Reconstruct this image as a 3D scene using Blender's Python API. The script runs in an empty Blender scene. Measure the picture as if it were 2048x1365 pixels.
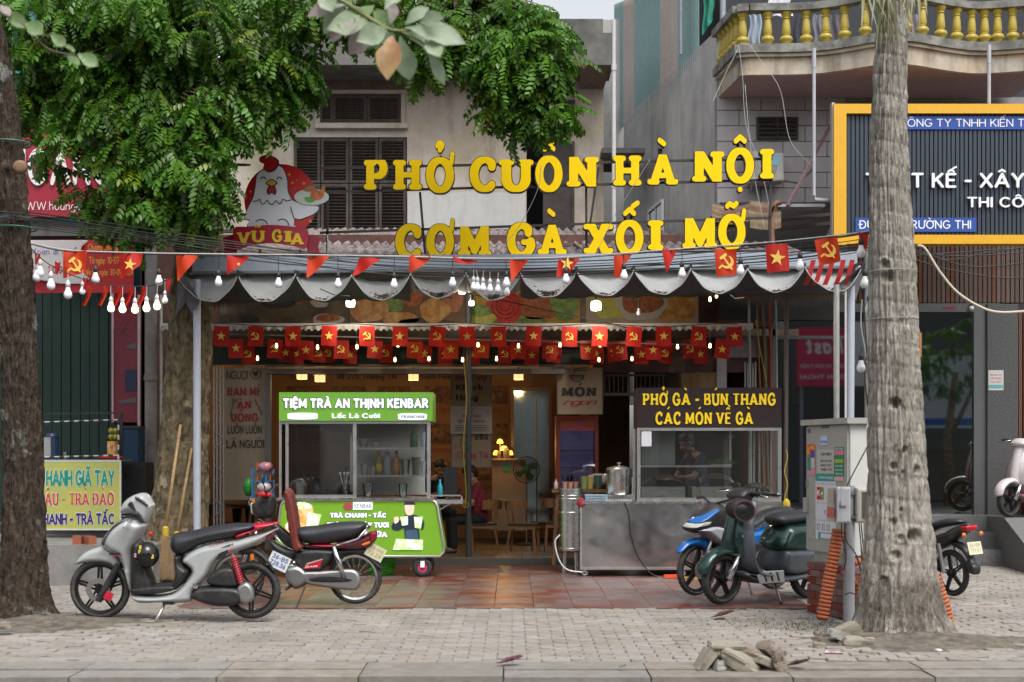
import bpy, bmesh, math, random, unicodedata
import numpy as np
from mathutils import Vector, Matrix
MR = Matrix.Rotation; cos = math.cos; sin = math.sin; pi = math.pi; gauss = random.gauss; rand = random.random; uni = random.uniform
random.seed(7); rng = np.random.default_rng(7)
R = math.radians
S = bpy.context.scene
C = S.collection
F, EYE, CX, HY = 2800.0,1.5,1024.0,918.0
cd = bpy.data.cameras.new('camera'); cam = bpy.data.objects.new('camera', cd); C.objects.link(cam)
cam.location = (0,0, EYE); cam.rotation_euler = (R(90),0,0)
cd.sensor_width = 36; cd.lens = F / 2048 * 36; cd.shift_y = (HY - 682.5) / 2048
cd.clip_start = .1; cd.clip_end = 600
cd.dof.use_dof = True; cd.dof.focus_distance = 17.6; cd.dof.aperture_fstop = 2.8
S.camera = cam
w = bpy.data.worlds.new('World'); S.world = w; w.use_nodes = True
nt = w.node_tree; nt.nodes.clear()
sky = nt.nodes.new('ShaderNodeTexSky'); sky.sky_type = 'NISHITA'; sky.sun_disc = False
SUN_EL, SUN_ROT = R(56), R(155)
sky.sun_elevation = SUN_EL; sky.sun_rotation = SUN_ROT; sky.air_density = 1.0; sky.dust_density = 4.0
hs = nt.nodes.new('ShaderNodeHueSaturation'); hs.inputs['Saturation'].default_value = .22; hs.inputs['Value'].default_value = 1.0
bg = nt.nodes.new('ShaderNodeBackground'); bg.inputs['Strength'].default_value = .15
wo = nt.nodes.new('ShaderNodeOutputWorld')
nt.links.new(sky.outputs[0], hs.inputs['Color']); nt.links.new(hs.outputs[0], bg.inputs[0]); nt.links.new(bg.outputs[0], wo.inputs[0])
sl = bpy.data.lights.new('sun', 'SUN'); sl.energy = 1.3; sl.angle = R(28); sl.color = (1,.97,.92)
so = bpy.data.objects.new('sun', sl); C.objects.link(so)
dz = Vector((-sin(SUN_ROT) * cos(SUN_EL) * -1, cos(SUN_ROT) * cos(SUN_EL), sin(SUN_EL)))
so.rotation_euler = dz.to_track_quat('Z', 'Y').to_euler()
S.view_settings.view_transform = 'Standard'; S.view_settings.look = 'None'
S.view_settings.exposure = .7; S.view_settings.gamma = 1; S.view_settings.use_curve_mapping = False
S.render.engine = 'CYCLES'; S.cycles.use_denoising = True
S.cycles.max_bounces = 8; S.cycles.transparent_max_bounces = 24; S.cycles.diffuse_bounces = 4; S.cycles.glossy_bounces = 3
S.cycles.sample_clamp_indirect = 6; S.cycles.caustics_reflective = False; S.cycles.caustics_refractive = False
def P(px, py, Y): return Vector(((px - CX) / F * Y, Y, EYE + (HY - py) / F * Y))
def X_(px, Y): return (px - CX) / F * Y
def Z_(py, Y): return EYE + (HY - py) / F * Y
MATS = {}
def M(name, col=(.5,.5,.5), rough=.6, metal=0., var=.12, scale=4., bump=0., bscale=60., col2=None, fac=.5, emit=0.,
      streak=0., scol=(.03,.03,.028), rnd=0., spec=.5, coat=0., attr=None, trl=0., moss=None, contrast=(.4,.62)):
 if name in MATS: return MATS[name]
 m = bpy.data.materials.new(name); m.use_nodes = True; MATS[name] = m
 n = m.node_tree; N = n.nodes; Lk = n.links.new
 b = N['Principled BSDF']
 b.inputs['Roughness'].default_value = rough; b.inputs['Metallic'].default_value = metal
 b.inputs['Specular IOR Level'].default_value = spec; b.inputs['Coat Weight'].default_value = coat
 b.inputs['Coat Roughness'].default_value = .12
 tc = N.new('ShaderNodeTexCoord')
 def noise(sc, det=4, rgh=.55, stretch=None, ramp=None):
  t = N.new('ShaderNodeTexNoise'); t.inputs['Scale'].default_value = sc; t.inputs['Detail'].default_value = det
  t.inputs['Roughness'].default_value = rgh
  if stretch:
   mp = N.new('ShaderNodeMapping'); mp.inputs['Scale'].default_value = stretch
   Lk(tc.outputs['Object'], mp.inputs[0]); Lk(mp.outputs[0], t.inputs['Vector'])
  else: Lk(tc.outputs['Object'], t.inputs['Vector'])
  o = t.outputs['Fac']
  if ramp:
   r_ = N.new('ShaderNodeMapRange'); r_.inputs[1].default_value = ramp[0]; r_.inputs[2].default_value = ramp[1]
   Lk(o, r_.inputs[0]); o = r_.outputs[0]
  return o
 def mix(f, a, bcol, mode='MIX'):
  x = N.new('ShaderNodeMix'); x.data_type = 'RGBA'; x.blend_type = mode
  for sock, val in ((x.inputs[0], f),(x.inputs[6], a),(x.inputs[7], bcol)):
   if hasattr(val, 'links'): Lk(val, sock)
   else: sock.default_value = val if isinstance(val, float) else (*val,1)
  return x.outputs[2]
 def mul(a, k):
  x = N.new('ShaderNodeMath'); x.operation = 'MULTIPLY'; Lk(a, x.inputs[0])
  if hasattr(k, 'links'): Lk(k, x.inputs[1])
  else: x.inputs[1].default_value = k
  return x.outputs[0]
 c = tuple(col)
 if attr:
  a = N.new('ShaderNodeAttribute'); a.attribute_name = attr; c = mix(1., c, a.outputs['Color'], 'MULTIPLY')
 if col2: c = mix(noise(scale,5,.6, None, contrast), c, col2)
 if var:
  dark = mix(1., c,(1 - var * 2,) * 3, 'MULTIPLY'); c = mix(noise(scale * 2.3,6,.65, None,(.3,.75)), dark, c)
 if rnd:
  oi = N.new('ShaderNodeObjectInfo'); at = N.new('ShaderNodeAttribute'); at.attribute_name = 'rnd'
  ad = N.new('ShaderNodeMath'); ad.operation = 'ADD'; Lk(oi.outputs['Random'], ad.inputs[0]); Lk(at.outputs['Fac'], ad.inputs[1])
  fr = N.new('ShaderNodeMath'); fr.operation = 'FRACT'; Lk(ad.outputs[0], fr.inputs[0])
  hv = N.new('ShaderNodeHueSaturation'); mr = N.new('ShaderNodeMapRange'); mr.inputs[3].default_value = 1 - rnd; mr.inputs[4].default_value = 1 + rnd
  Lk(fr.outputs[0], mr.inputs[0]); Lk(mr.outputs[0], hv.inputs['Value'])
  m2 = N.new('ShaderNodeMath'); m2.operation = 'MULTIPLY'; m2.inputs[1].default_value = 7.3; Lk(fr.outputs[0], m2.inputs[0])
  f2 = N.new('ShaderNodeMath'); f2.operation = 'FRACT'; Lk(m2.outputs[0], f2.inputs[0])
  m3 = N.new('ShaderNodeMapRange'); m3.inputs[3].default_value = .6; m3.inputs[4].default_value = 1.35; Lk(f2.outputs[0], m3.inputs[0]); Lk(m3.outputs[0], hv.inputs['Saturation'])
  Lk(c, hv.inputs['Color']) if hasattr(c, 'links') else None
  if not hasattr(c, 'links'): hv.inputs['Color'].default_value = (*c,1)
  c = hv.outputs[0]
 if streak:
  s1 = mul(noise(1., 6,.65,(4,4,.6),(.48,.74)), noise(.8,4,.6, None,(.35,.6)))
  c = mix(mul(s1, streak), c, scol)
 if moss: c = mix(mul(noise(moss[1],5,.7, None,(.5,.72)), moss[2] if len(moss) > 2 else .7), c, moss[0])
 if hasattr(c, 'links'): Lk(c, b.inputs['Base Color'])
 else: b.inputs['Base Color'].default_value = (*c,1)
 if emit:
  b.inputs['Emission Strength'].default_value = emit
  if hasattr(c, 'links'): Lk(c, b.inputs['Emission Color'])
  else: b.inputs['Emission Color'].default_value = (*c,1)
 if rough > .05 and not emit:
  mr = N.new('ShaderNodeMapRange'); mr.inputs[3].default_value = max(.03, rough - .1); mr.inputs[4].default_value = min(1, rough + .12)
  Lk(noise(scale * 3,4), mr.inputs[0]); Lk(mr.outputs[0], b.inputs['Roughness'])
 if bump:
  bp = N.new('ShaderNodeBump'); bp.inputs['Strength'].default_value = bump; bp.inputs['Distance'].default_value = .01
  Lk(noise(bscale,5,.6), bp.inputs['Height']); Lk(bp.outputs[0], b.inputs['Normal'])
 if trl:
  o = N['Material Output']; t = N.new('ShaderNodeBsdfTranslucent'); x = N.new('ShaderNodeMixShader'); x.inputs[0].default_value = trl
  if hasattr(c, 'links'): Lk(c, t.inputs[0])
  else: t.inputs[0].default_value = (*c,1)
  Lk(b.outputs[0], x.inputs[1]); Lk(t.outputs[0], x.inputs[2]); Lk(x.outputs[0], o.inputs['Surface'])
 return m
def glass(name, tint=(.9,.95,.93), refl=.12, rough=.02, dirt=0.):
 if name in MATS: return MATS[name]
 m = bpy.data.materials.new(name); m.use_nodes = True; MATS[name] = m
 N = m.node_tree.nodes; Lk = m.node_tree.links.new; N.clear()
 o = N.new('ShaderNodeOutputMaterial'); t = N.new('ShaderNodeBsdfTransparent'); t.inputs[0].default_value = (*tint,1)
 g = N.new('ShaderNodeBsdfGlossy'); g.inputs['Roughness'].default_value = rough; g.inputs[0].default_value = (.9,.9,.9,1)
 fr = N.new('ShaderNodeFresnel'); fr.inputs[0].default_value = 1.5
 ad = N.new('ShaderNodeMath'); ad.operation = 'ADD'; ad.use_clamp = True; ad.inputs[1].default_value = refl; Lk(fr.outputs[0], ad.inputs[0])
 x = N.new('ShaderNodeMixShader'); Lk(ad.outputs[0], x.inputs[0]); Lk(t.outputs[0], x.inputs[1]); Lk(g.outputs[0], x.inputs[2])
 out = x.outputs[0]
 if dirt:
  d = N.new('ShaderNodeBsdfDiffuse'); d.inputs[0].default_value = (.5,.5,.48,1)
  y = N.new('ShaderNodeMixShader'); y.inputs[0].default_value = dirt; Lk(out, y.inputs[1]); Lk(d.outputs[0], y.inputs[2]); out = y.outputs[0]
 Lk(out, o.inputs[0]); return m
def flat(name, col=(.5,.5,.5), rough=.5, emit=0.): return M(name, col, rough, var=0, emit=emit)
def wloc(o):
 v = Vector((0,0,0))
 while o is not None: v += o.location; o = o.parent
 return v
class MB:
 def __init__(s): s.v = []; s.f = []; s.m = []; s.mi = 0
 def add(s, vs, fs):
  b = len(s.v); s.v.extend([tuple(x) for x in vs]); s.f.extend([tuple(b + i for i in f) for f in fs]); s.m.extend([s.mi] * len(fs)); return s
 def box(s, c, d, rot=None, taper=1.):
  c = Vector(c); hx, hy, hz = d[0] / 2, d[1] / 2, d[2] / 2
  vs = []
  for k in (-1,1):
   t = taper if k > 0 else 1
   vs += [Vector((-hx * t,-hy * t, k * hz)), Vector((hx * t,-hy * t, k * hz)), Vector((hx * t, hy * t, k * hz)), Vector((-hx * t, hy * t, k * hz))]
  if rot is not None: vs = [rot @ v for v in vs]
  return s.add([c + v for v in vs], [(3,2,1,0),(4,5,6,7),(0,1,5,4),(1,2,6,5),(2,3,7,6),(3,0,4,7)])
 def bb(s, x0, x1, y0, y1, z0, z1): return s.box(((x0 + x1) / 2,(y0 + y1) / 2,(z0 + z1) / 2),(abs(x1 - x0), abs(y1 - y0), abs(z1 - z0)))
 def pbox(s, px0, px1, py0, py1, Y, d=.05):   # rectangle seen at depth Y, thickness d going back
  a = P(px0, py1, Y); b = P(px1, py0, Y); return s.bb(a.x, b.x, Y, Y + d, a.z, b.z)
 def bar(s, a, b, w_, h_=None, up=(0,0,1)):
  a = Vector(a); b = Vector(b); h_ = h_ or w_; d = (b - a)
  if d.length < 1e-6: return s
  q = d.normalized(); u = Vector(up)
  if abs(q.dot(u)) > .95: u = Vector((0,1,0))
  sx = q.cross(u).normalized(); sz = sx.cross(q)
  vs = [p + sx * i * w_ / 2 + sz * j * h_ / 2 for p in (a, b) for i, j in ((-1,-1),(1,-1),(1,1),(-1,1))]
  return s.add(vs, [(3,2,1,0),(4,5,6,7),(0,1,5,4),(1,2,6,5),(2,3,7,6),(3,0,4,7)])
 def cyl(s, a, b, r0, r1=None, n=12): return s.tube([a, b], [r0, r0 if r1 is None else r1], n)
 def tube(s, pts, r, n=8, cap=True):
  pts = [Vector(p) for p in pts]; k = len(pts)
  rs = r if isinstance(r,(list, tuple)) else [r] * k
  vs = []; prev = None
  for i, p in enumerate(pts):
   d = (pts[min(i + 1, k - 1)] - pts[max(i - 1,0)])
   d = d.normalized() if d.length > 1e-9 else Vector((0,0,1))
   if prev is None:
    u = Vector((0,0,1)) if abs(d.z) < .9 else Vector((0,1,0)); a = d.cross(u).normalized()
   else:
    a = prev - d * prev.dot(d); a = a.normalized() if a.length > 1e-6 else d.orthogonal().normalized()
   prev = a; b = d.cross(a)
   for j in range(n):
    t = 2 * pi * j / n; vs.append(p + (a * cos(t) + b * sin(t)) * rs[i])
  fs = [(i * n + j, i * n + (j + 1) % n,(i + 1) * n + (j + 1) % n,(i + 1) * n + j) for i in range(k - 1) for j in range(n)]
  if cap: fs += [tuple(range(n))[::-1], tuple((k - 1) * n + j for j in range(n))]
  return s.add(vs, fs)
 def lathe(s, c, prof, n=16, ax='z', sc=(1,1), cap=True):   # prof: (r, h) list
  c = Vector(c); vs = []
  for r_, h in prof:
   for j in range(n):
    t = 2 * pi * j / n; a, b = r_ * cos(t) * sc[0], r_ * sin(t) * sc[1]
    vs.append(c + (Vector((a, b, h)) if ax == 'z' else Vector((a, h, b)) if ax == 'y' else Vector((h, a, b))))
  k = len(prof); fs = []
  for i in range(k - 1):
   for j in range(n):
    q = (i * n + j, i * n + (j + 1) % n,(i + 1) * n + (j + 1) % n,(i + 1) * n + j)
    fs.append(q if ax != 'y' else q[::-1])
  if cap and prof[0][0] > 1e-4: fs.append(tuple(range(n))[::-1])
  if cap and prof[-1][0] > 1e-4: fs.append(tuple((k - 1) * n + j for j in range(n)))
  return s.add(vs, fs)
 def torus(s, c, R_, r_, n=40, m=10, ax='y', sq=1.):
  c = Vector(c); vs = []
  for i in range(n):
   t = 2 * pi * i / n
   for j in range(m):
    p = 2 * pi * j / m; rr = R_ + r_ * cos(p); h = r_ * sq * sin(p)
    a, b = rr * cos(t), rr * sin(t)
    vs.append(c + (Vector((a, h, b)) if ax == 'y' else Vector((a, b, h)) if ax == 'z' else Vector((h, a, b))))
  return s.add(vs, [(i * m + j, i * m + (j + 1) % m,((i + 1) % n) * m + (j + 1) % m,((i + 1) % n) * m + j) for i in range(n) for j in range(m)])
 def sph(s, c, r_, n=12, sc=(1,1,1)):
  prof = [(sin(pi * i / (n // 2 + 2)) , -cos(pi * i / (n // 2 + 2))) for i in range(n // 2 + 3)]
  b = len(s.v); s.lathe((0,0,0), prof, n)
  c = Vector(c)
  for i in range(b, len(s.v)):
   v = s.v[i]; s.v[i] = (c.x + v[0] * r_ * sc[0], c.y + v[1] * r_ * sc[1], c.z + v[2] * r_ * sc[2])
  return s
 def prism(s, pts, y0, y1):    # pts (x,z) polygon, extruded in y
  n = len(pts); vs = [(x, y0, z) for x, z in pts] + [(x, y1, z) for x, z in pts]
  return s.add(vs, [tuple(range(n)), tuple(range(2 * n - 1, n - 1,-1))] + [((i + 1) % n, i, n + i, n + (i + 1) % n) for i in range(n)])
 def grid(s, fn, nu, nv, closed_u=False):
  vs = [fn(i / (nu - (0 if closed_u else 1)), j / (nv - 1)) for i in range(nu) for j in range(nv)]
  fs = [(i * nv + j,((i + 1) % nu) * nv + j,((i + 1) % nu) * nv + j + 1, i * nv + j + 1) for i in range(nu if closed_u else nu - 1) for j in range(nv - 1)]
  return s.add(vs, fs)
 def xf(s, mtx, start=0):
  for i in range(start, len(s.v)): s.v[i] = tuple(mtx @ Vector(s.v[i]))
  return s
 def b(s, name, mat, parent=None, smooth=False, local=False, recalc=True, mesh_only=False):
  me = bpy.data.meshes.new(name)
  off = wloc(parent) if (parent is not None and not local) else Vector((0,0,0))
  vs = [(a - off.x, b - off.y, c - off.z) for a, b, c in s.v]
  me.from_pydata(vs, [], s.f)
  ms = mat if isinstance(mat,(list, tuple)) else [mat]
  for x in ms: me.materials.append(x)
  if len(ms) > 1: me.polygons.foreach_set('material_index', s.m)
  if recalc and len(s.f) < 60000:
   bm = bmesh.new(); bm.from_mesh(me); bmesh.ops.recalc_face_normals(bm, faces=bm.faces); bm.to_mesh(me); bm.free()
  if smooth is True or smooth == 1: smooth = True; me.shade_smooth()
  elif smooth is not True and smooth:
   me.shade_smooth(); me.set_sharp_from_angle(angle=R(smooth))
  me.update()
  if mesh_only: return me
  o = link(name, me, parent)
  if name in ('lettering', 'panel_print', 'printed_text'): o['kind'] = 'stuff'
  return o
def link(name, me, parent=None):
 o = bpy.data.objects.new(name, me); C.objects.link(o)
 if parent is not None: o.parent = parent
 return o
def tag(o, label=None, cat=None, group=None, kind=None):
 if label: o['label'] = label
 if cat: o['category'] = cat
 if group: o['group'] = group
 if kind: o['kind'] = kind
 return o
def thing(name, label, cat, loc=(0,0,0), rz=0., group=None):
 o = bpy.data.objects.new(name, None); C.objects.link(o); o.location = loc; o.rotation_euler = (0,0, rz); o.empty_display_size = .1
 return tag(o, label, cat, group)
def struct(o): o['kind'] = 'structure'; return o
def dup(root, loc=None, rz=None, label=None, parent=None):
 c = root.copy(); C.objects.link(c)
 if loc is not None: c.location = loc
 if rz is not None: c.rotation_euler = rz if hasattr(rz, '__len__') else (0,0, rz)
 if label: c['label'] = label
 if parent is not None: c.parent = parent
 for ch in list(root.children):
  if ch.name.split('.')[0] in ('tmp',): continue
  dup(ch, parent=c)
 return c
ORD = 'first second third fourth fifth sixth seventh eighth ninth tenth eleventh twelfth thirteenth fourteenth fifteenth sixteenth seventeenth eighteenth nineteenth twentieth'.split()
def ow(i): return ORD[i] if i < 20 else 'twenty-' + ORD[i - 20]
def iso(fn, x0, x1, y0, y1, cell):
 nx = max(3, int((x1 - x0) / cell) + 2); ny = max(3, int((y1 - y0) / cell) + 2)
 xs = x0 + np.arange(nx) * cell; ys = y0 + np.arange(ny) * cell
 GX, GY = np.meshgrid(xs, ys, indexing='ij'); f = fn(GX, GY)
 f[0, :] = f[-1, :] = -abs(cell); f[:, 0] = f[:, -1] = -abs(cell)
 ins = f > 0; idx = -np.ones(f.shape, int); ii = np.argwhere(ins); idx[ins] = np.arange(len(ii))
 V = [(xs[i], ys[j]) for i, j in ii]; D = [float(f[i, j]) for i, j in ii]
 polys = []; bed = []; cache = {}
 m = ins[:-1, :-1].astype(int) + ins[1:, :-1] * 2 + ins[1:, 1:] * 4 + ins[:-1,1:] * 8
 fi = np.argwhere(m == 15)
 polys += [(int(idx[i, j]), int(idx[i + 1, j]), int(idx[i + 1, j + 1]), int(idx[i, j + 1])) for i, j in fi]
 def cross(a, b):
  k = (a, b) if a < b else (b, a)
  if k not in cache:
   fa, fb = f[k[0]], f[k[1]]; t = fa / (fa - fb); t = min(max(t,.03),.97)
   V.append((xs[k[0][0]] * (1 - t) + xs[k[1][0]] * t, ys[k[0][1]] * (1 - t) + ys[k[1][1]] * t)); D.append(0.); cache[k] = len(V) - 1
  return cache[k]
 for i, j in np.argwhere((m > 0) & (m < 15)):
  cs = [(i, j),(i + 1, j),(i + 1, j + 1),(i, j + 1)]; poly = []; outs = []
  for q in range(4):
   a, b = cs[q], cs[(q + 1) % 4]; a = (int(a[0]), int(a[1])); b = (int(b[0]), int(b[1]))
   if ins[a]: poly.append(int(idx[a]))
   if ins[a] != ins[b]:
    c = cross(a, b); poly.append(c); outs.append((c, ins[a]))
  for q in range(len(outs)):
   if outs[q][1]: bed.append((outs[q][0], outs[(q + 1) % len(outs)][0]))
  if len(poly) > 2: polys.append(tuple(poly))
 return np.array(V).reshape(-1,2), np.array(D), polys, bed
def cr(pts, closed=True, n=6):   # Catmull-Rom
 k = len(pts); out = []
 for i in range(k if closed else k - 1):
  g = lambda q: np.array(pts[q % k] if closed else pts[min(max(q,0), k - 1)], float)
  p0, p1, p2, p3 = g(i - 1), g(i), g(i + 1), g(i + 2)
  for t in np.linspace(0,1, n, endpoint=False):
   out.append(tuple(.5 * (2 * p1 + (p2 - p0) * t + (2 * p0 - 5 * p1 + 4 * p2 - p3) * t * t + (3 * p1 - p0 - 3 * p2 + p3) * t ** 3)))
 if not closed: out.append(tuple(pts[-1]))
 return out
def polyf(pts):
 pts = np.array(pts, float)
 def fn(X, Y):
  d2 = np.full(X.shape,1e18); ins = np.zeros(X.shape, bool); n = len(pts)
  for i in range(n):
   (ax, ay),(bx, by) = pts[i], pts[(i + 1) % n]; ex, ey = bx - ax, by - ay
   L2 = ex * ex + ey * ey
   if L2 < 1e-12: continue
   t = np.clip(((X - ax) * ex + (Y - ay) * ey) / L2,0,1)
   d2 = np.minimum(d2,(X - ax - t * ex) ** 2 + (Y - ay - t * ey) ** 2)
   c = ((ay > Y) != (by > Y))
   with np.errstate(divide='ignore', invalid='ignore'):
    xx = ax + (Y - ay) * ex / (ey if abs(ey) > 1e-12 else 1e-12)
   ins ^= c & (X < xx)
  d = np.sqrt(d2); return np.where(ins, d,-d)
 return fn
def pillow(mb, pts, w=.1, rr=.05, w0=0., cell=None, yc=0., smooth=1, one=False, wfn=None, sgn=-1):
 """solid from outline pts (x,z): half thickness w0 at the rim, w0+w inside, rounded over rr"""
 if smooth: pts = cr(pts)
 a = np.array(pts); mn, mx = a.min(0), a.max(0)
 cell = cell or max(mx - mn) / 46
 V, D, polys, bed = iso(polyf(pts), mn[0] - cell * 1.5, mx[0] + cell * 1.5, mn[1] - cell * 1.5, mx[1] + cell * 1.5, cell)
 t = np.clip(D / rr,0,1); h = w0 + w * np.sqrt(np.clip(1 - (1 - t) ** 2,0,1))
 if wfn is not None: h = h * np.array([wfn(x, z) for x, z in V])
 n = len(V)
 fr = [(V[i][0], yc + sgn * h[i], V[i][1]) for i in range(n)]
 if one:
  bk = [(V[i][0], yc, V[i][1]) for i in range(n)]
 else: bk = [(V[i][0], yc - sgn * h[i], V[i][1]) for i in range(n)]
 if w0 == 0:      # share rim
  mp = {}; ex = []
  for i in range(n):
   if D[i] == 0: mp[i] = i
   else: mp[i] = n + len(ex); ex.append(bk[i])
  return mb.add(fr + ex, polys + [tuple(mp[i] for i in p[::-1]) for p in polys])
 return mb.add(fr + bk, polys + [tuple(n + i for i in p[::-1]) for p in polys] + [(b, a_, n + a_, n + b) for a_, b in bed])
def _a(cx, cy, rx, ry, a0, a1, n=14): return [(cx + rx * cos(R(a0 + (a1 - a0) * i / n)), cy + ry * sin(R(a0 + (a1 - a0) * i / n))) for i in range(n + 1)]
G = {}
def g(ch, w_, strokes, ser=()): G[ch] = (w_, strokes, ser)
g('A', .84, [[(0,0),(.42,1),(.84,0)], [(.17,.3),(.67,.3)]], [(0,0),(.84,0)])
g('B', .62, [[(0,0),(0,1),(.3,1)] + _a(.3,.76,.26,.24,90,-90) + [(0,.52)], [(.3,.52)] + _a(.33,.26,.29,.26,90,-90) + [(0,0)]])
g('C', .76, [_a(.42,.5,.42,.5,48,312,20)], [])
g('D', .7, [[(0,0),(0,1),(.28,1)] + _a(.28,.5,.42,.5,90,-90) + [(0,0)]])
g('Đ', .7, [[(0,0),(0,1),(.28,1)] + _a(.28,.5,.42,.5,90,-90) + [(0,0)], [(-.13,.52),(.25,.52)]])
g('E', .54, [[(.54,1),(0,1),(0,0),(.54,0)], [(0,.52),(.44,.52)]])
g('F', .52, [[(.52,1),(0,1),(0,0)], [(0,.52),(.42,.52)]], [(0,0)])
g('G', .8, [_a(.42,.5,.42,.5,48,340,20) + [(.8,.44),(.5,.44)]])
g('H', .68, [[(0,0),(0,1)], [(.68,0),(.68,1)], [(0,.5),(.68,.5)]], [(0,0),(0,1),(.68,0),(.68,1)])
g('I', .0, [[(0,0),(0,1)]], [(0,0),(0,1)])
g('J', .4, [[(.4,1),(.4,.25)] + _a(.2,.22,.2,.22,0,-170)])
g('K', .64, [[(0,0),(0,1)], [(.6,1),(.04,.42)], [(.22,.6),(.64,0)]], [(0,0),(0,1),(.64,0)])
g('L', .5, [[(0,1),(0,0),(.5,0)]], [(0,1)])
g('M', .9, [[(0,0),(0,1),(.45,.22),(.9,1),(.9,0)]], [(0,0),(.9,0)])
g('N', .7, [[(0,0),(0,1),(.7,0),(.7,1)]], [(0,0),(.7,1)])
g('O', .84, [_a(.42,.5,.42,.5,0,360,28)])
g('P', .6, [[(0,0),(0,1),(.3,1)] + _a(.3,.73,.29,.27,90,-90) + [(0,.46)]], [(0,0),(0,1)])
g('Q', .84, [_a(.42,.5,.42,.5,0,360,28), [(.55,.25),(.86,-.08)]])
g('R', .64, [[(0,0),(0,1),(.3,1)] + _a(.3,.74,.28,.26,90,-90) + [(0,.48)], [(.3,.48),(.62,0)]], [(0,0),(.64,0)])
g('S', .56, [_a(.28,.74,.27,.26,35,270,12) + _a(.28,.25,.29,.25,90,-145,12)[1:]])
g('T', .66, [[(0,1),(.66,1)], [(.33,1),(.33,0)]], [(.33,0)])
g('U', .68, [[(0,1),(0,.34)] + _a(.34,.34,.34,.34,180,360) + [(.68,1)]], [(0,1),(.68,1)])
g('V', .76, [[(0,1),(.38,0),(.76,1)]], [(0,1),(.76,1)])
g('W', 1.05, [[(0,1),(.26,0),(.52,.9),(.79,0),(1.05,1)]])
g('X', .7, [[(0,0),(.7,1)], [(0,1),(.7,0)]], [(0,0),(0,1),(.7,0),(.7,1)])
g('Y', .7, [[(0,1),(.35,.48),(.7,1)], [(.35,.48),(.35,0)]])
g('Z', .6, [[(0,1),(.6,1),(0,0),(.6,0)]])
g('0', .56, [_a(.28,.5,.28,.5,0,360,24)]); g('1', .25, [[(0,.8),(.22,1),(.22,0)]])
g('2', .54, [_a(.27,.74,.26,.26,160,-35,12) + [(0,0),(.54,0)]])
g('3', .52, [_a(.24,.75,.24,.25,150,-90,12), _a(.24,.26,.28,.26,90,-150,12)])
g('4', .56, [[(.42,0),(.42,1),(0,.3),(.56,.3)]]); g('5', .52, [[(.48,1),(.06,1),(.03,.58)] + _a(.22,.31,.29,.31,110,-145,12)])
g('6', .54, [_a(.27,.3,.26,.3,0,360,18), [(.4,1),(.1,.6),(.02,.3)]]); g('7', .52, [[(0,1),(.52,1),(.16,0)]])
g('8', .54, [_a(.27,.76,.22,.24,0,360,18), _a(.27,.27,.27,.27,0,360,18)]); g('9', .54, [_a(.27,.7,.26,.3,0,360,18), [(.53,.7),(.44,.35),(.15,0)]])
g('-', .3, [[(0,.45),(.3,.45)]]); g('.', 0, [[(0,0),(0,.02)]]); g(':', 0, [[(0,.05),(0,.07)], [(0,.5),(0,.52)]]); g('!', 0, [[(0,0),(0,.02)], [(0,.3),(0,1)]])
g('+', .4, [[(0,.45),(.4,.45)], [(.2,.25),(.2,.65)]]); g('/', .4, [[(0,0),(.4,1)]])
x_ = .64
g('a', .42, [_a(.21,.3,.21,.3,0,360,18), [(.42,.62),(.42,0)]]); g('b', .42, [_a(.21,.3,.21,.3,0,360,18), [(0,1),(0,0)]])
g('c', .38, [_a(.22,.31,.22,.31,50,310,14)]); g('d', .42, [_a(.21,.3,.21,.3,0,360,18), [(.42,1),(.42,0)]])
g('e', .44, [[(.02,.33),(.44,.33)] + _a(.22,.31,.22,.31,5,310,16)[1:]]); g('f', .28, [[(.1,0),(.1,.75)] + _a(.26,.8,.16,.2,180,80,6), [(0,.6),(.26,.6)]])
g('g', .42, [_a(.21,.31,.21,.3,0,360,18), [(.42,.62),(.42,-.1)] + _a(.21,-.1,.21,.2,0,-150,8)])
g('h', .4, [[(0,0),(0,1)], [(0,.38)] + _a(.2,.42,.2,.2,180,0,8) + [(.4,0)]]); g('i', 0, [[(0,0),(0,.62)], [(0,.88),(0,.9)]])
g('k', .4, [[(0,0),(0,1)], [(.38,.62),(.03,.28)], [(.14,.36),(.4,0)]]); g('l', 0, [[(0,0),(0,1)]])
g('m', .7, [[(0,0),(0,.62)], [(0,.4)] + _a(.17,.45,.17,.17,180,0,8) + [(.34,0)], [(.34,.4)] + _a(.52,.45,.18,.17,180,0,8) + [(.7,0)]])
g('n', .4, [[(0,0),(0,.62)], [(0,.38)] + _a(.2,.42,.2,.2,180,0,8) + [(.4,0)]]); g('o', .44, [_a(.22,.31,.22,.31,0,360,20)])
g('p', .42, [_a(.21,.31,.21,.3,0,360,18), [(0,.62),(0,-.3)]]); g('q', .42, [_a(.21,.31,.21,.3,0,360,18), [(.42,.62),(.42,-.3)]])
g('r', .26, [[(0,0),(0,.62)], [(0,.38)] + _a(.2,.4,.2,.22,180,80,6)]); g('s', .34, [_a(.17,.46,.16,.15,35,270,8) + _a(.17,.15,.17,.16,90,-145,8)[1:]])
g('t', .28, [[(.1,.9),(.1,.12)] + _a(.24,.14,.14,.14,180,290,5), [(0,.62),(.26,.62)]]); g('u', .4, [[(0,.62),(0,.2)] + _a(.2,.2,.2,.2,180,360,8) + [(.4,.62)], [(.4,.3),(.4,0)]])
g('v', .4, [[(0,.62),(.2,0),(.4,.62)]]); g('x', .38, [[(0,0),(.38,.62)], [(0,.62),(.38,0)]]); g('y', .4, [[(0,.62),(.2,.04)], [(.4,.62),(.12,-.26)]])
g('đ', .42, G['d'][1] + [[(.25,.84),(.55,.84)]])
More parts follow.
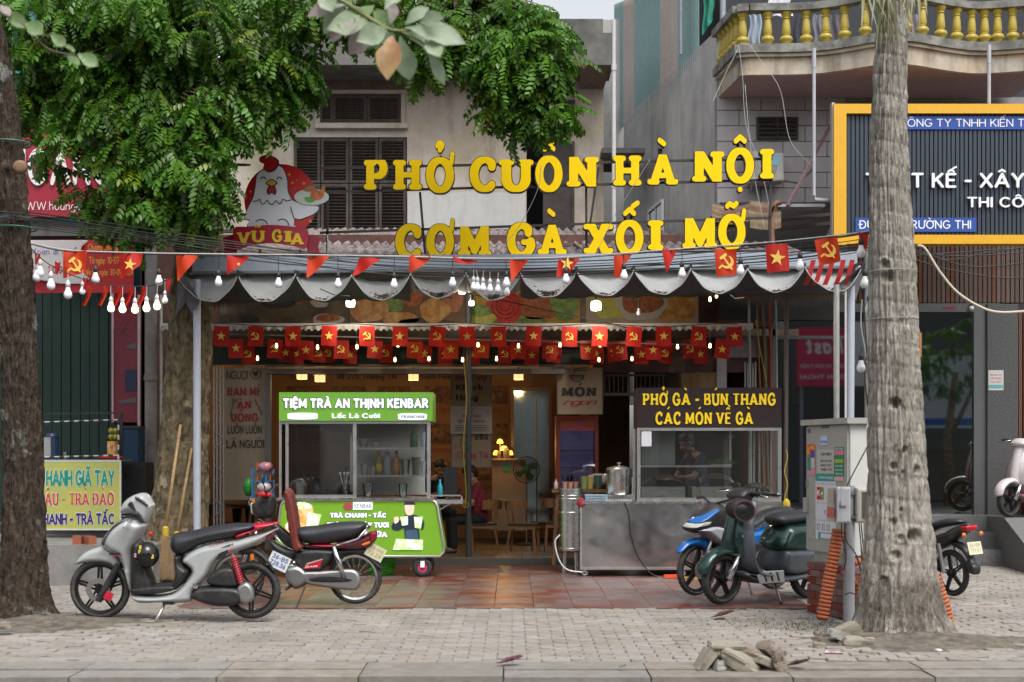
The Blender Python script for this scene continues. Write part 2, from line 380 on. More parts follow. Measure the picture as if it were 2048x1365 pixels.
def marks(ch, w_, ms, low):
 top = (.62 if low else 1.) + .24; cx = w_ / 2; out = []
 flat_ = [m for m in ms if m in '\u0302\u0306']; tone = [m for m in ms if m in '\u0300\u0301\u0303\u0309']
 for m in flat_: out.append([(cx - .19, top - .04),(cx, top + .1),(cx + .19, top - .04)] if m == '\u0302' else _a(cx, top + .08,.18,.13,190,350,8))
 for m in tone:
  ty = top + (.2 if flat_ else 0); tx = cx + (.2 if flat_ and m != '\u0303' else 0)
  if m == '\u0300': out.append([(tx - .14, ty + .12),(tx + .06, ty)])
  if m == '\u0301': out.append([(tx - .06, ty),(tx + .14, ty + .12)])
  if m == '\u0303': out.append([(tx - .2, ty),(tx - .1, ty + .09),(tx + .08, ty),(tx + .2, ty + .09)])
  if m == '\u0309': out.append(_a(tx, ty + .13,.1,.09,190,-60,8) + [(tx, ty - .02)])
 if '\u031b' in ms:
  xx = w_ * (.93 if ch in 'Oo' else 1.0); yy = (.62 if low else 1.) - .12
  out.append([(xx, yy),(xx + .13, yy + .05),(xx + .17, yy + .2)])
 if '\u0323' in ms: out.append([(cx - .01,-.25),(cx + .01,-.25)])
 return out
GC = {}
def glyph(ch, wt, con, ser, cell):
 key = (ch, wt, con, ser, cell)
 if key in GC: return GC[key]
 d = unicodedata.normalize('NFD', ch); base, ms = (ch, '') if ch in 'Đđ' else (d[0], d[1:])
 if base not in G: base = base.upper() if base.upper() in G else '-'
 w_, st, se = G[base]; low = base.islower()
 segs = []
 def addst(p, k=1., dirr=True):
  for a, b in zip(p[:-1], p[1:]):
   dx, dy = b[0] - a[0], b[1] - a[1]; L_ = math.hypot(dx, dy) or 1
   r_ = wt * (con + (1 - con) * abs(dy) / L_) if dirr else wt * .85
   segs.append((a, b, r_ * k))
 for p in st: addst(p)
 if ser:
  for (sx, sy) in se:
   q = max(.07, wt * .52); yy = sy + (q if sy < .5 else -q); e = wt + .015
   segs.append(((sx - e, yy),(sx + e, yy), q))
  if base in 'CGS':
   e = st[0][0]; segs.append((e,(e[0] + .0, e[1] - .1), wt * .9))
  if base == 'C': e = st[0][-1]; segs.append((e,(e[0] + .02, e[1] + .04), wt * .6))
 nbase = len(segs)
 for p in marks(base, w_, ms, low): addst([(x, y + (.13 if y > .95 else -.06 if y < 0 else 0)) for x, y in p] if ser else p,.62 if ser else .9, False)
 def fn(X, Y):
  acc = np.full(X.shape,-9.); ns = 0
  k = wt * .35 if ser else 1e-3
  for a, b, r_ in segs:
   ns += 1
   if ser and ns == nbase + 1: k = 1e-3
   ex, ey = b[0] - a[0], b[1] - a[1]; L2 = ex * ex + ey * ey + 1e-9
   t = np.clip(((X - a[0]) * ex + (Y - a[1]) * ey) / L2,0,1)
   dd = r_ - np.hypot(X - a[0] - t * ex, Y - a[1] - t * ey)
   if ser:
    hh = np.clip(.5 + .5 * (dd - acc) / k,0,1); acc = acc * (1 - hh) + dd * hh + k * hh * (1 - hh) * .5
   else: acc = np.maximum(acc, dd)
   if ser and ns == nbase:
    if base not in 'OCGQSUJ': acc = np.minimum(acc, Y + .01)
    if base not in 'OCGQS': acc = np.minimum(acc,1.01 - Y)
  return acc
 res = iso(fn,-.35, w_ + .45,-.5,1.75, cell); GC[key] = (w_, res); return GC[key]
def put_text(mb, s, fit, org, ux, uz, nrm=(0,-1,0), wt=.09, con=1., ser=False, depth=0., cell=.05, slant=0., gap=None, arch=None, sep=None):
 """s fitted to (width, cap height); org is the bottom left corner, ux/uz unit axes, raised by depth along nrm"""
 W_, Hc = fit; gap = gap if gap is not None else wt * 2 + (.2 if ser else .13); x = wt; lay = []
 for ch in s:
  if ch == ' ': x += .34 + gap * .3; continue
  if ch == '|': x += .1; continue
  w_, res = glyph(ch, wt, con, ser, cell); lay.append((x, res)); x += w_ + gap
 tot = x - gap + wt; sx = W_ / tot; org = Vector(org); ux = Vector(ux); uz = Vector(uz); nr = Vector(nrm)
 h_in = Hc / (1 + (wt * 2 if not ser else 0));
 for x0,(V, D, polys, bed) in lay:
  n = len(V)
  if not n: continue
  pts = []
  if sep is not None: mb = MB(); sep.append(mb)
  for vx, vy in V:
   u = (x0 + vx + slant * vy) * sx; v = (vy + (wt if not ser else 0)) * h_in
   if arch: v += arch(u / W_) * Hc
   pts.append(org + ux * u + uz * v + nr * depth)
  if depth > .004:
   bk = [p - nr * depth for p in pts]
   mb.add(pts + bk, polys + [(b, a, n + a, n + b) for a, b in bed])
  else: mb.add(pts, polys)
 return mb
def ptext(mb, s, px0, px1, pyt, pyb, Y, **k):    # text on a wall facing the camera at depth Y; pyt/pyb: cap top and baseline
 sc = Y / F; return put_text(mb, s,((px1 - px0) * sc,(pyb - pyt) * sc), P(px0, pyb, Y),(1,0,0),(0,0,1), **k)
def fbm(x, y, z, oct_=4, seed=0):
 """cheap value noise on arrays"""
 tot = np.zeros(np.broadcast(x, y, z).shape); amp = 1.; fr = 1.
 for o_ in range(oct_):
  X, Y, Z = x * fr + 17.3 * o_ + seed, y * fr + 5.1 * o_, z * fr + 9.7 * o_
  xi, yi, zi = np.floor(X), np.floor(Y), np.floor(Z); xf, yf, zf = X - xi, Y - yi, Z - zi
  xf, yf, zf = [t * t * (3 - 2 * t) for t in (xf, yf, zf)]
  def hsh(a, b, c): return np.modf(np.abs(np.sin(a * 127.1 + b * 311.7 + c * 74.7) * 43758.5453))[0]
  v = 0
  for dx in (0,1):
   for dy in (0,1):
    for dz_ in (0,1):
     v = v + hsh(xi + dx, yi + dy, zi + dz_) * (xf if dx else 1 - xf) * (yf if dy else 1 - yf) * (zf if dz_ else 1 - zf)
  tot += (v - .5) * amp; amp *= .5; fr *= 2.1
 return tot
def letters(s, px0, px1, pyt, pyb, Y, mat, parent, **k):   # each letter a part of its own
 sp_ = []; ptext(None, s, px0, px1, pyt, pyb, Y, sep=sp_, **k)
 for m_ in sp_: m_.b('letter', mat, parent, recalc=False)
# GROUND
m_ground = M('bedding_sand', (.09,.085,.075),.95, bump=.5, bscale=30)
MB().add([(-60,-60,-.14),(60,-60,-.14),(60,9.62,-.14),(-60,9.62,-.14)], [(0,1,2,3)]).b('road', M('asphalt', (.07,.07,.072),.9, bump=.6, bscale=90)).__setitem__('kind', 'structure')
struct(MB().bb(-60,60,9.66,120,-.3,-.035).b('ground', m_ground))
m_pav = M('paver', (.325,.29,.258),.85, col2=(.285,.262,.235), scale=.8, var=.13, bump=.5, bscale=45, rnd=.12, moss=((.15,.14,.1),.7,.75))
def paver_shape(dx, dy):
 L_, W_ = .11,.055
 zz = lambda x: .011 * (1 - abs(((x / .11) % 2) - 1) * 2)
 top = [(x, W_ + zz(x)) for x in (-L_,-L_ / 2,0, L_ / 2, L_)]; bot = [(x,-W_ + zz(x)) for x in (L_, L_ / 2,0,-L_ / 2,-L_)]
 o = top[::-1] + bot[::-1]
 o = [(x * .982 + (.006 if 0 else 0),(y) * .955) for x, y in o]
 return o
def add_paver(mb, cx, cy, cz, tx=0., ty=0., ang=0.):
 o = paver_shape(0,0); c_, s_ = cos(ang), sin(ang); n = len(o)
 T = [(x * c_ - y * s_, x * s_ + y * c_) for x, y in o]
 ins = [(x * .95, y * .9) for x, y in T]
 z = lambda x, y: cz + x * tx + y * ty
 vs = [(cx + x, cy + y, z(x, y)) for x, y in ins] + [(cx + x, cy + y, z(x, y) - .006) for x, y in T] + [(cx + x, cy + y,-.036) for x, y in T]
 return mb.add(vs, [tuple(range(n))] + [(i,(i + 1) % n, n + (i + 1) % n, n + i) for i in range(n)] + [(n + i, n + (i + 1) % n,2 * n + (i + 1) % n,2 * n + i) for i in range(n)])
pav = struct(MB().bb(-14,14,10.3,10.31,-.034,-.03).b('pavement', m_ground))
pavers = []; palm_c = (3.22,11.45); tree_c = (-4.25,12.7)
for r_ in range(int((22.0 - 10.33) / .1115)):
 y = 10.39 + r_ * .1115
 for c_ in range(-46,50):
  x = c_ * .2225 + (.11125 if r_ % 2 else 0)
  lim = y * .37 + .9
  if abs(x) > lim: continue
  if y > 14.05 and -3.42 < x < 3.08: continue
  if y > 16.62 and x < -3.3: continue
  if y > 19.9: continue
  d1 = math.hypot((x - palm_c[0]) / 1.25, y - palm_c[1] + .1); d2 = math.hypot((x - tree_c[0]), y - tree_c[1])
  if d1 < .62 + rand() * .12 or d2 < .75 + rand() * .15: continue
  hz = .012 * sin(x * 1.3 + 1) * sin(y * 1.1) + gauss(0,.0025)
  hz += .03 * math.exp(-max(0, d1 - .6) * 3) + .025 * math.exp(-max(0, d2 - .75) * 3)
  pavers.append((y, x, hz))
vis = [p for p in pavers if abs(p[1]) < p[0] * .367]
near = set(sorted(vis)[:298])
stuffp = MB(); rnds = []
pshare = []
for k in range(10):
 m_ = MB(); add_paver(m_,0,0,0, gauss(0,.03), gauss(0,.035), gauss(0,.015)); pshare.append(m_.b('paver', m_pav, mesh_only=True))
for p in pavers:
 y, x, hz = p
 if p in near:
  o = link('paver', random.choice(pshare), pav); o.location = (x, y, hz)
 else:
  n0 = len(stuffp.f); add_paver(stuffp, x, y, hz, gauss(0,.03), gauss(0,.035), gauss(0,.015)); rnds += [rand()] * (len(stuffp.f) - n0)
o = stuffp.b('paver_field', m_pav, pav, recalc=False); o['kind'] = 'stuff'
at = o.data.attributes.new('rnd', 'FLOAT', 'FACE'); at.data.foreach_set('value', rnds)
kerb = struct(MB().bb(-9,9,9.7,10.30,-.3,-.04).b('kerb', m_ground))
m_kerb = M('kerb_concrete', (.285,.26,.228),.85, col2=(.23,.21,.185), bump=.6, bscale=40, rnd=.1, var=.15, moss=((.2,.17,.13),1.4,.5))
x = -6.1
while x < 6.2:
 L_ = random.choice((.98,1., 1.02)); m_ = MB().bb(x + .004, x + L_ - .004,9.98,10.315,-.04,.002 + gauss(0,.003)).bb(x + .006, x + L_ - .006,9.66,9.975,-.14,-.008 + gauss(0,.003))
 m_.b('kerb_stone', m_kerb, kerb); x += L_
def earth(cx, cy, rx, ry, h):
 m_ = MB()
 def fn(u, v):
  a = u * 2 * pi; rr = v * (1 + .16 * sin(a * 3 + 1) + .1 * sin(a * 7))
  return (cx + cos(a) * rx * rr, cy + sin(a) * ry * rr,-.03 + h * (1 - v) ** .8 + (.02 * rand() if v < .98 else 0))
 m_.grid(fn,48,12, True); return m_
m_soil = M('soil', (.19,.16,.125),.95, col2=(.09,.08,.065), scale=9, bump=1., bscale=40)
o = earth(3.25,11.35,1.12,.85,.12).b('soil_patch', m_soil, smooth=1); tag(o, kind='stuff', label='bare earth around the foot of the palm trunk')
o = earth(-4.3,12.75,1.15,.95,.1).b('soil_patch', m_soil, smooth=1); tag(o, kind='stuff', label='bare earth around the foot of the dark tree at the left')
m_ = MB()
for i in range(260):
 cx, cy = 2.6 + gauss(0,.36),12.62 + gauss(0,.3); a = rand() * 6.28; L_ = .02 + rand() * .035
 m_.add([(cx, cy,0),(cx + cos(a) * .012, cy + sin(a) * .012,0),(cx + cos(a + 1) * L_, cy + sin(a + 1) * L_, L_ * .7)], [(0,1,2)])
tag(m_.b('moss_and_weeds', M('weed', (.07,.10,.035),.8, rnd=.2), recalc=False), 'low weeds and moss growing by the brick plinth', 'weeds', kind='stuff')
m_ = MB()
for i in range(900):
 cx = uni(-5,5); cy = uni(10.3,17); a = rand() * 6.28; L_ = .008 + rand() * .022
 if rand() < .35: cx, cy = 3.3 + gauss(0,.6),11.1 + gauss(0,.4)
 c_, s_ = cos(a) * L_, sin(a) * L_; z = .022 + rand() * .01
 m_.add([(cx - c_, cy - s_, z),(cx + s_ * .4, cy - c_ * .4, z + .004),(cx + c_, cy + s_, z + .003),(cx - s_ * .4, cy + c_ * .4, z)], [(0,1,2,3)])
tag(m_.b('leaf_litter', M('dry_leaf_crumb', (.16,.11,.06),.8, col2=(.3,.25,.18), scale=3), recalc=False), 'small dry leaf crumbs scattered over the pavement', 'leaf litter', kind='stuff')
yard = struct(MB().bb(-3.42,3.08,14.06,19.8,-.034,-.012).b('tiled_yard', M('dark_grout', (.06,.045,.04),.9)))
m_tile = M('red_floor_tile', (.20,.075,.062),.33, col2=(.165,.095,.082), scale=1.2, var=.2, bump=.12, bscale=30, rnd=.07, moss=((.19,.155,.14),1.3,.85))
ts = [MB().add([(-.196,-.196,0),(.196,-.196,0),(.196,.196,0),(-.196,.196,0),(-.2,-.2,-.003),(.2,-.2,-.003),(.2,.2,-.003),(-.2,.2,-.003),(-.2,-.2,-.02),(.2,-.2,-.02),(.2,.2,-.02),(-.2,.2,-.02)],
     [(0,1,2,3)] + [(i,(i + 1) % 4,4 + (i + 1) % 4,4 + i) for i in range(4)] + [(4 + i,4 + (i + 1) % 4,8 + (i + 1) % 4,8 + i) for i in range(4)]).b('tile', m_tile, mesh_only=True) for k in range(2)]
for i in range(16):
 for j in range(14):
  o = link('tile', ts[0], yard); o.location = (-3.2 + i * .4025,14.28 + j * .4025,.004 + gauss(0,.0012)); o.rotation_euler = (gauss(0,.003), gauss(0,.003), random.choice((0,1,2,3)) * pi / 2)
m_conc = M('grey_concrete', (.27,.26,.245),.85, col2=(.2,.195,.185), scale=2, bump=.4, bscale=40, streak=.6)
struct(MB().bb(-9,-4.28,16.7,19.98,-.03,.47).b('concrete_step', m_conc))
struct(MB().bb(-9,-4.4,19.2,19.99,.471,.6).b('upper_step', M('dark_step', (.12,.12,.12),.8)))
# LEFT SHOP (green shutter)
ls = thing('computer_shop', 'closed shop with dark green folding shutter and turquoise upper wall', 'shop', (-6.2,20,.47))
MB().bb(-10, X_(292,20.2),20.3,26,.4,5.5).b('wall', M('turquoise_wall', (.03,.17,.22),.8, streak=.8, col2=(.05,.24,.28)), ls)
MB().bb(-11, X_(330,22),22,23,5.5,10).b('upper_wall', M('turquoise_wall'), ls)
MB().bb(-10, X_(290,19.6),19.6,20.3,4.62,4.8).b('canopy', M('dark_metal_sheet', (.16,.15,.14),.6,.3, streak=.7), ls)
m_gs = M('green_shutter', (.022,.048,.04),.5,.1, var=.15, streak=.4, spec=.3)
zt, zb = Z_(583,20),.5
xx = -9.
while xx < X_(220,20):
 MB().bb(xx + .005, xx + .128,20.0 - (.012 if int(xx * 100) % 2 else 0),20.06, zb, zt).b('slat', m_gs, ls); xx += .135
m_ = MB()
for zz in (1.9,2.9): m_.bb(-9, X_(222,20),20.055,20.075, zz, zz + .02)
m_.b('shutter_rail', m_gs, ls)
MB().pbox(226,276,582,845,19.95,.03).b('side_panel', M('crimson_panel', (.19,.012,.03),.45, var=.1), ls)
MB().pbox(223,227,580,845,19.93,.04).pbox(275,280,590,1010,19.93,.04).b('panel_trim', flat('trim_pink', (.5,.36,.36)), ls)
m_ = MB().pbox(250,273,740,782,19.935,.01); m_.b('screen_print', flat('navy_print', (.012,.015,.06)), ls)
MB().add([P(248,695,19.94), P(273,685,19.94), P(273,700,19.94)], [(0,1,2)]).add([P(236,803,19.94), P(272,795,19.94), P(272,806,19.94), P(240,808,19.94)], [(0,1,2,3)]).b('panel_print', flat('grey_print', (.09,.09,.1)), ls)
m_ = MB()
for k in range(6):
 a = k * pi / 3; c0 = P(248,655,19.94); m_.bar(c0, c0 + Vector((cos(a),0, sin(a))) * .12,.006,.004)
 for q in (-.5,.5): c1 = c0 + Vector((cos(a),0, sin(a))) * .08; m_.bar(c1, c1 + Vector((cos(a + q),0, sin(a + q))) * .03,.005,.004)
m_.b('snowflake_print', flat('flake', (.3,.06,.09)), ls)
MB().bb(X_(280,20), X_(295,20),20,20.3,.4,4.6).b('jamb', M('brown_jamb', (.08,.04,.03),.7), ls)
sg = thing('shop_sign', 'large crimson sign board half hidden behind the tree foliage', 'sign', P(150,435,19.5))
MB().pbox(-60,292,208,434,19.5,.18).b('board', M('crimson_board', (.36,.012,.035),.45, var=.06), sg)
letters('HOANG', 18,225,298,372,19.49, flat('white_letter', (.75,.75,.75)), sg, wt=.1, depth=.03, cell=.04)
m_ = MB(); ptext(m_, 'www.hoangcomputer.vn', 30,262,403,421,19.49, wt=.045, depth=.004, cell=.05); m_.b('lettering', M('white_letter'), sg)
bn = thing('promotion_banner', 'red and white promotion banner hung above the green shutter', 'banner', P(160,585,19.3))
def wav(u, v, px0, px1, pyt, pyb, Y, amp=.03):
 p = P(px0 + (px1 - px0) * u, pyt + (pyb - pyt) * v, Y); p.y += amp * sin(u * 9) * (.3 + .7 * v); return p
MB().grid(lambda u, v: wav(u, v,40,267,480,586,19.3),30,8).b('cloth', M('banner_red', (.5,.02,.03),.6, var=.05), bn, smooth=1)
pts = [(42,481),(178,481),(164,492),(159,510),(160,530),(168,548),(180,558),(160,568),(120,568),(80,560),(42,552)]
sc = 19.25 / F
pillow(MB(), [(X_(a,19.25), Z_(b,19.25)) for a, b in pts],.002,.01,.001, yc=19.25, smooth=False).b('white_field', flat('banner_white', (.6,.58,.57)), bn)
m_ = MB(); ptext(m_, 'Chương trình áp dụng', 176,258,488,501,19.24, wt=.06); ptext(m_, 'Từ ngày: 10-07-2024', 178,264,514,528,19.24, wt=.07); ptext(m_, 'Đến hết ngày: 30-09-2024', 168,266,538,551,19.24, wt=.07)
m_.b('lettering', flat('banner_yellow', (.75,.42,.03)), bn)
m_ = MB(); ptext(m_, 'Xoan di cư ẩm', 62,165,497,509,19.24, wt=.06); m_.b('lettering', flat('banner_violet', (.2,.15,.4)), bn)
m_ = MB(); ptext(m_, '20.000đ', 96,150,532,547,19.24, wt=.09); m_.b('lettering', flat('banner_crimson', (.5,.04,.08)), bn)
m_pipe = M('old_cement_pipe', (.27,.26,.25),.8, col2=(.2,.19,.18), streak=.5)
o = MB(); o.cyl(P(302,1060,19.4), P(302,330,19.4),.085, n=16)
for yy in (592,750,935): o.cyl(P(302, yy,19.4), P(302, yy + 12,19.4),.098, n=16)
tag(o.b('drain_pipe', m_pipe, smooth=40), 'thick grey cement drain pipe between the two shops', 'pipe')
o = MB().cyl(P(322,1060,19.45), P(322,590,19.45),.022); tag(o.b('conduit_pipe', M('pale_pvc', (.5,.5,.48),.5), smooth=40), 'thin pale pipe just right of the thick cement drain pipe', 'pipe')
o = MB().bb(X_(280,19.9), X_(350,19.9),20.0,20.3,.4,5); tag(o.b('brick_pier', M('old_brick', (.15,.06,.045),.9, col2=(.08,.045,.04), scale=5, streak=.6, bump=.6)), 'dark weathered brick pier behind the grey cement pipe', 'wall')
# MIDDLE OLD BUILDING
ob = thing('old_house', 'old two storey house with stained plaster and brown louvred shutters', 'house', (0,24,0))
m_pl = M('stained_plaster', (.60,.53,.45),.9, col2=(.50,.42,.35), scale=.9, var=.16, bump=.25, bscale=20, streak=.75, scol=(.14,.11,.09), moss=((.34,.29,.11),1.1,.75))
yw = 24.
wx0, wx1 = X_(300, yw), X_(1207, yw)
def wall_holes(mb, x0, x1, z0, z1, y0, y1, holes):   # holes (x0,x1,z0,z1)
 xs = sorted({x0, x1, *[h[0] for h in holes], *[h[1] for h in holes]}); zs = sorted({z0, z1, *[h[2] for h in holes], *[h[3] for h in holes]})
 xs = [a for a in xs if x0 <= a <= x1]; zs = [a for a in zs if z0 <= a <= z1]
 for a, b in zip(xs[:-1], xs[1:]):
  run = None
  for c, d in zip(zs[:-1], zs[1:]):
   inside = any(h[0] <= (a + b) / 2 <= h[1] and h[2] <= (c + d) / 2 <= h[3] for h in holes)
   if inside:
    if run: mb.bb(a, b, y0, y1, run[0], run[1]); run = None
   else: run = (run[0], d) if run else (c, d)
  if run: mb.bb(a, b, y0, y1, run[0], run[1])
 return mb
holes = [(X_(588, yw), X_(814, yw),3.2, Z_(275, yw)),(X_(640, yw), X_(802, yw), Z_(245, yw), Z_(190, yw)),(X_(1053, yw), X_(1148, yw),3.2, Z_(283, yw)),(X_(1112, yw), X_(1150, yw), Z_(246, yw), Z_(200, yw))]
wall_holes(MB(), wx0, wx1,3., 8.2, yw, yw + .25, holes).b('wall', m_pl, ob)
MB().pbox(815,1051,385,478,23.97,.02).b('whitewashed_panel', M('whitewash', (.5,.5,.48),.85, var=.06, streak=.25), ob)
MB().bb(wx0, wx1, yw + .9, yw + 1,3,8.2).b('room_backing', flat('dark_room', (.01,.01,.012),.9), ob)
MB().pbox(500,1226,66,130,23.0,1.0).pbox(500,1206,38,66,23.1,.9).b('roof_slab', M('black_stained_concrete', (.10,.098,.09),.95, col2=(.19,.185,.17), scale=1.5, bump=.6, bscale=20, streak=.8), ob)
MB().add([P(1160,132,23.05), P(1224,130,23.05), P(1207,178,23.98), P(1160,178,23.98), P(1160,130,23.98), P(1224,130,23.98)], [(0,1,2,3),(1,5,2)]).b('slab_bracket', M('rusty_soffit', (.2,.14,.11),.9, streak=.5), ob)
m_wood = M('dark_louvre_wood', (.045,.032,.024),.75, col2=(.075,.06,.05), scale=6, var=.2, streak=.4, scol=(.16,.14,.12))
def louvre_leaf(px0, px1, py0, py1, Y, n, bays=1, par=ob, name='shutter'):
 s_ = Y / F; a = P(px0, py1, Y); b = P(px1, py0, Y); fr = .045
 m_ = MB().bb(a.x, a.x + fr, Y, Y + .04, a.z, b.z).bb(b.x - fr, b.x, Y, Y + .04, a.z, b.z)
 for k in range(bays + 1):
  zz = a.z + (b.z - a.z - fr) * k / bays; m_.bb(a.x + fr, b.x - fr, Y + .001, Y + .039, zz, zz + fr)
 sh = m_.b(name, m_wood, par)
 me = MB().box((0,0,0),(b.x - a.x - fr * 2,.05,.008), MR(R(-38),3, 'X')).b('slat', m_wood, mesh_only=True)
 for k in range(bays):
  z0 = a.z + (b.z - a.z - fr) * k / bays + fr; z1 = a.z + (b.z - a.z - fr) * (k + 1) / bays
  for i in range(n):
   o = link('slat', me, sh); o.location = Vector(((a.x + b.x) / 2, Y + .02, z0 + (z1 - z0) * (i + .5) / n)) - wloc(sh)
for a, b in ((588,640),(642,697),(699,756),(758,812)): louvre_leaf(a, b,277,366, yw - .03,13); louvre_leaf(a, b,368,462, yw - .03,13)
for a, b in ((640,666),(666,733),(735,802)): louvre_leaf(a, b,191,244, yw - .03,9)
louvre_leaf(1112,1148,201,245, yw - .03,8)
MB().pbox(630,640,185,250, yw - .06,.06).pbox(802,810,182,250, yw - .06,.06).pbox(630,815,246,256, yw - .12,.12).pbox(630,815,180,187, yw - .08,.08).b('window_surround', m_pl, ob)
MB().pbox(1086,1146,285,462, yw - .02,.05).b('door_leaf', M('old_door_wood', (.06,.05,.045),.8, streak=.7, scol=(.12,.11,.1), var=.2), ob)
MB().pbox(1143,1149,283,470, yw - .05,.06).pbox(560,830,456,464,23.8,.2).b('door_frame', m_wood, ob)
MB().pbox(560,830,150,182, yw - .03,.03).b('pinkish_band', M('pinkish_plaster', (.27,.17,.14),.9, streak=.6, var=.15), ob)
gw = thing('side_wall', 'grey cement side wall running back beside the old house', 'wall', (2.4,23,0))
A = Vector((X_(1434,20.75),20.75)); B = Vector((X_(1248,26.),26.)); zt = Z_(60,20.75)
m_cem = M('stained_cement', (.55,.545,.525),.9, col2=(.44,.435,.42), scale=1.1, bump=.3, bscale=20, streak=.55, scol=(.05,.05,.048))
def wq(a, b, z0, z1a, z1b, t=.15):
 d = (b - a).normalized(); n_ = Vector((-d.y, d.x)) * t
 v = [(a.x, a.y, z0),(b.x, b.y, z0),(b.x, b.y, z1b),(a.x, a.y, z1a)]; w_ = [(x - n_.x, y - n_.y, z) for x, y, z in v]
 return v + w_, [(0,1,2,3),(7,6,5,4),(0,4,5,1),(1,5,6,2),(2,6,7,3),(3,7,4,0)]
m_ = MB(); m_.add(*wq(A, B,2.5, zt, Z_(238,26.))); m_.b('wall', m_cem, gw)
MB().pbox(1190,1262,40,560,26.3,.2).b('far_wall', m_cem, gw)
MB().pbox(1204,1290,296,306,23.5,1.6).b('ledge', M('black_stained_concrete'), gw)
m_ts = M('teal_sheet', (.26,.40,.39),.55,.2, var=.08, streak=.35, scol=(.2,.17,.15)); m_ps = M('cream_sheet', (.50,.44,.40),.6,.1, var=.08, streak=.4, scol=(.2,.14,.1))
sh = thing('corrugated_screen', 'teal and cream corrugated metal screen above the grey side wall', 'screen', (2.5,24,6))
Bs, As = B + (B - A) * .12, A.lerp(B,.16)
Bs.y += .08; As.y += .08
edges = [0,.13,.28,.47,.6,.8,1.]
for k in range(len(edges) - 1):
 def fn(u, v, k=k):
  t = edges[k] + (edges[k + 1] - edges[k]) * u; p = Bs.lerp(As, t); d = (As - Bs).normalized(); n_ = Vector((d.y,-d.x))
  off = .022 * sin(u * 2 * pi * 9); zb = 7.7; zt_ = 13.2
  if t < .3: zt_ = Z_(10 - t * 60, p.y)
  return (p.x + n_.x * off, p.y + n_.y * off, zb + (zt_ - zb) * v)
 MB().grid(fn,73,3).b('metal_sheet', m_ps if k in (1,4) else m_ts, sh, smooth=1)
m_ = MB().pbox(1392,1480,-60,130,23.4,.05); tag(m_.b('terrace_shade_sheet', flat('terrace_shade', (.035,.04,.05),.9)), 'dark sheet standing for the shaded terrace behind the steel posts above the grey wall', 'terrace')  # flat near-black sheet carries the terrace shade in its colour
o = MB().cyl(P(1362,110,22.0), P(1362,-80,22.0),.03); tag(o.b('steel_post', M('painted_post', (.3,.33,.38),.5,.3), smooth=40), 'thin steel post at the edge of the teal corrugated screen', 'post')
o = MB().cyl(P(1446,60,20.9), P(1446,-80,20.9),.045); tag(o.b('steel_post', M('painted_post'), smooth=40), 'thicker steel post standing beside the balcony corner', 'post')
o = MB().grid(lambda u, v: (X_(1402,22) + u * .17 + .03 * sin(v * 5) + v * .05,22 + .04 * sin(u * 9), Z_(-20,22) - v * .72 * (1 - .35 * u)),12,10)
tag(o.b('hanging_cloth', M('green_cloth', (.03,.25,.17),.8), smooth=1), 'green cloth hanging in the dark terrace opening', 'cloth')
o = MB().cyl(P(1228,40,23.0), P(1228,500,23.0),.035)
for yy in (130,365): o.cyl(P(1228, yy,23), P(1228, yy + 12,23),.046)
tag(o.b('downpipe', M('white_pvc', (.6,.6,.6),.4, var=.05), smooth=40), 'white downpipe in the gap right of the old house', 'pipe')
o = thing('small_window', 'small white framed window low in the grey side wall', 'window', P(1318,450,24))
dd = (B - A).normalized()
def on(px, py, lift=.03):
 t = 0
 for it in range(40):
  p = A.lerp(B, it / 39)
  if CX + p.x / p.y * F < px: break
 return Vector((p.x - dd.y * lift, p.y - .03, Z_(py, p.y)))
q = [on(1332,402), on(1305,425), on(1305,500), on(1332,500)]
MB().add(q, [(0,1,2,3)]).b('pane', flat('window_pane_dark', (.12,.15,.18),.1), o)
m_ = MB()
for a, b in ((0,1),(1,2),(2,3),(3,0)): m_.bar(q[a], q[b],.05)
m_.bar((q[0] + q[1]) / 2,(q[2] + q[3]) / 2,.03); m_.b('frame', M('white_pvc'), o)
# RIGHT BUILDING
rb = thing('balcony_house', 'house with painted block wall and curved balcony with yellow balusters', 'house', (5.5,21,0))
m_blk = M('painted_block', (.50,.465,.475),.8, var=.06, rnd=.05, streak=.25, bump=.1, bscale=30)
yb = 20.7
MB().bb(X_(1432, yb),9, yb + .05, yb + .3,3.0,6.86).b('wall', M('mortar_mauve', (.3,.28,.29),.9), rb)
s_ = yb / F; bw, bh = 88 * s_,31 * s_
shared = {}
for r_ in range(9):
 zc = Z_(190, yb) - bh * (r_ + .5)
 for c_ in range(-1,4):
  x0 = X_(1434, yb) + c_ * bw + (bw / 2 if r_ % 2 else 0); x1 = x0 + bw
  x0 = max(x0, X_(1434, yb)); x1 = min(x1, X_(1690, yb))
  if x1 - x0 < .05: continue
  cx = (x0 + x1) / 2; px = CX + cx / yb * F; py = HY - (zc - EYE) / yb * F
  if 1512 < px < 1598 and 230 < py < 280 and x1 - x0 > bw * .9:
   pass
  key = round(x1 - x0,3)
  if key not in shared: shared[key] = MB().box((0,0,0),(key - .012,.06, bh - .012)).b('block', m_blk, mesh_only=True)
  o = link('block', shared[key], rb); o.location = Vector((cx, yb + .03, zc)) - wloc(rb)
MB().pbox(1516,1596,236,276, yb - .03,.05).b('vent_recess', flat('vent_dark', (.02,.015,.012)), rb)
vn = MB().pbox(1514,1518,234,278, yb - .06,.06).pbox(1592,1597,234,278, yb - .06,.06).pbox(1518,1592,234,238, yb - .06,.06).pbox(1518,1592,274,278, yb - .06,.06).pbox(1553,1557,238,274, yb - .06,.06).b('vent_frame', m_wood, rb)
for k in range(4): MB().box(P(1535,244 + k * 8.5, yb - .05),(.26,.05,.01), MR(R(-35),3, 'X')).b('slat', m_wood, rb); MB().box(P(1575,244 + k * 8.5, yb - .05),(.26,.05,.01), MR(R(-35),3, 'X')).b('slat', m_wood, rb)
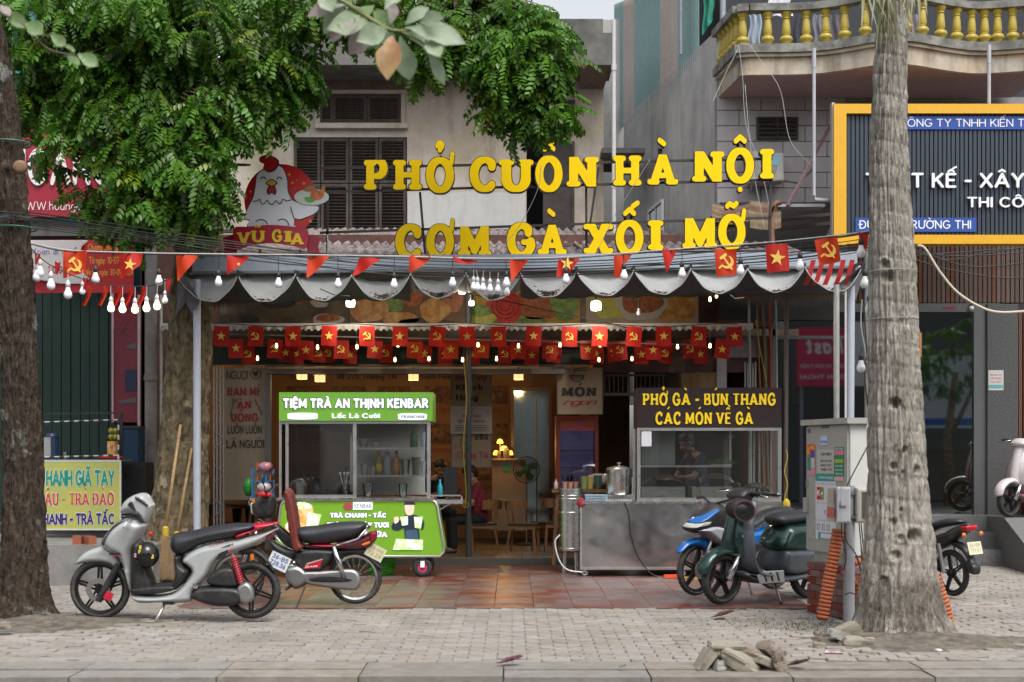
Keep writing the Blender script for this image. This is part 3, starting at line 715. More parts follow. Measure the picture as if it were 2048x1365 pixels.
def bfront(px):   # front depth of balcony
 return 19.5 - .55 * math.exp(-((px - 1790) / 110.) ** 2) + (.0 if px < 1950 else -.002 * (px - 1950))
path = [(X_(1437,20.7),20.7),(X_(1480,19.55),19.55)]
for px in range(1500,2120,20): Yf = bfront(px); path.append((X_(px, Yf), Yf))
def band(mb, out, z0, z1):
 vs = []; n = len(path)
 for i,(x, y) in enumerate(path):
  dx = -out if i == 0 else 0; o_ = (x - (out if i < 2 else 0), y - (out if i > 0 else 0))
  vs += [(o_[0], o_[1], z0),(o_[0], o_[1], z1),(x + (.25 if i < 1 else 0),20.68, z0),(x + (.25 if i < 1 else 0),20.68, z1)]
 fs = []
 for i in range(n - 1):
  a, b = 4 * i,4 * i + 4
  fs += [(a, b, b + 1, a + 1),(a + 1, b + 1, b + 3, a + 3),(a, a + 2, b + 2, b)]
 return mb.add(vs, fs)
zs0 = Z_(150,19.5)
band(MB(),0, zs0, zs0 + .24).b('balcony_slab', M('ochre_plaster', (.52,.42,.31),.85, col2=(.55,.51,.44), scale=2.2, var=.15, streak=1., scol=(.04,.04,.035)), rb)
band(MB(),.05, zs0 + .241, zs0 + .29).b('balcony_moulding', M('ochre_plaster'), rb)
band(MB(),.09, zs0 + .291, zs0 + .41).b('balcony_cap', M('lichen_concrete', (.28,.275,.25),.95, col2=(.12,.12,.11), scale=4, bump=.5, bscale=30), rb)
band(MB(),-.02, zs0 - .012, zs0 - .002).b('soffit', M('mauve_soffit', (.45,.33,.33),.85, var=.12), rb)
zr = Z_(15,19.5)
m_ = MB(); rp = [(x - (.02 if i < 2 else 0), y + .05, zr + .0) for i,(x, y) in enumerate(path)]
for a, b in zip(rp[:-1], rp[1:]): m_.bar(a, b,.16,.1)
m_.b('balcony_rail', M('lichen_concrete'), rb)
zb0 = zs0 + .41; hb = zr - .05 - zb0
prof = [(.06,0),(.062,.04),(.045,.06),(.045,.08),(.075,.16),(.082,.2),(.07,.27),(.045,.31),(.052,.33),(.045,.35),(.055,.4),(.048,.6),(.04,.78),(.052,.8),(.04,.83),(.045,.88),(.065,.93),(.065,1.0)]
bal = MB().lathe((0,0,0), [(r_ * 1.15, h * hb) for r_, h in prof],14).b('baluster', M('yellow_paint', (.52,.40,.06),.45, var=.12, streak=.5, scol=(.1,.08,.03), bump=.1), mesh_only=True, smooth=50)
bx = [(X_(1487,19.55),19.62)]
for px in (1536,1573,1613,1652,1690,1731,1845,1882,1914,1944,1970,1996,2026,2058): bx.append((X_(px, bfront(px) + .05), bfront(px) + .07))
for k in range(5): t = (k + 1) / 5.6; bx.append((X_(1484,19.6) + (X_(1440,20.7) - X_(1484,19.6)) * t,19.62 + 1.05 * t))
bx.append((X_(1770,19.1),19.0)); bx.append((X_(1808,19.1),19.0))
for x, y in bx:
 o = link('baluster', bal, rb); o.location = Vector((x, y, zb0)) - wloc(rb)
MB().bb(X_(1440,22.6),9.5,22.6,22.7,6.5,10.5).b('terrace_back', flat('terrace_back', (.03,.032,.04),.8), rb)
for i,(px, w_, h_, col, nm) in enumerate([(1512,.16,.55,(.35,.42,.5), 'pale blue shirt hanging behind the first balusters'),(1562,.3,.32,(.7,.68,.75), 'white garment hanging above the balcony rail'),(1606,.2,.7,(.05,.055,.07), 'black garment hanging behind the balcony balusters'),(1640,.16,.5,(.2,.21,.24), 'grey garment hanging behind the middle balusters'),(1675,.22,.6,(.12,.11,.13), 'dark trousers hanging behind the balcony near the palm'),(1838,.18,.7,(.28,.25,.3), 'mauve grey garment hanging right of the palm trunk')]):
 x0 = X_(px,20.2); z0 = zr + (.45 if i == 1 else .15)
 o = MB().grid(lambda u, v: (x0 + (u - .5) * w_ * (1 + .2 * v) + .02 * sin(v * 7 + i),20.3 + .03 * sin(u * 12 + i), z0 - v * h_),14,10)
 tag(o.b('garment', M('cloth_%d' % i, col,.85), smooth=1), nm, 'garment')
for px, yt, yb_ in ((1628,98,392),(1978,90,208)):
 o = MB().cyl(P(px, yt,18.95), P(px, yb_,18.95),.024).cyl(P(px, yt,18.95), P(px, yt + 38,18.95),.029)
 tag(o.b('pvc_pole', M('grey_white_pvc', (.42,.42,.46),.45, var=.06), smooth=40), 'pale pole running down %s the yellow framed sign' % ('left of' if px < 1700 else 'onto the top edge of'), 'pole')
ac = thing('air_conditioner', 'beige outdoor air conditioner box on the painted block wall', 'air conditioner', P(1545,366,20.4))
pillow(MB(), [(X_(a,20.3), Z_(b,20.3)) for a, b in ((1497,302),(1568,306),(1568,362),(1497,366))],.02,.03,.13, yc=20.45, smooth=False, cell=.012).b('casing', M('beige_metal', (.47,.46,.42),.5, var=.08), ac, smooth=40)
m_ = MB()
for k in range(7): m_.torus(P(1528,335,20.3),.03 + .025 * k,.004,28,5)
m_.b('fan_grille', flat('grille_grey', (.12,.12,.12)), ac); MB().lathe(P(1528,335,20.315), [(0,-.01),(.055,-.01),(.06,0)],20, 'y').b('fan_hub', flat('hub_pale', (.5,.5,.47)), ac)
MB().pbox(1541,1561,311,331,20.295,.004).b('badge', flat('badge_blue', (.25,.5,.6)), ac)
MB().tube([P(1568,362,20.4), P(1595,366,20.4), P(1620,345,20.5), P(1628,330,20.55)],.018).b('hose', flat('hose_grey', (.15,.15,.15)), ac, smooth=1)
ys = thing('company_sign', 'wide dark ribbed company sign in a yellow frame behind the palm', 'sign', P(1850,487,18.8))
Y0 = 18.8
m_yf = M('yellow_sign_frame', (.72,.38,.012),.4, var=.06)
MB().pbox(1668,1693,208,490, Y0,.22).b('frame', m_yf, ys); MB().pbox(1693,2120,208,227, Y0,.22).b('frame', m_yf, ys); MB().pbox(1693,2120,470,488, Y0,.22).b('frame', m_yf, ys)
m_ = MB().pbox(1693,2120,227,470, Y0 + .1,.02); m_.b('backing', flat('sign_back', (.035,.045,.055)), ys)
rib = MB().box((0,0,0),(.042,.03,(470 - 228) * Y0 / F)).b('metal_rib', M('slate_rib', (.05,.062,.08),.38,.5, var=.05), mesh_only=True)
px = 1697
while px < 2118:
 o = link('metal_rib', rib, ys); o.location = P(px,349, Y0 + .08) - wloc(ys); px += 8.7
MB().pbox(1799,2120,233,259, Y0 + .04,.02).b('strip', flat('sign_blue', (.012,.06,.3)), ys); MB().pbox(1711,1953,436,464, Y0 + .04,.02).b('strip', M('sign_blue'), ys)
m_wl = flat('sign_white', (.8,.8,.82));
def lt(s, *a, **k): m_ = MB(); ptext(m_, s, *a, **k); return m_
lt('CÔNG TY TNHH KIẾN TRÚC', 1798,2096,238,254, Y0 + .037, wt=.055).b('lettering', m_wl, ys)
letters('THIẾT KẾ - XÂY DỰNG', 1730,2180,347,377, Y0 + .04, m_wl, ys, wt=.095, depth=.035, cell=.04)
letters('THI CÔNG', 1933,2098,395,416, Y0 + .04, m_wl, ys, wt=.095, depth=.03, cell=.04)
lt('ĐƯỜNG TRƯỜNG THI', 1719,1942,441,458, Y0 + .037, wt=.07).b('lettering', m_wl, ys)
MB().pbox(1664,1669,205,490, Y0 + .05,.1).b('side_edge', flat('edge_grey', (.4,.4,.42)), ys)
rf = thing('glass_shopfront', 'dark glass shopfront under a brown slatted fascia', 'shopfront', (6,20.6,.45))
Yf = 20.5
MB().pbox(1700,2140,480,606, Yf + .05,.1).b('fascia_backing', flat('fascia_dark', (.02,.012,.01)), rf)
sl_ = MB().box((0,0,0),(.052,.045,(606 - 486) * Yf / F)).b('slat', M('brown_fascia_wood', (.115,.055,.035),.55, var=.15, rnd=.12), mesh_only=True)
px = 1702
while px < 2120: o = link('slat', sl_, rf); o.location = P(px,546, Yf + .03) - wloc(rf); px += 9.2
m_alu = M('dark_aluminium', (.13,.135,.135),.45,.5, var=.05)
MB().pbox(1545,2000,607,624, Yf,.12).b('lintel', m_alu, rf)
zf = Z_(1030, Yf)
for a, b in ((1545,1553),(1692,1700),(1948,1975),(1800,1806)): MB().pbox(a, b,624,1030, Yf,.1).b('mullion', m_alu, rf)
MB().pbox(1553,1692,672,678, Yf + .01,.06).b('transom', m_alu, rf)
g_sh = glass('shop_glass', (.5,.56,.56),.26)
for a, b, c, d in ((1553,1692,624,672),(1553,1692,678,1030),(1700,1800,624,1030),(1806,1948,624,1030)): MB().pbox(a, b, c, d, Yf + .05,.012).b('pane', g_sh, rf)
MB().pbox(1975,2036,608,1030, Yf - .05,.4).b('granite_column', M('granite', (.11,.11,.11),.35, col2=(.055,.055,.055), scale=60, var=.1, contrast=(.45,.55)), rf)
sl2 = MB().box((0,0,0),(.05,.04,3.1)).b('slat', M('brown_fascia_wood'), mesh_only=True)
for px in (2040,2050,2060,2070): o = link('slat', sl2, rf); o.location = Vector((X_(px, Yf - .03), Yf - .03,2.1)) - wloc(rf)
MB().pbox(2036,2140,606,1030, Yf + .02,.1).b('side_panel', flat('fascia_dark'), rf)
m_gr = M('grey_granite', (.2,.2,.2),.4, col2=(.1,.1,.1), scale=70, var=.1, contrast=(.45,.55))
struct(MB().bb(X_(1545, Yf),9.5,20.2,26,-.03, zf).b('shop_platform', m_gr))
z2 = zf * .66; z1_ = zf * .33
struct(MB().bb(X_(2008,19.5),9.5,19.51,20.19,-.02, zf - .004).b('landing', m_gr))
st = thing('granite_steps', 'grey granite steps up to the glass shop beside the ramp', 'steps', P(1930,1110,19.6))
for k in range(2): MB().bb(X_(1820,20), X_(1985 + 22 * (1 - k),20),19.55 + .32 * k,20.19,-.02, zf * (k + 1) / 3).b('step', m_gr, st)
struct(MB().add([(X_(2030,18.5),17.2,0),(9,17.2,0),(9,19.5, zf),(X_(2008,19.5),19.5, zf),(X_(2008,19.5),19.5,-.02),(9,19.5,-.02)], [(0,1,2,3),(0,3,4),(1,5,2)]).b('ramp', M('ramp_concrete', (.16,.16,.155),.8, bump=.3)))
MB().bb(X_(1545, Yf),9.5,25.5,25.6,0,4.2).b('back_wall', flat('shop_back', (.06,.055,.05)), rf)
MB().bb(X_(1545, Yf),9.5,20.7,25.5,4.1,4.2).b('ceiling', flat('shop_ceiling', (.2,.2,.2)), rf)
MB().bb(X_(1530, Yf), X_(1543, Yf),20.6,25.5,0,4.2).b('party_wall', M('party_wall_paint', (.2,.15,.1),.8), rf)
o = thing('reception_desk', 'brown wooden desk just inside the glass shop door', 'desk', (5.0,23, zf))
MB().bb(X_(1850,23), X_(1935,23),22.8,23.4, zf, zf + .95).b('desk_body', M('desk_wood', (.2,.11,.05),.5), o); MB().bb(X_(1845,23), X_(1940,23),22.75,23.45, zf + .951, zf + 1.0).b('desk_top', M('desk_top_wood', (.28,.16,.08),.4), o)
o = thing('poster_stand', 'narrow yellow and white poster standing inside the left glass pane', 'poster', P(1594,812,20.7))
MB().pbox(1585,1602,742,808,20.72,.02).b('board', flat('poster_white', (.5,.5,.48)), o); MB().pbox(1586,1601,748,788,20.715,.003).b('print', M('poster_yellow', (.6,.4,.03),.6, col2=(.5,.08,.04), scale=14, var=0), o)
for i, px in enumerate((1618,1640)):
 o = thing('blue_chair', '%s blue plastic chair inside the glass shop' % ('left' if i == 0 else 'right'), 'chair', P(px,985,22.4))
 s0 = P(px,945,22.4); s0.z = zf + .45; mb_ = flat('blue_plastic', (.02,.09,.3),.4)
 MB().box(s0,(.38,.38,.03)).b('seat', mb_, o); MB().box(s0 + Vector((0,.18,.24)),(.36,.03,.4), MR(R(-8),3, 'X')).b('backrest', mb_, o)
 for a in (-.15,.15):
  for b in (-.15,.15): MB().bar(s0 + Vector((a, b,0)),(s0.x + a * 1.15, s0.y + b * 1.15, zf),.03).b('leg', mb_, o)
o = thing('paper_notice', 'small white paper notice taped to the granite column', 'notice', P(1992,780, Yf - .06))
MB().pbox(1977,2007,741,781, Yf - .056,.004).b('sheet', flat('paper', (.5,.5,.48)), o)
m_ = MB()
for k, y in enumerate((748,755,762)): ptext(m_, ['NOI QUY CO', 'CAM VAO KHU', 'VUC NAY'][k],1981,2003, y, y + 4, Yf - .058, wt=.07, cell=.09)
m_.b('lettering', flat('notice_red', (.5,.05,.05)), o); MB().pbox(1978,2006,770,777, Yf - .0575,.001).b('strip', flat('notice_green', (.1,.35,.35)), o)
o = thing('security_camera', 'small white dome security camera above the shop door', 'camera', P(1943,618, Yf)); MB().sph(P(1943,617, Yf - .05),.035,12).b('dome', flat('cam_white', (.7,.7,.7)), o); MB().cyl(P(1943,610, Yf - .05), P(1943,610, Yf),.02).b('mount', flat('cam_black', (.03,.03,.03)), o)
o = MB().pbox(1886,1912,614,619, Yf - .004,.003); tag(o.b('exit_light_strip', flat('dim_red_strip', (.2,.02,.04))), 'dim red strip sticker on the lintel of the glass shop', 'sticker')
m_rs = M('rusty_sheet', (.22,.13,.09),.8,.2, col2=(.3,.24,.14), scale=4, streak=.8, var=.2)
o = thing('torn_roof_sheet', 'torn rusty corrugated sheets propped beside the yellow sign', 'roof sheet', P(1490,460,19.6))
for k,(x0, x1, y0, y1, sag) in enumerate([(1424,1500,405,440,18),(1500,1562,400,455,10),(1420,1475,432,460,8)]):
 MB().grid(lambda u, v: P(x0 + (x1 - x0) * u, y0 + (y1 - y0) * v + sag * sin(u * 3) * .5 + 4 * sin(v * 2 * pi * 3.5),19.4 + .5 * (1 - v) + .02 * sin(v * 2 * pi * 3.5)),16,42).b('sheet', m_rs, o, smooth=1)
o = thing('dark_lean_to', 'dark gap with rafters behind the torn roof sheets', 'lean-to', P(1600,480,20)); MB().pbox(1440,1670,405,640,20.45,.05).b('back', flat('gap_dark', (.018,.016,.014)), o)
for y in (440,458): MB().bar(P(1560, y,20.1), P(1690, y - 14,20.1),.05).b('rafter', M('rafter_wood', (.14,.1,.08),.8), o)
MB().bar(P(1640,510,19.8), P(1668,442,19.8),.035).b('brace', M('painted_post'), o); MB().pbox(1556,1650,408,414,19.7,.3).b('flashing', M('grey_white_pvc'), o)
o = thing('ribbed_hose', 'brown ribbed hose curving down beside the yellow sign', 'hose', P(1545,480,19.2))
hp = cr([(1560,405),(1548,412),(1542,440),(1545,500),(1546,520)], False,12); pts = [P(a, b,19.2) for a, b in hp]
MB().tube(pts,.032,10).b('tube', M('hose_brown', (.2,.09,.06),.6), o, smooth=1)
m_ = MB()
for i in range(0, len(pts) - 1):
 q = (pts[i + 1] - pts[i]);
 if q.length < .003: continue
 for t in (0,.5): c0 = pts[i] + q * t; m_.tube([c0 - q.normalized() * .008, c0 + q.normalized() * .008],.041,10)
m_.b('rib', M('hose_brown_rib', (.3,.14,.09),.6), o)
o = MB().tube([P(1626,388,19.0), P(1630,400,19.0), P(1668,402,19.0)],.03); tag(o.b('elbow_pipe', M('grey_white_pvc'), smooth=1), 'pale elbow pipe meeting the left side of the yellow frame', 'pipe')
o = MB().bar(P(1575,412,19.6), P(1662,250,20.3),.035); tag(o.b('slanted_rod', M('mauve_rod', (.24,.14,.15),.7)), 'slanted maroon rod between the pale pole and the yellow frame', 'rod')
# across the street (seen in reflections)
ac_ = thing('street_house', 'row of pale shophouses across the street, added only for reflections', 'building', (0,-12,0))
MB().bb(-26,5,-16,-12,-.1,8).bb(19,34,-16,-12,-.1,7).b('wall', M('pale_facade', (.62,.6,.56),.8), ac_)  # unseen pale fronts added to brighten the steel and fill reflections
MB().bb(5,19,-16,-12.5,-.1,11).b('wall', M('dark_facade', (.1,.1,.1),.8), ac_)  # unseen block, raised to keep open sky out of the glass reflection
for k in range(9): MB().bb(-25 + 5 * k * .66,-23 + 5 * k * .66,-12.05,-11.95,0,2.8).b('window', flat('facade_window', (.04,.045,.05),.2), ac_)
sgx = thing('service_sign', 'pink shop sign across the street, mirrored in the shop glass', 'sign', (11,-9,3.5))
MB().bb(10.2,12.0,-9.1,-9,4.1,6.2).b('board', flat('sign_pink', (.55,.03,.1)), sgx); MB().bb(12.0,12.9,-9.1,-9,4.1,6.4).b('board_end', flat('cam_white'), sgx)
m_ = MB(); put_text(m_, 'Fast', (1.3,.6),(11.85,-8.98,5.25),(-1,0,0),(0,0,1),(0,1,0), wt=.1, slant=.15); put_text(m_, 'DỊCH VỤ SỬA CHỮA', (1.6,.14),(11.9,-8.98,4.75),(-1,0,0),(0,0,1),(0,1,0), wt=.08); put_text(m_, 'ĐIỆN THOẠI', (1.6,.16),(11.9,-8.98,4.35),(-1,0,0),(0,0,1),(0,1,0), wt=.09)
m_.b('lettering', flat('cam_white'), sgx)
for k, x in enumerate((10.4,12.2)): MB().cyl((x,-9.2,-.14),(x,-9.2,4.2),.06).b('post', M('painted_post'), sgx)
sgy = thing('pharmacy_sign', 'pale blue and white sign across the street, mirrored in the shop door', 'sign', (15.5,-9,3.5))
MB().bb(14.2,18.8,-9.1,-9,2.6,5.2).b('board', flat('sign_pale', (.55,.62,.68)), sgy); MB().bb(14.2,18.8,-9.0,-8.98,2.7,2.95).b('stripe', flat('sign_blue2', (.02,.1,.45)), sgy)
for k, x in enumerate((14.8,18.2)): MB().cyl((x,-9.2,-.14),(x,-9.2,2.8),.06).b('post', M('painted_post'), sgy)
# RESTAURANT SHELL
rs = thing('restaurant', 'open fronted rice and noodle restaurant with menu mural inside', 'restaurant', (-1,20.4,.1))
YS = 20.4
m_hdr = M('grey_header', (.2,.2,.2),.6, var=.1)
struct(MB().bb(X_(425, YS), X_(1545, YS),19.82,26,-.03,.085).b('restaurant_floor', M('dark_screed', (.12,.11,.10),.7)))
rf_ = bpy.data.objects['restaurant_floor']
m_ft = M('beige_floor_tile', (.30,.22,.15),.4, col2=(.2,.15,.11), scale=3, rnd=.15)
tm = MB().bb(-.147,.147,-.147,.147,-.006,.012).b('tile', m_ft, mesh_only=True)
for i in range(20):
 for j in range(9): o = link('tile', tm, rf_); o.location = (-3.9 + i * .3,20.0 + j * .3,.088)
m_or = M('amber_mural', (.30,.17,.085),.7, col2=(.36,.23,.13), scale=1.2, var=.1)
m_cl = M('interior_ceiling', (.22,.17,.13),.8)
MB().bb(-4.6,2.1,25.0,25.1,0,3.4).b('mural_wall', m_or, rs)
MB().bb(-4.7,-4.6,20.5,25.1,0,3.4).b('side_wall', M('amber_side', (.3,.16,.08),.8), rs)
MB().bb(-4.7,4.2,20.5,25.1,3.3,3.4).b('ceiling', m_cl, rs)
MB().bb(2.1,4.2,24.0,24.1,0,3.4).b('kitchen_wall', flat('kitchen_dark', (.035,.03,.028)), rs)
MB().bb(1.3,1.38,22.5,25,0,3.4).b('partition', M('amber_side'), rs)
MB().pbox(530,1130,738,748, YS - .06,.12).pbox(530,1130,729,733, YS - .04,.1).pbox(530,541,748,1100, YS - .02,.1).b('track_beam', m_hdr, rs)
MB().pbox(425,1210,655,729, YS,.1).b('header_board', M('dark_green_board', (.02,.045,.035),.6), rs)
MB().pbox(395,1545,470,655, YS + .12,.1).b('upper_front', M('brick_dim', (.14,.06,.045),.85, col2=(.09,.05,.04), scale=6), rs)
MB().pbox(1205,1545,655,745, YS + .4,.1).b('kitchen_header', M('pinkish_wall', (.14,.07,.06),.8, col2=(.07,.05,.05), scale=3), rs)
m_dishes = [M('dish_print_%d' % i, c1,.5, col2=c2, scale=9, var=.25) for i,(c1, c2) in enumerate([((.3,.09,.04),(.06,.03,.02)),((.08,.05,.03),(.35,.2,.08)),((.35,.12,.05),(.12,.12,.03)),((.15,.05,.03),(.4,.22,.1))])]
k = 0
for row,(y0, y1) in enumerate(((773,808),(848,888),(925,960))):
 for px in (574,667,756,850,950):
  MB().pbox(px, px + 64, y0, y1,24.98,.01).b('menu_photo', m_dishes[k % 4], rs)
  m_ = MB().lathe(P(px + 32,(y0 + y1) / 2,24.97), [(0,-.002),(.16,-.001),(.19,0)],20, 'y', (1.15,.75)); m_.b('dish_photo', m_dishes[(k + 1) % 4], rs)
  m_ = MB(); ptext(m_, ['GỎI CUỐN', 'PHỞ XÀO', 'CƠM GÀ', 'PHỞ BÒ'][k % 4], px + 6, px + 52, y1 + 9, y1 + 17,24.97, wt=.09, cell=.1); m_.b('lettering', flat('menu_red', (.4,.05,.02)), rs); k += 1
m_ = MB(); ptext(m_, '275 Trường Thi - TP Thanh Hóa', 694,902,748,759,24.96, wt=.08, cell=.07); m_.pbox(676,688,750,759,24.96,.002); m_.b('lettering', flat('mural_black', (.03,.02,.015)), rs)
m_ = MB(); ptext(m_, 'PHỞ CUỐN', 580,640,748,760,24.96, wt=.1, cell=.08); m_.b('lettering', flat('mural_brown', (.12,.04,.02)), rs)
fb = thing('food_banner', 'long printed banner with photos of fried chicken and rolls above the flags', 'banner', P(900,660,20.2))
Yb = 20.2
MB().pbox(438,1398,560,694, Yb,.03).b('cloth', M('banner_dim', (.14,.10,.06),.6, col2=(.045,.035,.03), scale=2, var=.1), fb)
def blob(px, py, rx, ry, mat, name='printed_food', d=.004, n=18, sq=0, Y=None):
 Y = Y or Yb; s_ = Y / F; c = P(px, py, Y - d); m_ = MB(); pts = [(c.x + cos(t) * rx * s_ * (1 + .1 * sin(3 * t + px)), c.z + sin(t) * ry * s_ * (1 + .08 * cos(4 * t + py))) for t in np.linspace(0,2 * pi, n, endpoint=False)]
 pillow(m_, pts,.0,.01,.002, yc=Y - d, cell=max(rx, ry) * s_ / 9); return m_.b(name, mat, fb)
fr1 = M('print_fried', (.42,.17,.03),.5, col2=(.6,.34,.1), scale=7, var=.25); fr2 = M('print_chicken', (.32,.08,.02),.5, col2=(.45,.16,.05), scale=14, var=.3)
grn = M('print_green', (.08,.17,.02),.5, col2=(.2,.3,.06), scale=9, var=.2); rd = M('print_rose', (.5,.03,.02),.5, var=.25, scale=8); yl = M('print_lime', (.5,.4,.04),.5, col2=(.3,.35,.05), scale=5)
dk = M('print_dark', (.05,.04,.035),.6, var=.2); whp = M('print_plate', (.4,.37,.33),.5, var=.1)
MB().pbox(700,930,562,650, Yb - .003,.002).b('printed_field', M('print_brown', (.16,.08,.03),.6, col2=(.08,.04,.02), scale=3), fb)
MB().pbox(934,1160,562,655, Yb - .003,.002).b('printed_field', M('print_gold', (.42,.27,.03),.6, col2=(.2,.14,.02), scale=2.5), fb)
MB().pbox(1172,1396,562,655, Yb - .003,.002).b('printed_field', M('print_beige', (.30,.24,.17),.6, col2=(.38,.32,.24), scale=2), fb)
for a in ((738,612,38,34, fr1),(800,638,36,14, fr1),(822,590,26,22, fr2),(868,622,30,24, fr1),(905,600,22,26, fr2),(790,600,18,26, grn),(850,648,60,12, dk)): blob(*a[:4], a[4], d=.006 + .001 * (a[0] % 5))
for a in ((1010,615,36,34, rd),(1078,600,44,42, fr2),(958,622,26,12, grn),(962,638,30,14, yl),(1130,600,28,44, grn),(1050,645,40,12, grn)): blob(*a[:4], a[4], d=.008 + .001 * (a[0] % 7))
for r_ in (10,18,26): m_ = MB(); m_.torus(P(1010,612, Yb - .014), r_ * Yb / F,.008,24,5); m_.b('printed_petal', M('print_rose_dark', (.3,.01,.01),.5), fb)
for a in ((1225,600,44,40, yl),(1282,612,52,30, whp),(1283,606,42,22, fr2),(1342,586,40,10, grn),(1350,618,46,28, fr1),(1212,570,26,10, whp)): blob(*a[:4], a[4], d=.006 + .0015 * (a[0] % 5))
for a in ((555,606,34,12, dk),(560,592,16,9, rd),(600,598,20,10, fr2),(640,606,18,10, whp),(655,640,32,12, whp),(656,636,24,8, fr2),(500,640,20,10, dk)): blob(*a[:4], a[4], d=.006 + .001 * (a[0] % 5))
o = thing('inner_canopy', 'narrow white scalloped canopy edge running above the flag rows', 'canopy', P(900,655,19.4))
MB().pbox(320,1506,647,652,19.3,.5).b('rail', M('white_rail', (.5,.5,.5),.5, var=.06), o)
def fn(u, v): p = P(322 + 1184 * u,652 + v * (8 + 2.4 * sin(u * 2 * pi * 95)),19.3); p.y += .012 * sin(u * 2 * pi * 60); return p
MB().grid(fn,700,2).b('valance', M('white_valance', (.45,.44,.43),.6, var=.1), o)
MB().bar(P(425,668,19.5), P(1400,690,19.5),.02).b('wire_rail', m_hdr, o)
cr_ = thing('corrugated_roof', 'low corrugated fibre cement roof littered with dry leaves', 'roof', (0,20,4.2))
m_fc = M('fibre_cement', (.33,.27,.255),.85, col2=(.20,.165,.16), scale=1.3, var=.15, bump=.3, bscale=40, streak=.35, scol=(.05,.04,.035))
Ze, Zr = Z_(518,17.9), Z_(459,23.7)
x = X_(425,17.9); n = 0
while x < X_(1560,20):
 def fn(u, v, x=x):
  xx = x + u * .98; z = Ze + (Zr - Ze) * v + .028 * sin(u * 2 * pi * 7) + (.006 if n % 2 else 0)
  return (xx,17.9 + 5.8 * v, z)
 for v0, v1 in ((0,.36),(.34,.7),(.68,1.)):
  MB().grid(lambda u, v: tuple(Vector(fn(u, v0 + (v1 - v0) * v)) + Vector((0,0,.01 * (1 - v) + .0))),72,3).b('roof_sheet', m_fc, cr_, smooth=1)
 x += .97; n += 1
m_ = MB()
for i in range(420):
 v = rand(); xx = X_(uni(600,1540),19); u = xx
 if rand() < .65: xx = X_(uni(560,960),19)
 y = 17.95 + 5.7 * v; z = Ze + (Zr - Ze) * v + .03; a = rand() * 6.28; L_ = .015 + rand() * .025; c_, s_ = cos(a) * L_, sin(a) * L_
 m_.add([(xx - c_, y - s_, z),(xx + s_ * .4, y - c_ * .4, z + .004),(xx + c_, y + s_, z + .003),(xx - s_ * .4, y + c_ * .4, z)], [(0,1,2,3)])
o = m_.b('dry_leaves', M('dark_roof_leaf', (.07,.045,.03),.8), cr_, recalc=False); o['kind'] = 'stuff'
MB().pbox(430,1540,459,465,23.65,.1).b('flashing', M('dark_flashing', (.06,.05,.05),.7), cr_)
MB().bar(P(1090,492,19.5), P(1150,489,19.5),.05).bar(P(1150,489,19.5), P(1180,512,18.6),.04).b('loose_batten', M('rafter_wood'), cr_)
gb = thing('gutter_beam', 'long blue grey steel beam above the scalloped awning', 'beam', P(1000,530,17.5))
m_gb = M('blue_grey_paint', (.33,.38,.44),.5,.1, var=.1, streak=.2)
a, b = P(387,531,17.5), P(1712,520,17.5); MB().bar(a, b,.14,.19).b('beam', m_gb, gb); MB().bar(a + Vector((0,-.09,-.105)), b + Vector((0,-.09,-.105)),.06,.03).b('flange', M('grey_flange', (.14,.15,.17),.5), gb)
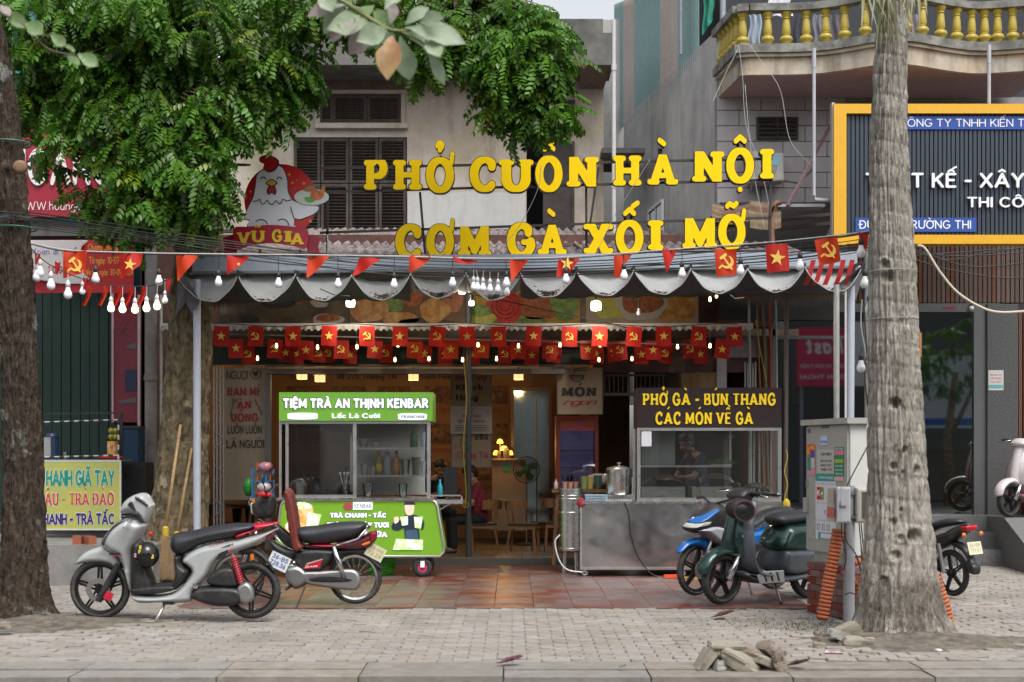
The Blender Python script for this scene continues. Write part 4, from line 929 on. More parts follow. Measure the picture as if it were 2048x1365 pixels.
# SCALLOPED AWNING
aw = thing('awning', 'grey scalloped fabric awning sagging between hooks and full of dry leaves', 'awning', P(1040,600,17))
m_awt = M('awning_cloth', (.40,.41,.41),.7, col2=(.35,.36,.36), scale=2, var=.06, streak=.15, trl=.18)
m_awd = M('awning_cloth_shaded', (.10,.10,.11),.8, var=.1, col2=(.14,.13,.14), scale=1.5)  # same cloth, darkened: the shade underneath is put into the colour
pk = [(355,549),(476,549),(591.5,549),(704,550),(821,548),(931.5,546),(1041,547),(1153,542),(1268,540),(1382,538),(1495,538),(1609,535),(1724,531)]
vy = [604,604,602,600,597,601,595,592,589,587,585,584]; va = [.55,.45,.45,.52,.52,.5,.5,.52,.5,.5,.5,.6]
Yf_, Yr_ = 17.0,17.55
for k in range(12):
 (xa, ya),(xb, yb2) = pk[k], pk[k + 1]
 def fn(u, v):
  uu = u; a_ = va[k]; t = (uu / a_ * .5) if uu < a_ else (.5 + (uu - a_) / (1 - a_) * .5)
  yl = ya + (yb2 - ya) * u; sag = (4 * t * (1 - t)) ** .85 * (vy[k] - (ya + yb2) / 2)
  pf = P(xa + (xb - xa) * u, yl + sag, Yf_ + .02 * sin(u * 9 + k)); pr = P(xa + (xb - xa) * (u + .0) - (6 if 0 else 0), yl + 1 + (14 if k in (3,4,5) else 2) * 4 * u * (1 - u) * (1 if k in (3,4) else .4), Yr_)
  q = pf.lerp(pr, v); q.z -= .10 * sin(v * pi) * 4 * t * (1 - t) + .006 * sin(v * 17 + u * 22 + k); return q
 MB().grid(fn,28,12).b('scallop', m_awt, aw, smooth=1)
 hem = [fn(u,0) + Vector((0,-.006,0)) for u in np.linspace(0,1,28)]
 MB().tube(hem,.007,5).b('hem', M('hem_tape', (.36,.36,.34),.6), aw, smooth=1)
 m_ = MB(); pts = P(xb, yb2, Yf_); m_.cyl(pts + Vector((0,0,.05)), pts + Vector((0,0,-.03)),.014).bar(pts + Vector((0,-.02,.03)), pts + Vector((0,.5,.05)),.03); m_.b('hook', flat('hook_black', (.02,.02,.02)), aw)
 nl = [10,60,40,160,260,200,220,60,50,40,40,20][k]; m_ = MB()
 for i in range(nl):
  u = va[k] + gauss(0,.09 if nl > 100 else .07); u = min(max(u,.1),.9); v = abs(gauss(.06,.09)); q = fn(u, min(v,.6)); q.z += .006 + rand() * (.06 if nl > 100 else .02)
  a_ = rand() * 6.28; L_ = .012 + rand() * .03; c_, s_, t_ = cos(a_) * L_, sin(a_) * L_, uni(-.015,.02)
  m_.add([(q.x - c_, q.y - s_, q.z),(q.x + s_ * .3, q.y - c_ * .3, q.z + .008),(q.x + c_, q.y + s_, q.z + t_),(q.x - s_ * .3, q.y + c_ * .3, q.z)], [(0,1,2,3)])
 o = m_.b('dry_leaves', M('leaf_debris', (.13,.08,.055),.8, col2=(.36,.31,.27), scale=22, var=.1), aw, recalc=False); o['kind'] = 'stuff'
def roofz(px, Y, v): return Z_(551 - (px - 355) / 1369 * 14, Yr_) * (1 - v) + (Z_(603 - (px - 355) / 1369 * 12,20.1)) * v
for (a_, b_) in ((355,704),(704,931),(931,1153),(1153,1724)):
 def fn(u, v):
  px = a_ + (b_ - a_) * u; Y = Yr_ + (20.1 - Yr_) * v * (1 if not (704 <= a_ < 1153) else .55)
  vv = v * (1 if not (704 <= a_ < 1153) else .55); z = roofz(px, Y, vv) + .05 * abs(sin((px - 355) / 114 * pi)) * 0 - .06 * sin(vv * 3.14)
  return (X_(px, Yr_) + (X_(px,20.1) - X_(px, Yr_)) * vv * .4, Y, z - .015 * sin(u * 60) * v)
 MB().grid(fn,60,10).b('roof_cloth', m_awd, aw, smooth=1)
for k in range(12):
 if k in (4,5): continue
 (xa, ya),(xb, _) = pk[k], pk[k + 1]
 def fn(u, v):
  b_ = (vy[k] + 1 + 3 * sin(u * 11 + k)); p = P(xa + (xb - xa) * u, ya + 4 + (b_ - ya - 4) * v,17.75 + .35 * v); return p
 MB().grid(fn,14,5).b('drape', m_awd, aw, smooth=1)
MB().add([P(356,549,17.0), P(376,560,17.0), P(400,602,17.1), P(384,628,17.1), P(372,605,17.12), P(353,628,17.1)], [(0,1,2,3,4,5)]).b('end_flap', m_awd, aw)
MB().add([P(1724,532,17.0), P(1727,545,17.2), P(1712,600,17.3), P(1690,592,17.1), P(1655,584,17.05)], [(0,1,2,3,4)]).b('end_flap', M('awning_grey_flap', (.2,.2,.2),.7), aw)
m_ = MB()
for px in range(362,512,3): h = uni(14,34); m_.add([P(px,600,17.8), P(px + 4,600,17.8), P(px + 2 + uni(-2,2),603 + h,17.8)], [(0,1,2)])
m_.b('frayed_edge', M('frayed_cloth', (.16,.11,.08),.9), aw)
m_ = MB()
for px in range(1470,1700,4): h = uni(8,24); m_.add([P(px,588,17.9), P(px + 5,588,17.9), P(px + 2,596 + h,17.9)], [(0,1,2)])
m_.b('frayed_edge', M('frayed_cloth'), aw)
MB().cyl(P(380,548,17.5), P(1700,533,17.5),.014).b('front_rod', M('white_rail'), aw)
m_ = MB()
for px in (1622,1640,1660,1682,1700):
 m_.grid(lambda u, v: P(px + 10 * u - 16 * v,520 + 50 * v + 6 * sin(v * 3),17.02 + .1 * v),3,8)
m_.b('red_ribbon', M('red_ribbon', (.55,.03,.03),.6), aw)
m_ = MB().tube([P(a, b,17.1) for a, b in ((830,575),(870,588),(905,597))],.008).tube([P(a, b,17.05) for a, b in ((640,578),(668,590),(700,593))],.008).tube([P(1460,590,17), P(1470,598,17), P(1488,596,17)],.01)
m_.b('twig', flat('twig_brown', (.08,.05,.035)), aw)
def post(px, pyt, Y, r_, mat, label, pybx=None, zbase=0., nm='awning_post'):
 o = MB().cyl(P(px, pyt, Y),(X_(pybx or px, Y), Y, zbase), r_, n=16); return tag(o.b(nm, mat, smooth=40), label, 'post')
m_po = M('painted_steel', (.42,.45,.52),.45,.1, var=.06)
post(394,560,17.2,.046, m_po, 'pale blue steel post holding up the left end of the awning')
post(1673,570,16.9,.036, M('galvanised', (.5,.5,.5),.35,.7), 'shiny galvanised post at the right end of the awning')
post(1702,560,17.2,.05, m_po, 'thick grey pipe right of the shiny galvanised post', 1698)
post(1691,580,17.0,.012, M('white_pvc'), 'very thin white conduit between the two posts at the right')
post(1573,600,17.9,.03, M('dark_post', (.09,.07,.06),.7), 'dark rusty post just right of the steel food cart', 1570)
o = MB().cyl(P(937,548,19.9),(X_(937,19.9),19.9,0),.042, n=14); tag(o.b('center_post', M('slate_post', (.07,.08,.085),.5,.2), smooth=40), 'dark slate post standing in the middle of the restaurant front', 'post')
o = MB().tube([P(x + 3 * sin(y / 30), y,19.8) for x, y in zip(np.linspace(931,929,30), np.linspace(690,1015,30))],.007).torus(P(931,1010,19.8),.04,.006,16,5, sq=1)
tag(o.b('yellow_rope', flat('yellow_cord', (.5,.36,.02)), smooth=1), 'yellow cord hanging along the dark centre post', 'cord')
o = thing('utility_pole', 'slim dark street pole with cables just left of the palm trunk', 'pole', (X_(1741,12.6),12.6,0));
MB().cyl((X_(1733,14.5),14.5,0), P(1733,470,14.5),.022).b('pole', M('slate_pole', (.2,.21,.22),.5,.3), o, smooth=40)
# YELLOW LETTER SIGN
ls_ = thing('letter_sign', 'big yellow raised letters on a dark frame above the corrugated roof', 'sign', P(1140,400,18.3))
YL = 18.3
m_ly = M('yellow_letter', (.86,.58,.001),.5, var=.03, spec=.15); m_lb = flat('letter_black', (.012,.010,.008),.5)
def big(ch, xa, xb, yt, yb_):
 s_ = YL / F
 for nm, wt, dep, mat, par, cell in (('letter', .20,.09, m_lb, ls_,.03),('letter_face', .17,.0955, m_ly, None,.03)):
  w_,(V, D, polys, bed) = glyph(ch, wt,.55, True, cell)
  base = V[(V[:, 1] < .8) & (V[:, 1] > -.12)]; x0, x1 = base[:, 0].min(), base[:, 0].max()
  if nm == 'letter_face': x0, x1 = x0 - .03, x1 + .03
  W_ = (xb - xa) * s_; H_ = (yb_ - yt) * s_; m_ = MB(); org = P(xa, yb_, YL)
  g0 = 0 if nm == 'letter' else .0
  pts = [Vector((org.x + (x - x0) / (x1 - x0) * W_, YL - dep, org.z + (y + .02) / 1.04 * H_)) for x, y in V]; n = len(pts)
  bk = [p + Vector((0, dep if nm == 'letter' else .005,0)) for p in pts]
  m_.add(pts + bk, polys + [(b, a, n + a, n + b) for a, b in bed]); o = m_.b(nm, mat, par or last[0])
  last[0] = o
last = [None]
row1 = [('P', 728,778,323,383),('H', 786,846,323,383),('Ở', 851,910,323,384),('C', 938,993,322,382),('U', 1001,1063,322,382),('Ố', 1069,1126,320,382),('N', 1131,1193,317,377),
  ('H', 1224,1283,314,375),('À', 1292,1356,312,373),('N', 1381,1443,306,367),('Ộ', 1449,1507,304,365),('I', 1516,1547,301,361)]
row2 = [('C', 790,845,456,517),('Ơ', 852,910,456,517),('M', 915,984,455,515),('G', 1012,1072,453,514),('À', 1074,1134,452,512),('X', 1165,1227,450,510),('Ố', 1229,1287,448,509),('I', 1293,1327,443,503),('M', 1362,1434,439,500),('Ỡ', 1433,1490,436,497)]
for r_ in row1 + row2: big(*r_)
m_ = MB()
YB = YL + .02
for a, b in (((640,337),(1545,318)),((640,385),(1545,360)),((640,466),(1541,436)),((640,522),(1541,502)),((655,385),(655,520)),((840,385),(852,530)),((1172,330),(1173,515)),((1197,335),(1180,450)),((1541,360),(1540,520)),((1475,300),(1475,280)),((1489,300),(1489,282)),((1318,312),(1318,298)),((1322,310),(1322,298)),((1250,445),(1250,420)),((1262,445),(1262,420)),((882,322),(882,312)),((1502,380),(1502,365))):
 m_.bar(P(*a, YB + .02), P(*b, YB + .02),.03)
m_.b('frame', flat('frame_black', (.025,.022,.02)), ls_)
m_ = MB()
for a, b in (((1204,520),(1480,520)),): pass
# ROOSTER LOGO BADGE
lg = thing('logo_badge', 'round red badge with a white hen serving a plate over a banner', 'sign', P(560,500,17.75))
YG = 17.75
zm = lambda pts: [(X_(440 + a / 5.935, YG), Z_(290 + b / 5.935, YG)) for a, b in pts]
def lay(pts, mat, name, d, th=.004, smooth=1, cell=.006):
 return pillow(MB(), zm(pts),0,.01, th, yc=YG - d, smooth=smooth, cell=cell).b(name, mat, lg)
circ = [(725 + 430 * cos(t),665 + 430 * sin(t)) for t in np.linspace(0,2 * pi,40, endpoint=False)]
m_lr = M('badge_red', (.60,.012,.012),.35, var=.05); m_lw = flat('badge_white', (.8,.82,.86),.4); m_ln = flat('badge_outline', (.012,.012,.06),.4); m_cm = flat('badge_comb', (.5,.015,.02),.35)
lay(circ, m_lr, 'disc', 0,.03, cell=.012)
body = [(540,290),(650,250),(750,290),(800,420),(810,560),(860,660),(930,690),(1050,700),(1170,745),(1160,790),(1110,830),(1040,860),(950,890),(890,880),(885,960),(870,985),(370,985),(360,900),(300,880),(340,760),(400,640),(430,500),(450,370)]
cx_ = 640; grow = lambda P_, e: [(a + e * (a - cx_) / math.hypot(a - cx_, b - 600), b + e * (b - 600) / math.hypot(a - cx_, b - 600)) for a, b in P_]
lay(grow(body,13), m_ln, 'outline', .034); lay(body, m_lw, 'hen', .040)
lay([(600,130),(700,190),(700,260),(650,320),(580,335),(520,290),(530,240),(480,210),(480,160),(530,135)], m_ln, 'outline', .046); lay([(600,145),(690,200),(685,255),(645,310),(580,322),(530,290),(545,235),(490,205),(495,165),(540,145)], m_cm, 'comb', .052)
lay([(620,415),(690,460),(640,505),(600,505),(550,460)], m_ln, 'outline', .046); lay([(620,428),(676,460),(635,492),(605,492),(565,460)], flat('badge_yellow', (.7,.45,.02)), 'beak', .052)
lay([(590,500),(620,520),(655,500),(678,560),(660,605),(620,580),(585,605),(562,560)], m_ln, 'outline', .046); lay([(595,512),(620,535),(650,512),(664,558),(652,592),(620,562),(590,592),(576,558)], m_cm, 'wattle', .052)
m_ = MB()
def zt_(pts, r_=.006): m_.tube([Vector((a, YG - .048, b)) for a, b in [zm([p])[0] for p in pts]], r_,6)
for c0 in (520,713): zt_([(c0 + 32 * cos(R(a)),425 - 32 * sin(R(a))) for a in range(10,175,20)])
zt_(cr([(400,680),(450,675),(480,655),(500,700),(530,712),(570,670),(600,710),(640,712),(670,670),(700,700),(730,700),(755,655),(800,675),(855,660)], False,4))
zt_([(845,740),(860,800),(885,880)]); zt_([(495 + 75 * cos(R(a)),960 - 65 * sin(R(a))) for a in range(10,150,15)]); zt_([(748 + 75 * cos(R(a)),965 - 75 * sin(R(a))) for a in range(0,150,15)])
m_.b('line_work', m_ln, lg)
lay([(1095 + 205 * cos(t),630 + 95 * sin(t)) for t in np.linspace(0,2 * pi,24, endpoint=False)], flat('badge_plate', (.6,.66,.58),.35), 'plate', .058)
lay([(1090,560),(1150,545),(1200,560),(1230,500),(1255,505),(1250,590),(1210,650),(1140,670),(1085,630)], M('badge_roast', (.55,.09,.02),.4, col2=(.7,.25,.05), scale=20), 'printed_food', .066)
lay([(1010,640),(1100,635),(1130,680),(1060,695)], flat('badge_green', (.1,.4,.08)), 'printed_food', .064); lay([(1000,545),(1080,495),(1150,520),(1140,560),(1050,570)], M('badge_rice', (.4,.2,.1),.5), 'printed_food', .062)
for a, b, r_ in ((828,360,26),(864,460,24),(1000,465,26),(345,410,24),(368,562,22),(1080,912,26),(916,425,11),(893,522,11),(392,327,11),(1005,1005,11)):
 pts = [(a + (r_ if k % 2 == 0 else r_ * .3) * cos(k * pi / 4), b + (r_ if k % 2 == 0 else r_ * .3) * sin(k * pi / 4)) for k in range(8)]
 q = [Vector((x, YG - .034, z)) for x, z in zm(pts)]; MB().add(q + [sum(q, Vector()) / 8], [(k,(k + 1) % 8,8) for k in range(8)]).b('sparkle', flat('badge_gold', (.75,.45,.08)), lg)
rib_ = [(180,1010),(350,985),(620,965),(880,985),(1050,1020),(1030,1235),(850,1205),(620,1180),(400,1200),(200,1245)]
lay([(40,1110),(200,1060),(230,1200),(200,1290),(50,1300),(60,1200)], M('banner_dark', (.3,.008,.03),.4), 'ribbon_tail', .034, smooth=False); lay([(1030,1060),(1200,1110),(1170,1210),(1200,1320),(1040,1290)], M('banner_dark'), 'ribbon_tail', .034, smooth=False)
lay(rib_, M('ribbon_red', (.42,.012,.04),.35, var=.08), 'ribbon', .075,.01)
m_ = MB()
for ch, a, b, t_, bt in (('V', 225,370,1055,1195),('Ũ', 395,540,1035,1160),('G', 632,750,1030,1158),('I', 790,855,1040,1165),('A', 860,1000,1065,1195)):
 z0 = zm([(a, bt)])[0]; s_ = YG / F / 5.935; put_text(m_, ch,((b - a) * s_,(bt - t_) * s_),(z0[0], YG - .086, z0[1]),(1,0,0),(0,0,1), wt=.14, con=.7, ser=True, depth=.012)
m_.b('lettering', flat('badge_letter', (.8,.55,.02)), lg)
MB().bar(P(520,500, YG + .05), P(520,525, YG + .05),.03).bar(P(600,500, YG + .05), P(600,525, YG + .05),.03).b('bracket', flat('frame_black'), lg)
# FLAGS AND BULBS
m_fr = M('flag_red', (.62,.018,.008),.6, var=.08, scale=6, trl=.3); m_fo = M('flag_orange_red', (.72,.05,.006),.6, var=.08, scale=6, trl=.3); m_fy = M('flag_yellow', (.85,.55,.10),.6, var=0)
def star_pts(r_=.5): return [((r_ if k % 2 == 0 else r_ * .39) * sin(k * pi / 5),(r_ if k % 2 == 0 else r_ * .39) * cos(k * pi / 5)) for k in range(10)]
def emb_mesh(kind):
 m_ = MB()
 if kind == 'star': q = [(x,-.004, y) for x, y in star_pts()]; m_.add(q + [(0,-.004,0)], [(k,(k + 1) % 10,10) for k in range(10)])
 else:
  segs = []
  arc = _a(-.02,.02,.38,.38,75,-130,16)
  for i,(a, b) in enumerate(zip(arc[:-1], arc[1:])): segs.append((a, b,.02 + .085 * sin(pi * (i + .5) / 17)))
  segs.append((arc[-1],(-.44,-.46),.06)); segs.append(((-.3,.33),(.4,-.42),.055)); segs.append(((-.42,.2),(-.16,.46),.1))
  def fn(X, Y):
   acc = np.full(X.shape,-9.)
   for a, b, r_ in segs:
    ex, ey = b[0] - a[0], b[1] - a[1]; t = np.clip(((X - a[0]) * ex + (Y - a[1]) * ey) / (ex * ex + ey * ey),0,1); acc = np.maximum(acc, r_ - np.hypot(X - a[0] - t * ex, Y - a[1] - t * ey))
   return acc
  V, D, polys, bed = iso(fn,-.6,.6,-.6,.6,.05); m_.add([(x,-.004, y) for x, y in V], polys)
 return m_.b('emblem', m_fy, mesh_only=True)
EM = {'star': emb_mesh('star'), 'hammer': emb_mesh('hammer')}
FM = []
for k in range(4):
 FM.append(MB().grid(lambda u, v: ((u - .5) + .03 * sin(v * 4 + k),.06 * sin(u * 5 + k * 2) * (.3 + v) * .5,-v + .02 * sin(u * 4 + k)),9,9).b('flag', m_fr, mesh_only=True, smooth=1))
FMo = [m.copy() for m in FM]
for m in FMo: m.materials[0] = m_fo
def flag(px, pyt, Y, w_, h_, kind, label, group, orange=False, tilt=0., yaw=0.):
 o = link('flag', (FMo if orange else FM)[random.randrange(4)]); s_ = Y / F
 o.location = P(px, pyt, Y); o.scale = (w_ * s_, w_ * s_, h_ * s_); o.rotation_euler = (gauss(0,.05), tilt, yaw)
 tag(o, label, 'flag', group)
 e = link('emblem', EM[kind], o); es = .62 * w_ * s_ if kind == 'star' else .52 * w_ * s_
 e.scale = (es / (w_ * s_),1.0, es / (h_ * s_)); e.location = (0,-.055,-.5); return o
kn = {'star': 'gold star', 'hammer': 'hammer and sickle'}
gA = 'small red flags strung under the awning'
rowA = [(444, 's'),(511, 'h'),(587, 's'),(658, 's'),(734, 'h'),(800, 's'),(876, 'h'),(935, 's'),(996, 'h'),(1067, 's'),(1139, 'h'),(1199, 's'),(1268, 'h'),(1328, 's'),(1398, 'h'),(1469, 's')]
for i,(px, k) in enumerate(rowA): k = {'s': 'star', 'h': 'hammer'}[k]; flag(px,653 + uni(-1,1),19.0,31,40, k, 'small red %s flag, %s from left, nearest row under awning' % (kn[k], ow(i)), gA, tilt=gauss(0,.04))
rowB = [(472, 's'),(550, 'h'),(612, 's'),(682, 'h'),(750, 's'),(830, 'h'),(901, 's'),(963, 'h'),(1035, 's'),(1100, 'h'),(1176, 's'),(1240, 'h'),(1306, 's'),(1378, 'h'),(1446, 's')]
for i,(px, k) in enumerate(rowB): k = {'s': 'star', 'h': 'hammer'}[k]; flag(px,680 + uni(-2,2),19.6,30,38, k, 'small red %s flag, %s from left, middle row under awning' % (kn[k], ow(i)), gA, tilt=gauss(0,.05), orange=px in (963,1176,830,901))
rowC = [(495, 'h'),(570, 's'),(597, 's'),(637, 'h'),(656, 'h'),(700, 's'),(770, 'h'),(850, 's'),(890, 'h'),(945, 's'),(1010, 'h'),(1064, 's'),(1110, 'h'),(1192, 's'),(1226, 'h'),(1281, 's'),(1333, 'h'),(1400, 's')]
for i,(px, k) in enumerate(rowC): k = {'s': 'star', 'h': 'hammer'}[k]; flag(px,690 + uni(-3,3),20.1,28,37, k, 'small red %s flag, %s from left, farthest row under awning' % (kn[k], ow(i)), gA, tilt=gauss(0,.06))
for Y, y, nm in ((19.0,653, 'nearest'),(19.6,680, 'middle'),(20.1,690, 'farthest')):
 o = MB().tube([P(px, y - 2 + 3 * sin(px / 40), Y + .01) for px in range(425,1500,25)],.006,5); tag(o.b('flag_wire', flat('wire_black', (.015,.015,.015))), 'dark wire carrying the %s row of small flags' % nm, 'wire')
def YW(px): return float(np.interp(px, [0,60,380,1000,1500,1735,1800], [12.45,12.7,14.4,14.6,13.4,12.0,11.7]))
big_f = [('hammer', [(128,501),(176,502),(170,545),(126,558)],(152,531),28,1),('star', [(239,506),(286,507),(280,530),(262,545),(240,559)],(261,530),26,0),(None, [(352,510),(397,511),(380,535),(354,564)], None,0,1),
         ('star', [(455,511),(501,512),(480,532),(453,552)],(478,529),8,0),(None, [(615,512),(660,512),(640,535),(613,559)], None,0,1),(None, [(718,516),(763,516),(735,538),(704,555)], None,0,0),(None, [(819,512),(862,511),(858,522),(840,535),(818,548)], None,0,1),
         (None, [(902,506),(912,516),(935,517),(960,521),(940,528),(912,527)], None,0,0),(None, [(1019,519),(1059,520),(1040,542),(1022,566)], None,0,1),('star', [(1116,520),(1161,517),(1140,545),(1112,556)],(1134,528),28,0),(None, [(1227,512),(1265,508),(1246,535),(1243,556),(1229,556)], None,0,1),
         (None, [(1323,500),(1357,497),(1345,520),(1333,548)], None,0,0),('hammer', [(1428,499),(1473,498),(1474,550),(1433,554)],(1453,525),30,1),('star', [(1531,491),(1576,487),(1580,542),(1535,546)],(1554,517),34,0),('hammer', [(1629,480),(1673,472),(1681,524),(1638,532)],(1657,502),30,1),(None, [(1716,463),(1736,470),(1734,500),(1724,498)], None,0,0)]
for i,(k, pts, ec, es, org_) in enumerate(big_f):
 cx = sum(p[0] for p in pts) / len(pts); Y = YW(cx)
 m_ = MB(); sharp = [(X_(a, Y), Z_(b, Y)) for a, b in pts]
 V, D, polys, bed = iso(polyf(sharp), min(p[0] for p in sharp) - .03, max(p[0] for p in sharp) + .03, min(p[1] for p in sharp) - .03, max(p[1] for p in sharp) + .03,.014)
 ph = i * 1.7; yo = lambda x, z: Y + .018 * sin(x * 24 + ph + z * 9)
 m_.add([(x, yo(x, z), z) for x, z in V], polys)
 lab = '%s %s flag, %s from left on the front bulb string' % ('orange red' if org_ else 'bright red', kn.get(k, 'folded') if k else 'wind folded', ow(i))
 o = m_.b('flag', m_fo if org_ else m_fr, smooth=1); tag(o, lab, 'flag', 'red flags hanging from the front bulb string')
 if k:
  e = link('emblem', EM[k], o); e.scale = (es * Y / F,) * 3; c0 = P(ec[0], ec[1], Y); e.location = (c0.x, Y - .022, c0.z); e.rotation_euler = (0, R(8),0)
o = MB()
for px in (175,207,236,258,284):
 m_ = MB().grid(lambda u, v: P(px + 8 * u - 10 * v + 3 * sin(v * 4),572 + 40 * v,13.0 + .05 * sin(u * 5)),5,8)
 tag(m_.b('flag_strip', m_fo if px % 2 else m_fr, smooth=1), 'limp narrow red flag hanging among the lit bulbs, %s from the left' % ow((175,207,236,258,284).index(px)), 'flag', 'limp red flags among the lit bulbs')
for k,(px, py) in enumerate(((110,522),(165,553),(333,556),(70,505))):
 m_ = MB().grid(lambda u, v: P(px + 12 * u * (1 - v * .5), py + 24 * v + 4 * sin(u * 3),12.9 + .04 * sin(u * 6 + v * 3)),6,8)
 tag(m_.b('flag_scrap', m_fr, smooth=1), ['red flag scrap below the hammer flag at far left', 'red flag scrap beside the promotion banner', 'dark red flag scrap hanging before the tree by the lit bulbs', 'crumpled red scrap tied on the left tree'][k], 'flag')
def wire(pts, r_, label, mat=None, n=5, Yf=YW, cat='cable'):
 c = cr(pts, False,8); o = MB().tube([P(a, b, Yf(a) if callable(Yf) else Yf) for a, b in c], r_, n); return tag(o.b('cable', mat or flat('wire_black'), smooth=1, recalc=False), label, cat, 'overhead cables')
m_ww = flat('wire_white', (.5,.5,.48))
sp = [(62,486),(130,500),(240,505),(400,508),(600,510),(800,513),(950,517),(1100,516),(1230,508),(1400,495),(1550,484),(1700,468),(1740,462)]
wire(sp,.006, 'white string wire carrying the front flags', m_ww); wire([(a, b + 3) for a, b in sp],.005, 'dark string wire carrying the front bulbs')
wire([(60,495),(100,530),(170,560),(230,572),(300,572),(335,560)],.005, 'drooping wire with the small lit bulbs at left', Yf=12.9)
kk = 0
for k,(y0, y1, y2, y3) in enumerate([(430,478,515,470),(436,482,522,480),(442,486,528,488),(446,492,534,494),(425,470,530,500),(450,500,541,505),(438,490,546,500),(456,496,537,492)]):
 wire([(-60, y0 - 12),(90, y0 + 4),(320, y1 - 8),(520, y1 + 16 + k * 1.5),(760, y2 + 2),(1000, y2 + 10),(1250, y2 + 4 - k),(1500, y3 + 26),(1690, y3 + 4),(1760, y3 - 10)],.004 if k % 2 else .0065, 'black overhead cable, %s down in the thick bundle' % ow(k), Yf=lambda a, k=k: YW(a) + .15 + .06 * k)
for k,(pts, Y) in enumerate([([(1830,505),(1900,520),(1980,505),(2100,488)],12.5),([(1830,512),(1920,505),(2100,492)],12.8),([(1830,520),(1900,540),(2000,556),(2100,552)],12.2),([(1830,508),(1950,512),(2100,500)],13.2),([(1830,500),(1930,532),(2020,530),(2100,515)],12.0)]):
 wire(pts,.006, 'dark cable right of the palm, %s of five' % ow(k), Yf=Y)
wire([(1835,492),(1850,498),(1880,545),(1920,590),(1980,622),(2040,624),(2100,615)],.012, 'cream cable drooping in a loop right of the palm', flat('cream_cable', (.5,.45,.35)), Yf=11.9)
wire([(1180,530),(1196,500),(1225,440),(1262,380),(1300,320)],.004, 'thin grey wire slanting across the yellow letters', flat('wire_grey', (.25,.25,.25)), Yf=18.0)
wire([(1000,500),(1040,450),(1075,380),(1082,330)],.004, 'thin grey wire crossing the middle letters', flat('wire_grey'), Yf=18.0)
for k, pts in enumerate([[(1477,90),(1485,150),(1492,250),(1520,330),(1540,420)], [(1480,88),(1500,92),(1520,120),(1560,180),(1580,280),(1622,330)], [(1475,100),(1450,150),(1425,205)], [(1490,170),(1505,330),(1530,460)]]):
 wire(pts,.0035, 'thin pale wire hanging from the balcony corner, %s of four' % ow(k), m_ww, Yf=19.2)
wire([(945,590),(1010,602),(1090,620),(1210,645),(1430,700)],.007, 'black wire slanting under the right half of the awning', Yf=19.1)
wire([(655,470),(656,500),(652,530)],.008, 'white looped wire right of the round badge', m_ww, Yf=17.6); wire([(190,0),(170,40),(240,170),(330,260),(420,290)],.006, 'thin cable behind the tree crown', Yf=17.6)
m_bg = flat('bulb_white', (.82,.82,.86),.3); m_bl = M('bulb_lit', (1,.80,.52),.3, var=0, emit=3.); m_sk = flat('socket_black', (.03,.03,.035),.5); m_skw = flat('socket_white', (.6,.6,.6),.5)
bprof = [(0,-.078),(.018,-.075),(.030,-.062),(.034,-.045),(.031,-.028),(.022,-.01),(.018,.004),(.017,.02)]
me_b = MB().lathe((0,0,0), bprof,14).b('bulb', m_bg, mesh_only=True, smooth=1); me_bl = me_b.copy(); me_bl.materials[0] = m_bl
me_s = MB().lathe((0,0,0), [(.019,.015),(.02,.05),(.012,.065),(.004,.075)],10).b('socket', m_sk, mesh_only=True, smooth=1); me_sw = me_s.copy(); me_sw.materials[0] = m_skw
def bulb(px, py, Y, pyw, label, group, lit=False, white=False, k=1., dark=True):
 r_ = thing('light_bulb', label, 'light bulb', P(px, py, Y),0, group); r_.scale = (k, k, k)
 link('bulb', me_bl if lit else me_b, r_); link('socket', me_sw if white else me_s, r_)
 L_ = (py - pyw) * Y / F / k
 if L_ > .08: MB().cyl((0,0,.07),(gauss(0,.005),0, L_),.003, n=4).b('cord', m_ww if white else flat('wire_black'), r_, local=1)
 return r_
gB = 'white bulbs hanging from the front string'
fb_ = [(191,551,505),(318,556,508),(437,558,510),(557,561,512),(676,562,512),(788,563,516),(905,560,518),(1013,560,520),(1132,553,518),(1248,545,510),(1364,541,498),(1481,535,490),(1600,524,482),(1722,497,468)]
for i,(px, py, pw) in enumerate(fb_): bulb(px, py - 2, YW(px) - .03, pw, 'unlit white bulb, %s from the left on the front flag string' % ow(i), gB, k=1.15)
for i,(px, py) in enumerate([(74,548),(80,540),(102,565),(136,583),(165,580),(330,598)]): bulb(px, py - 4,12.9, py - 40, ['unlit white bulb hanging lowest beside the dark tree trunk', 'unlit white bulb half behind another by the dark tree', 'unlit white bulb in front of the promotion banner left part', 'large unlit bulb under the leftmost hammer flag', 'small unlit bulb below the banner middle', 'small unlit bulb hanging before the mottled tree'][i], 'bulbs on the drooping left wire', white=True, k=1.15 if i < 4 else .8)
lb = [(222,612),(245,614),(270,615),(293,612),(314,608)]
for i,(px, py) in enumerate(lb):
 bulb(px, py - 4,12.9, py - 42, 'lit warm bulb, %s of the five glowing in front of the red banner' % ow(i), 'glowing bulbs on the drooping left wire', lit=True, white=True, k=.95)
for i,(px, py) in enumerate([(947,570),(955,571),(966,572),(980,574),(996,575),(1014,580)]): bulb(px, py - 3,14.7, py - 30, 'unlit white bulb, %s in the tight cluster hanging at mid awning' % ow(i), 'tight cluster of white bulbs at mid awning', white=True, k=1.)
for i,(px, py, Y) in enumerate([(1739,611,12.2),(1722,728,12.3),(1740,850,12.3),(1729,560,12.4)]): bulb(px, py - 3, Y, py - 34, ['white bulb hanging against the palm trunk beneath the awning corner', 'white bulb hanging between the grey pipe and the palm', 'white bulb touching the top of the grey utility cabinet', 'white bulb half hidden behind the awning end'][i], 'white bulbs dangling beside the palm', k=1.15)
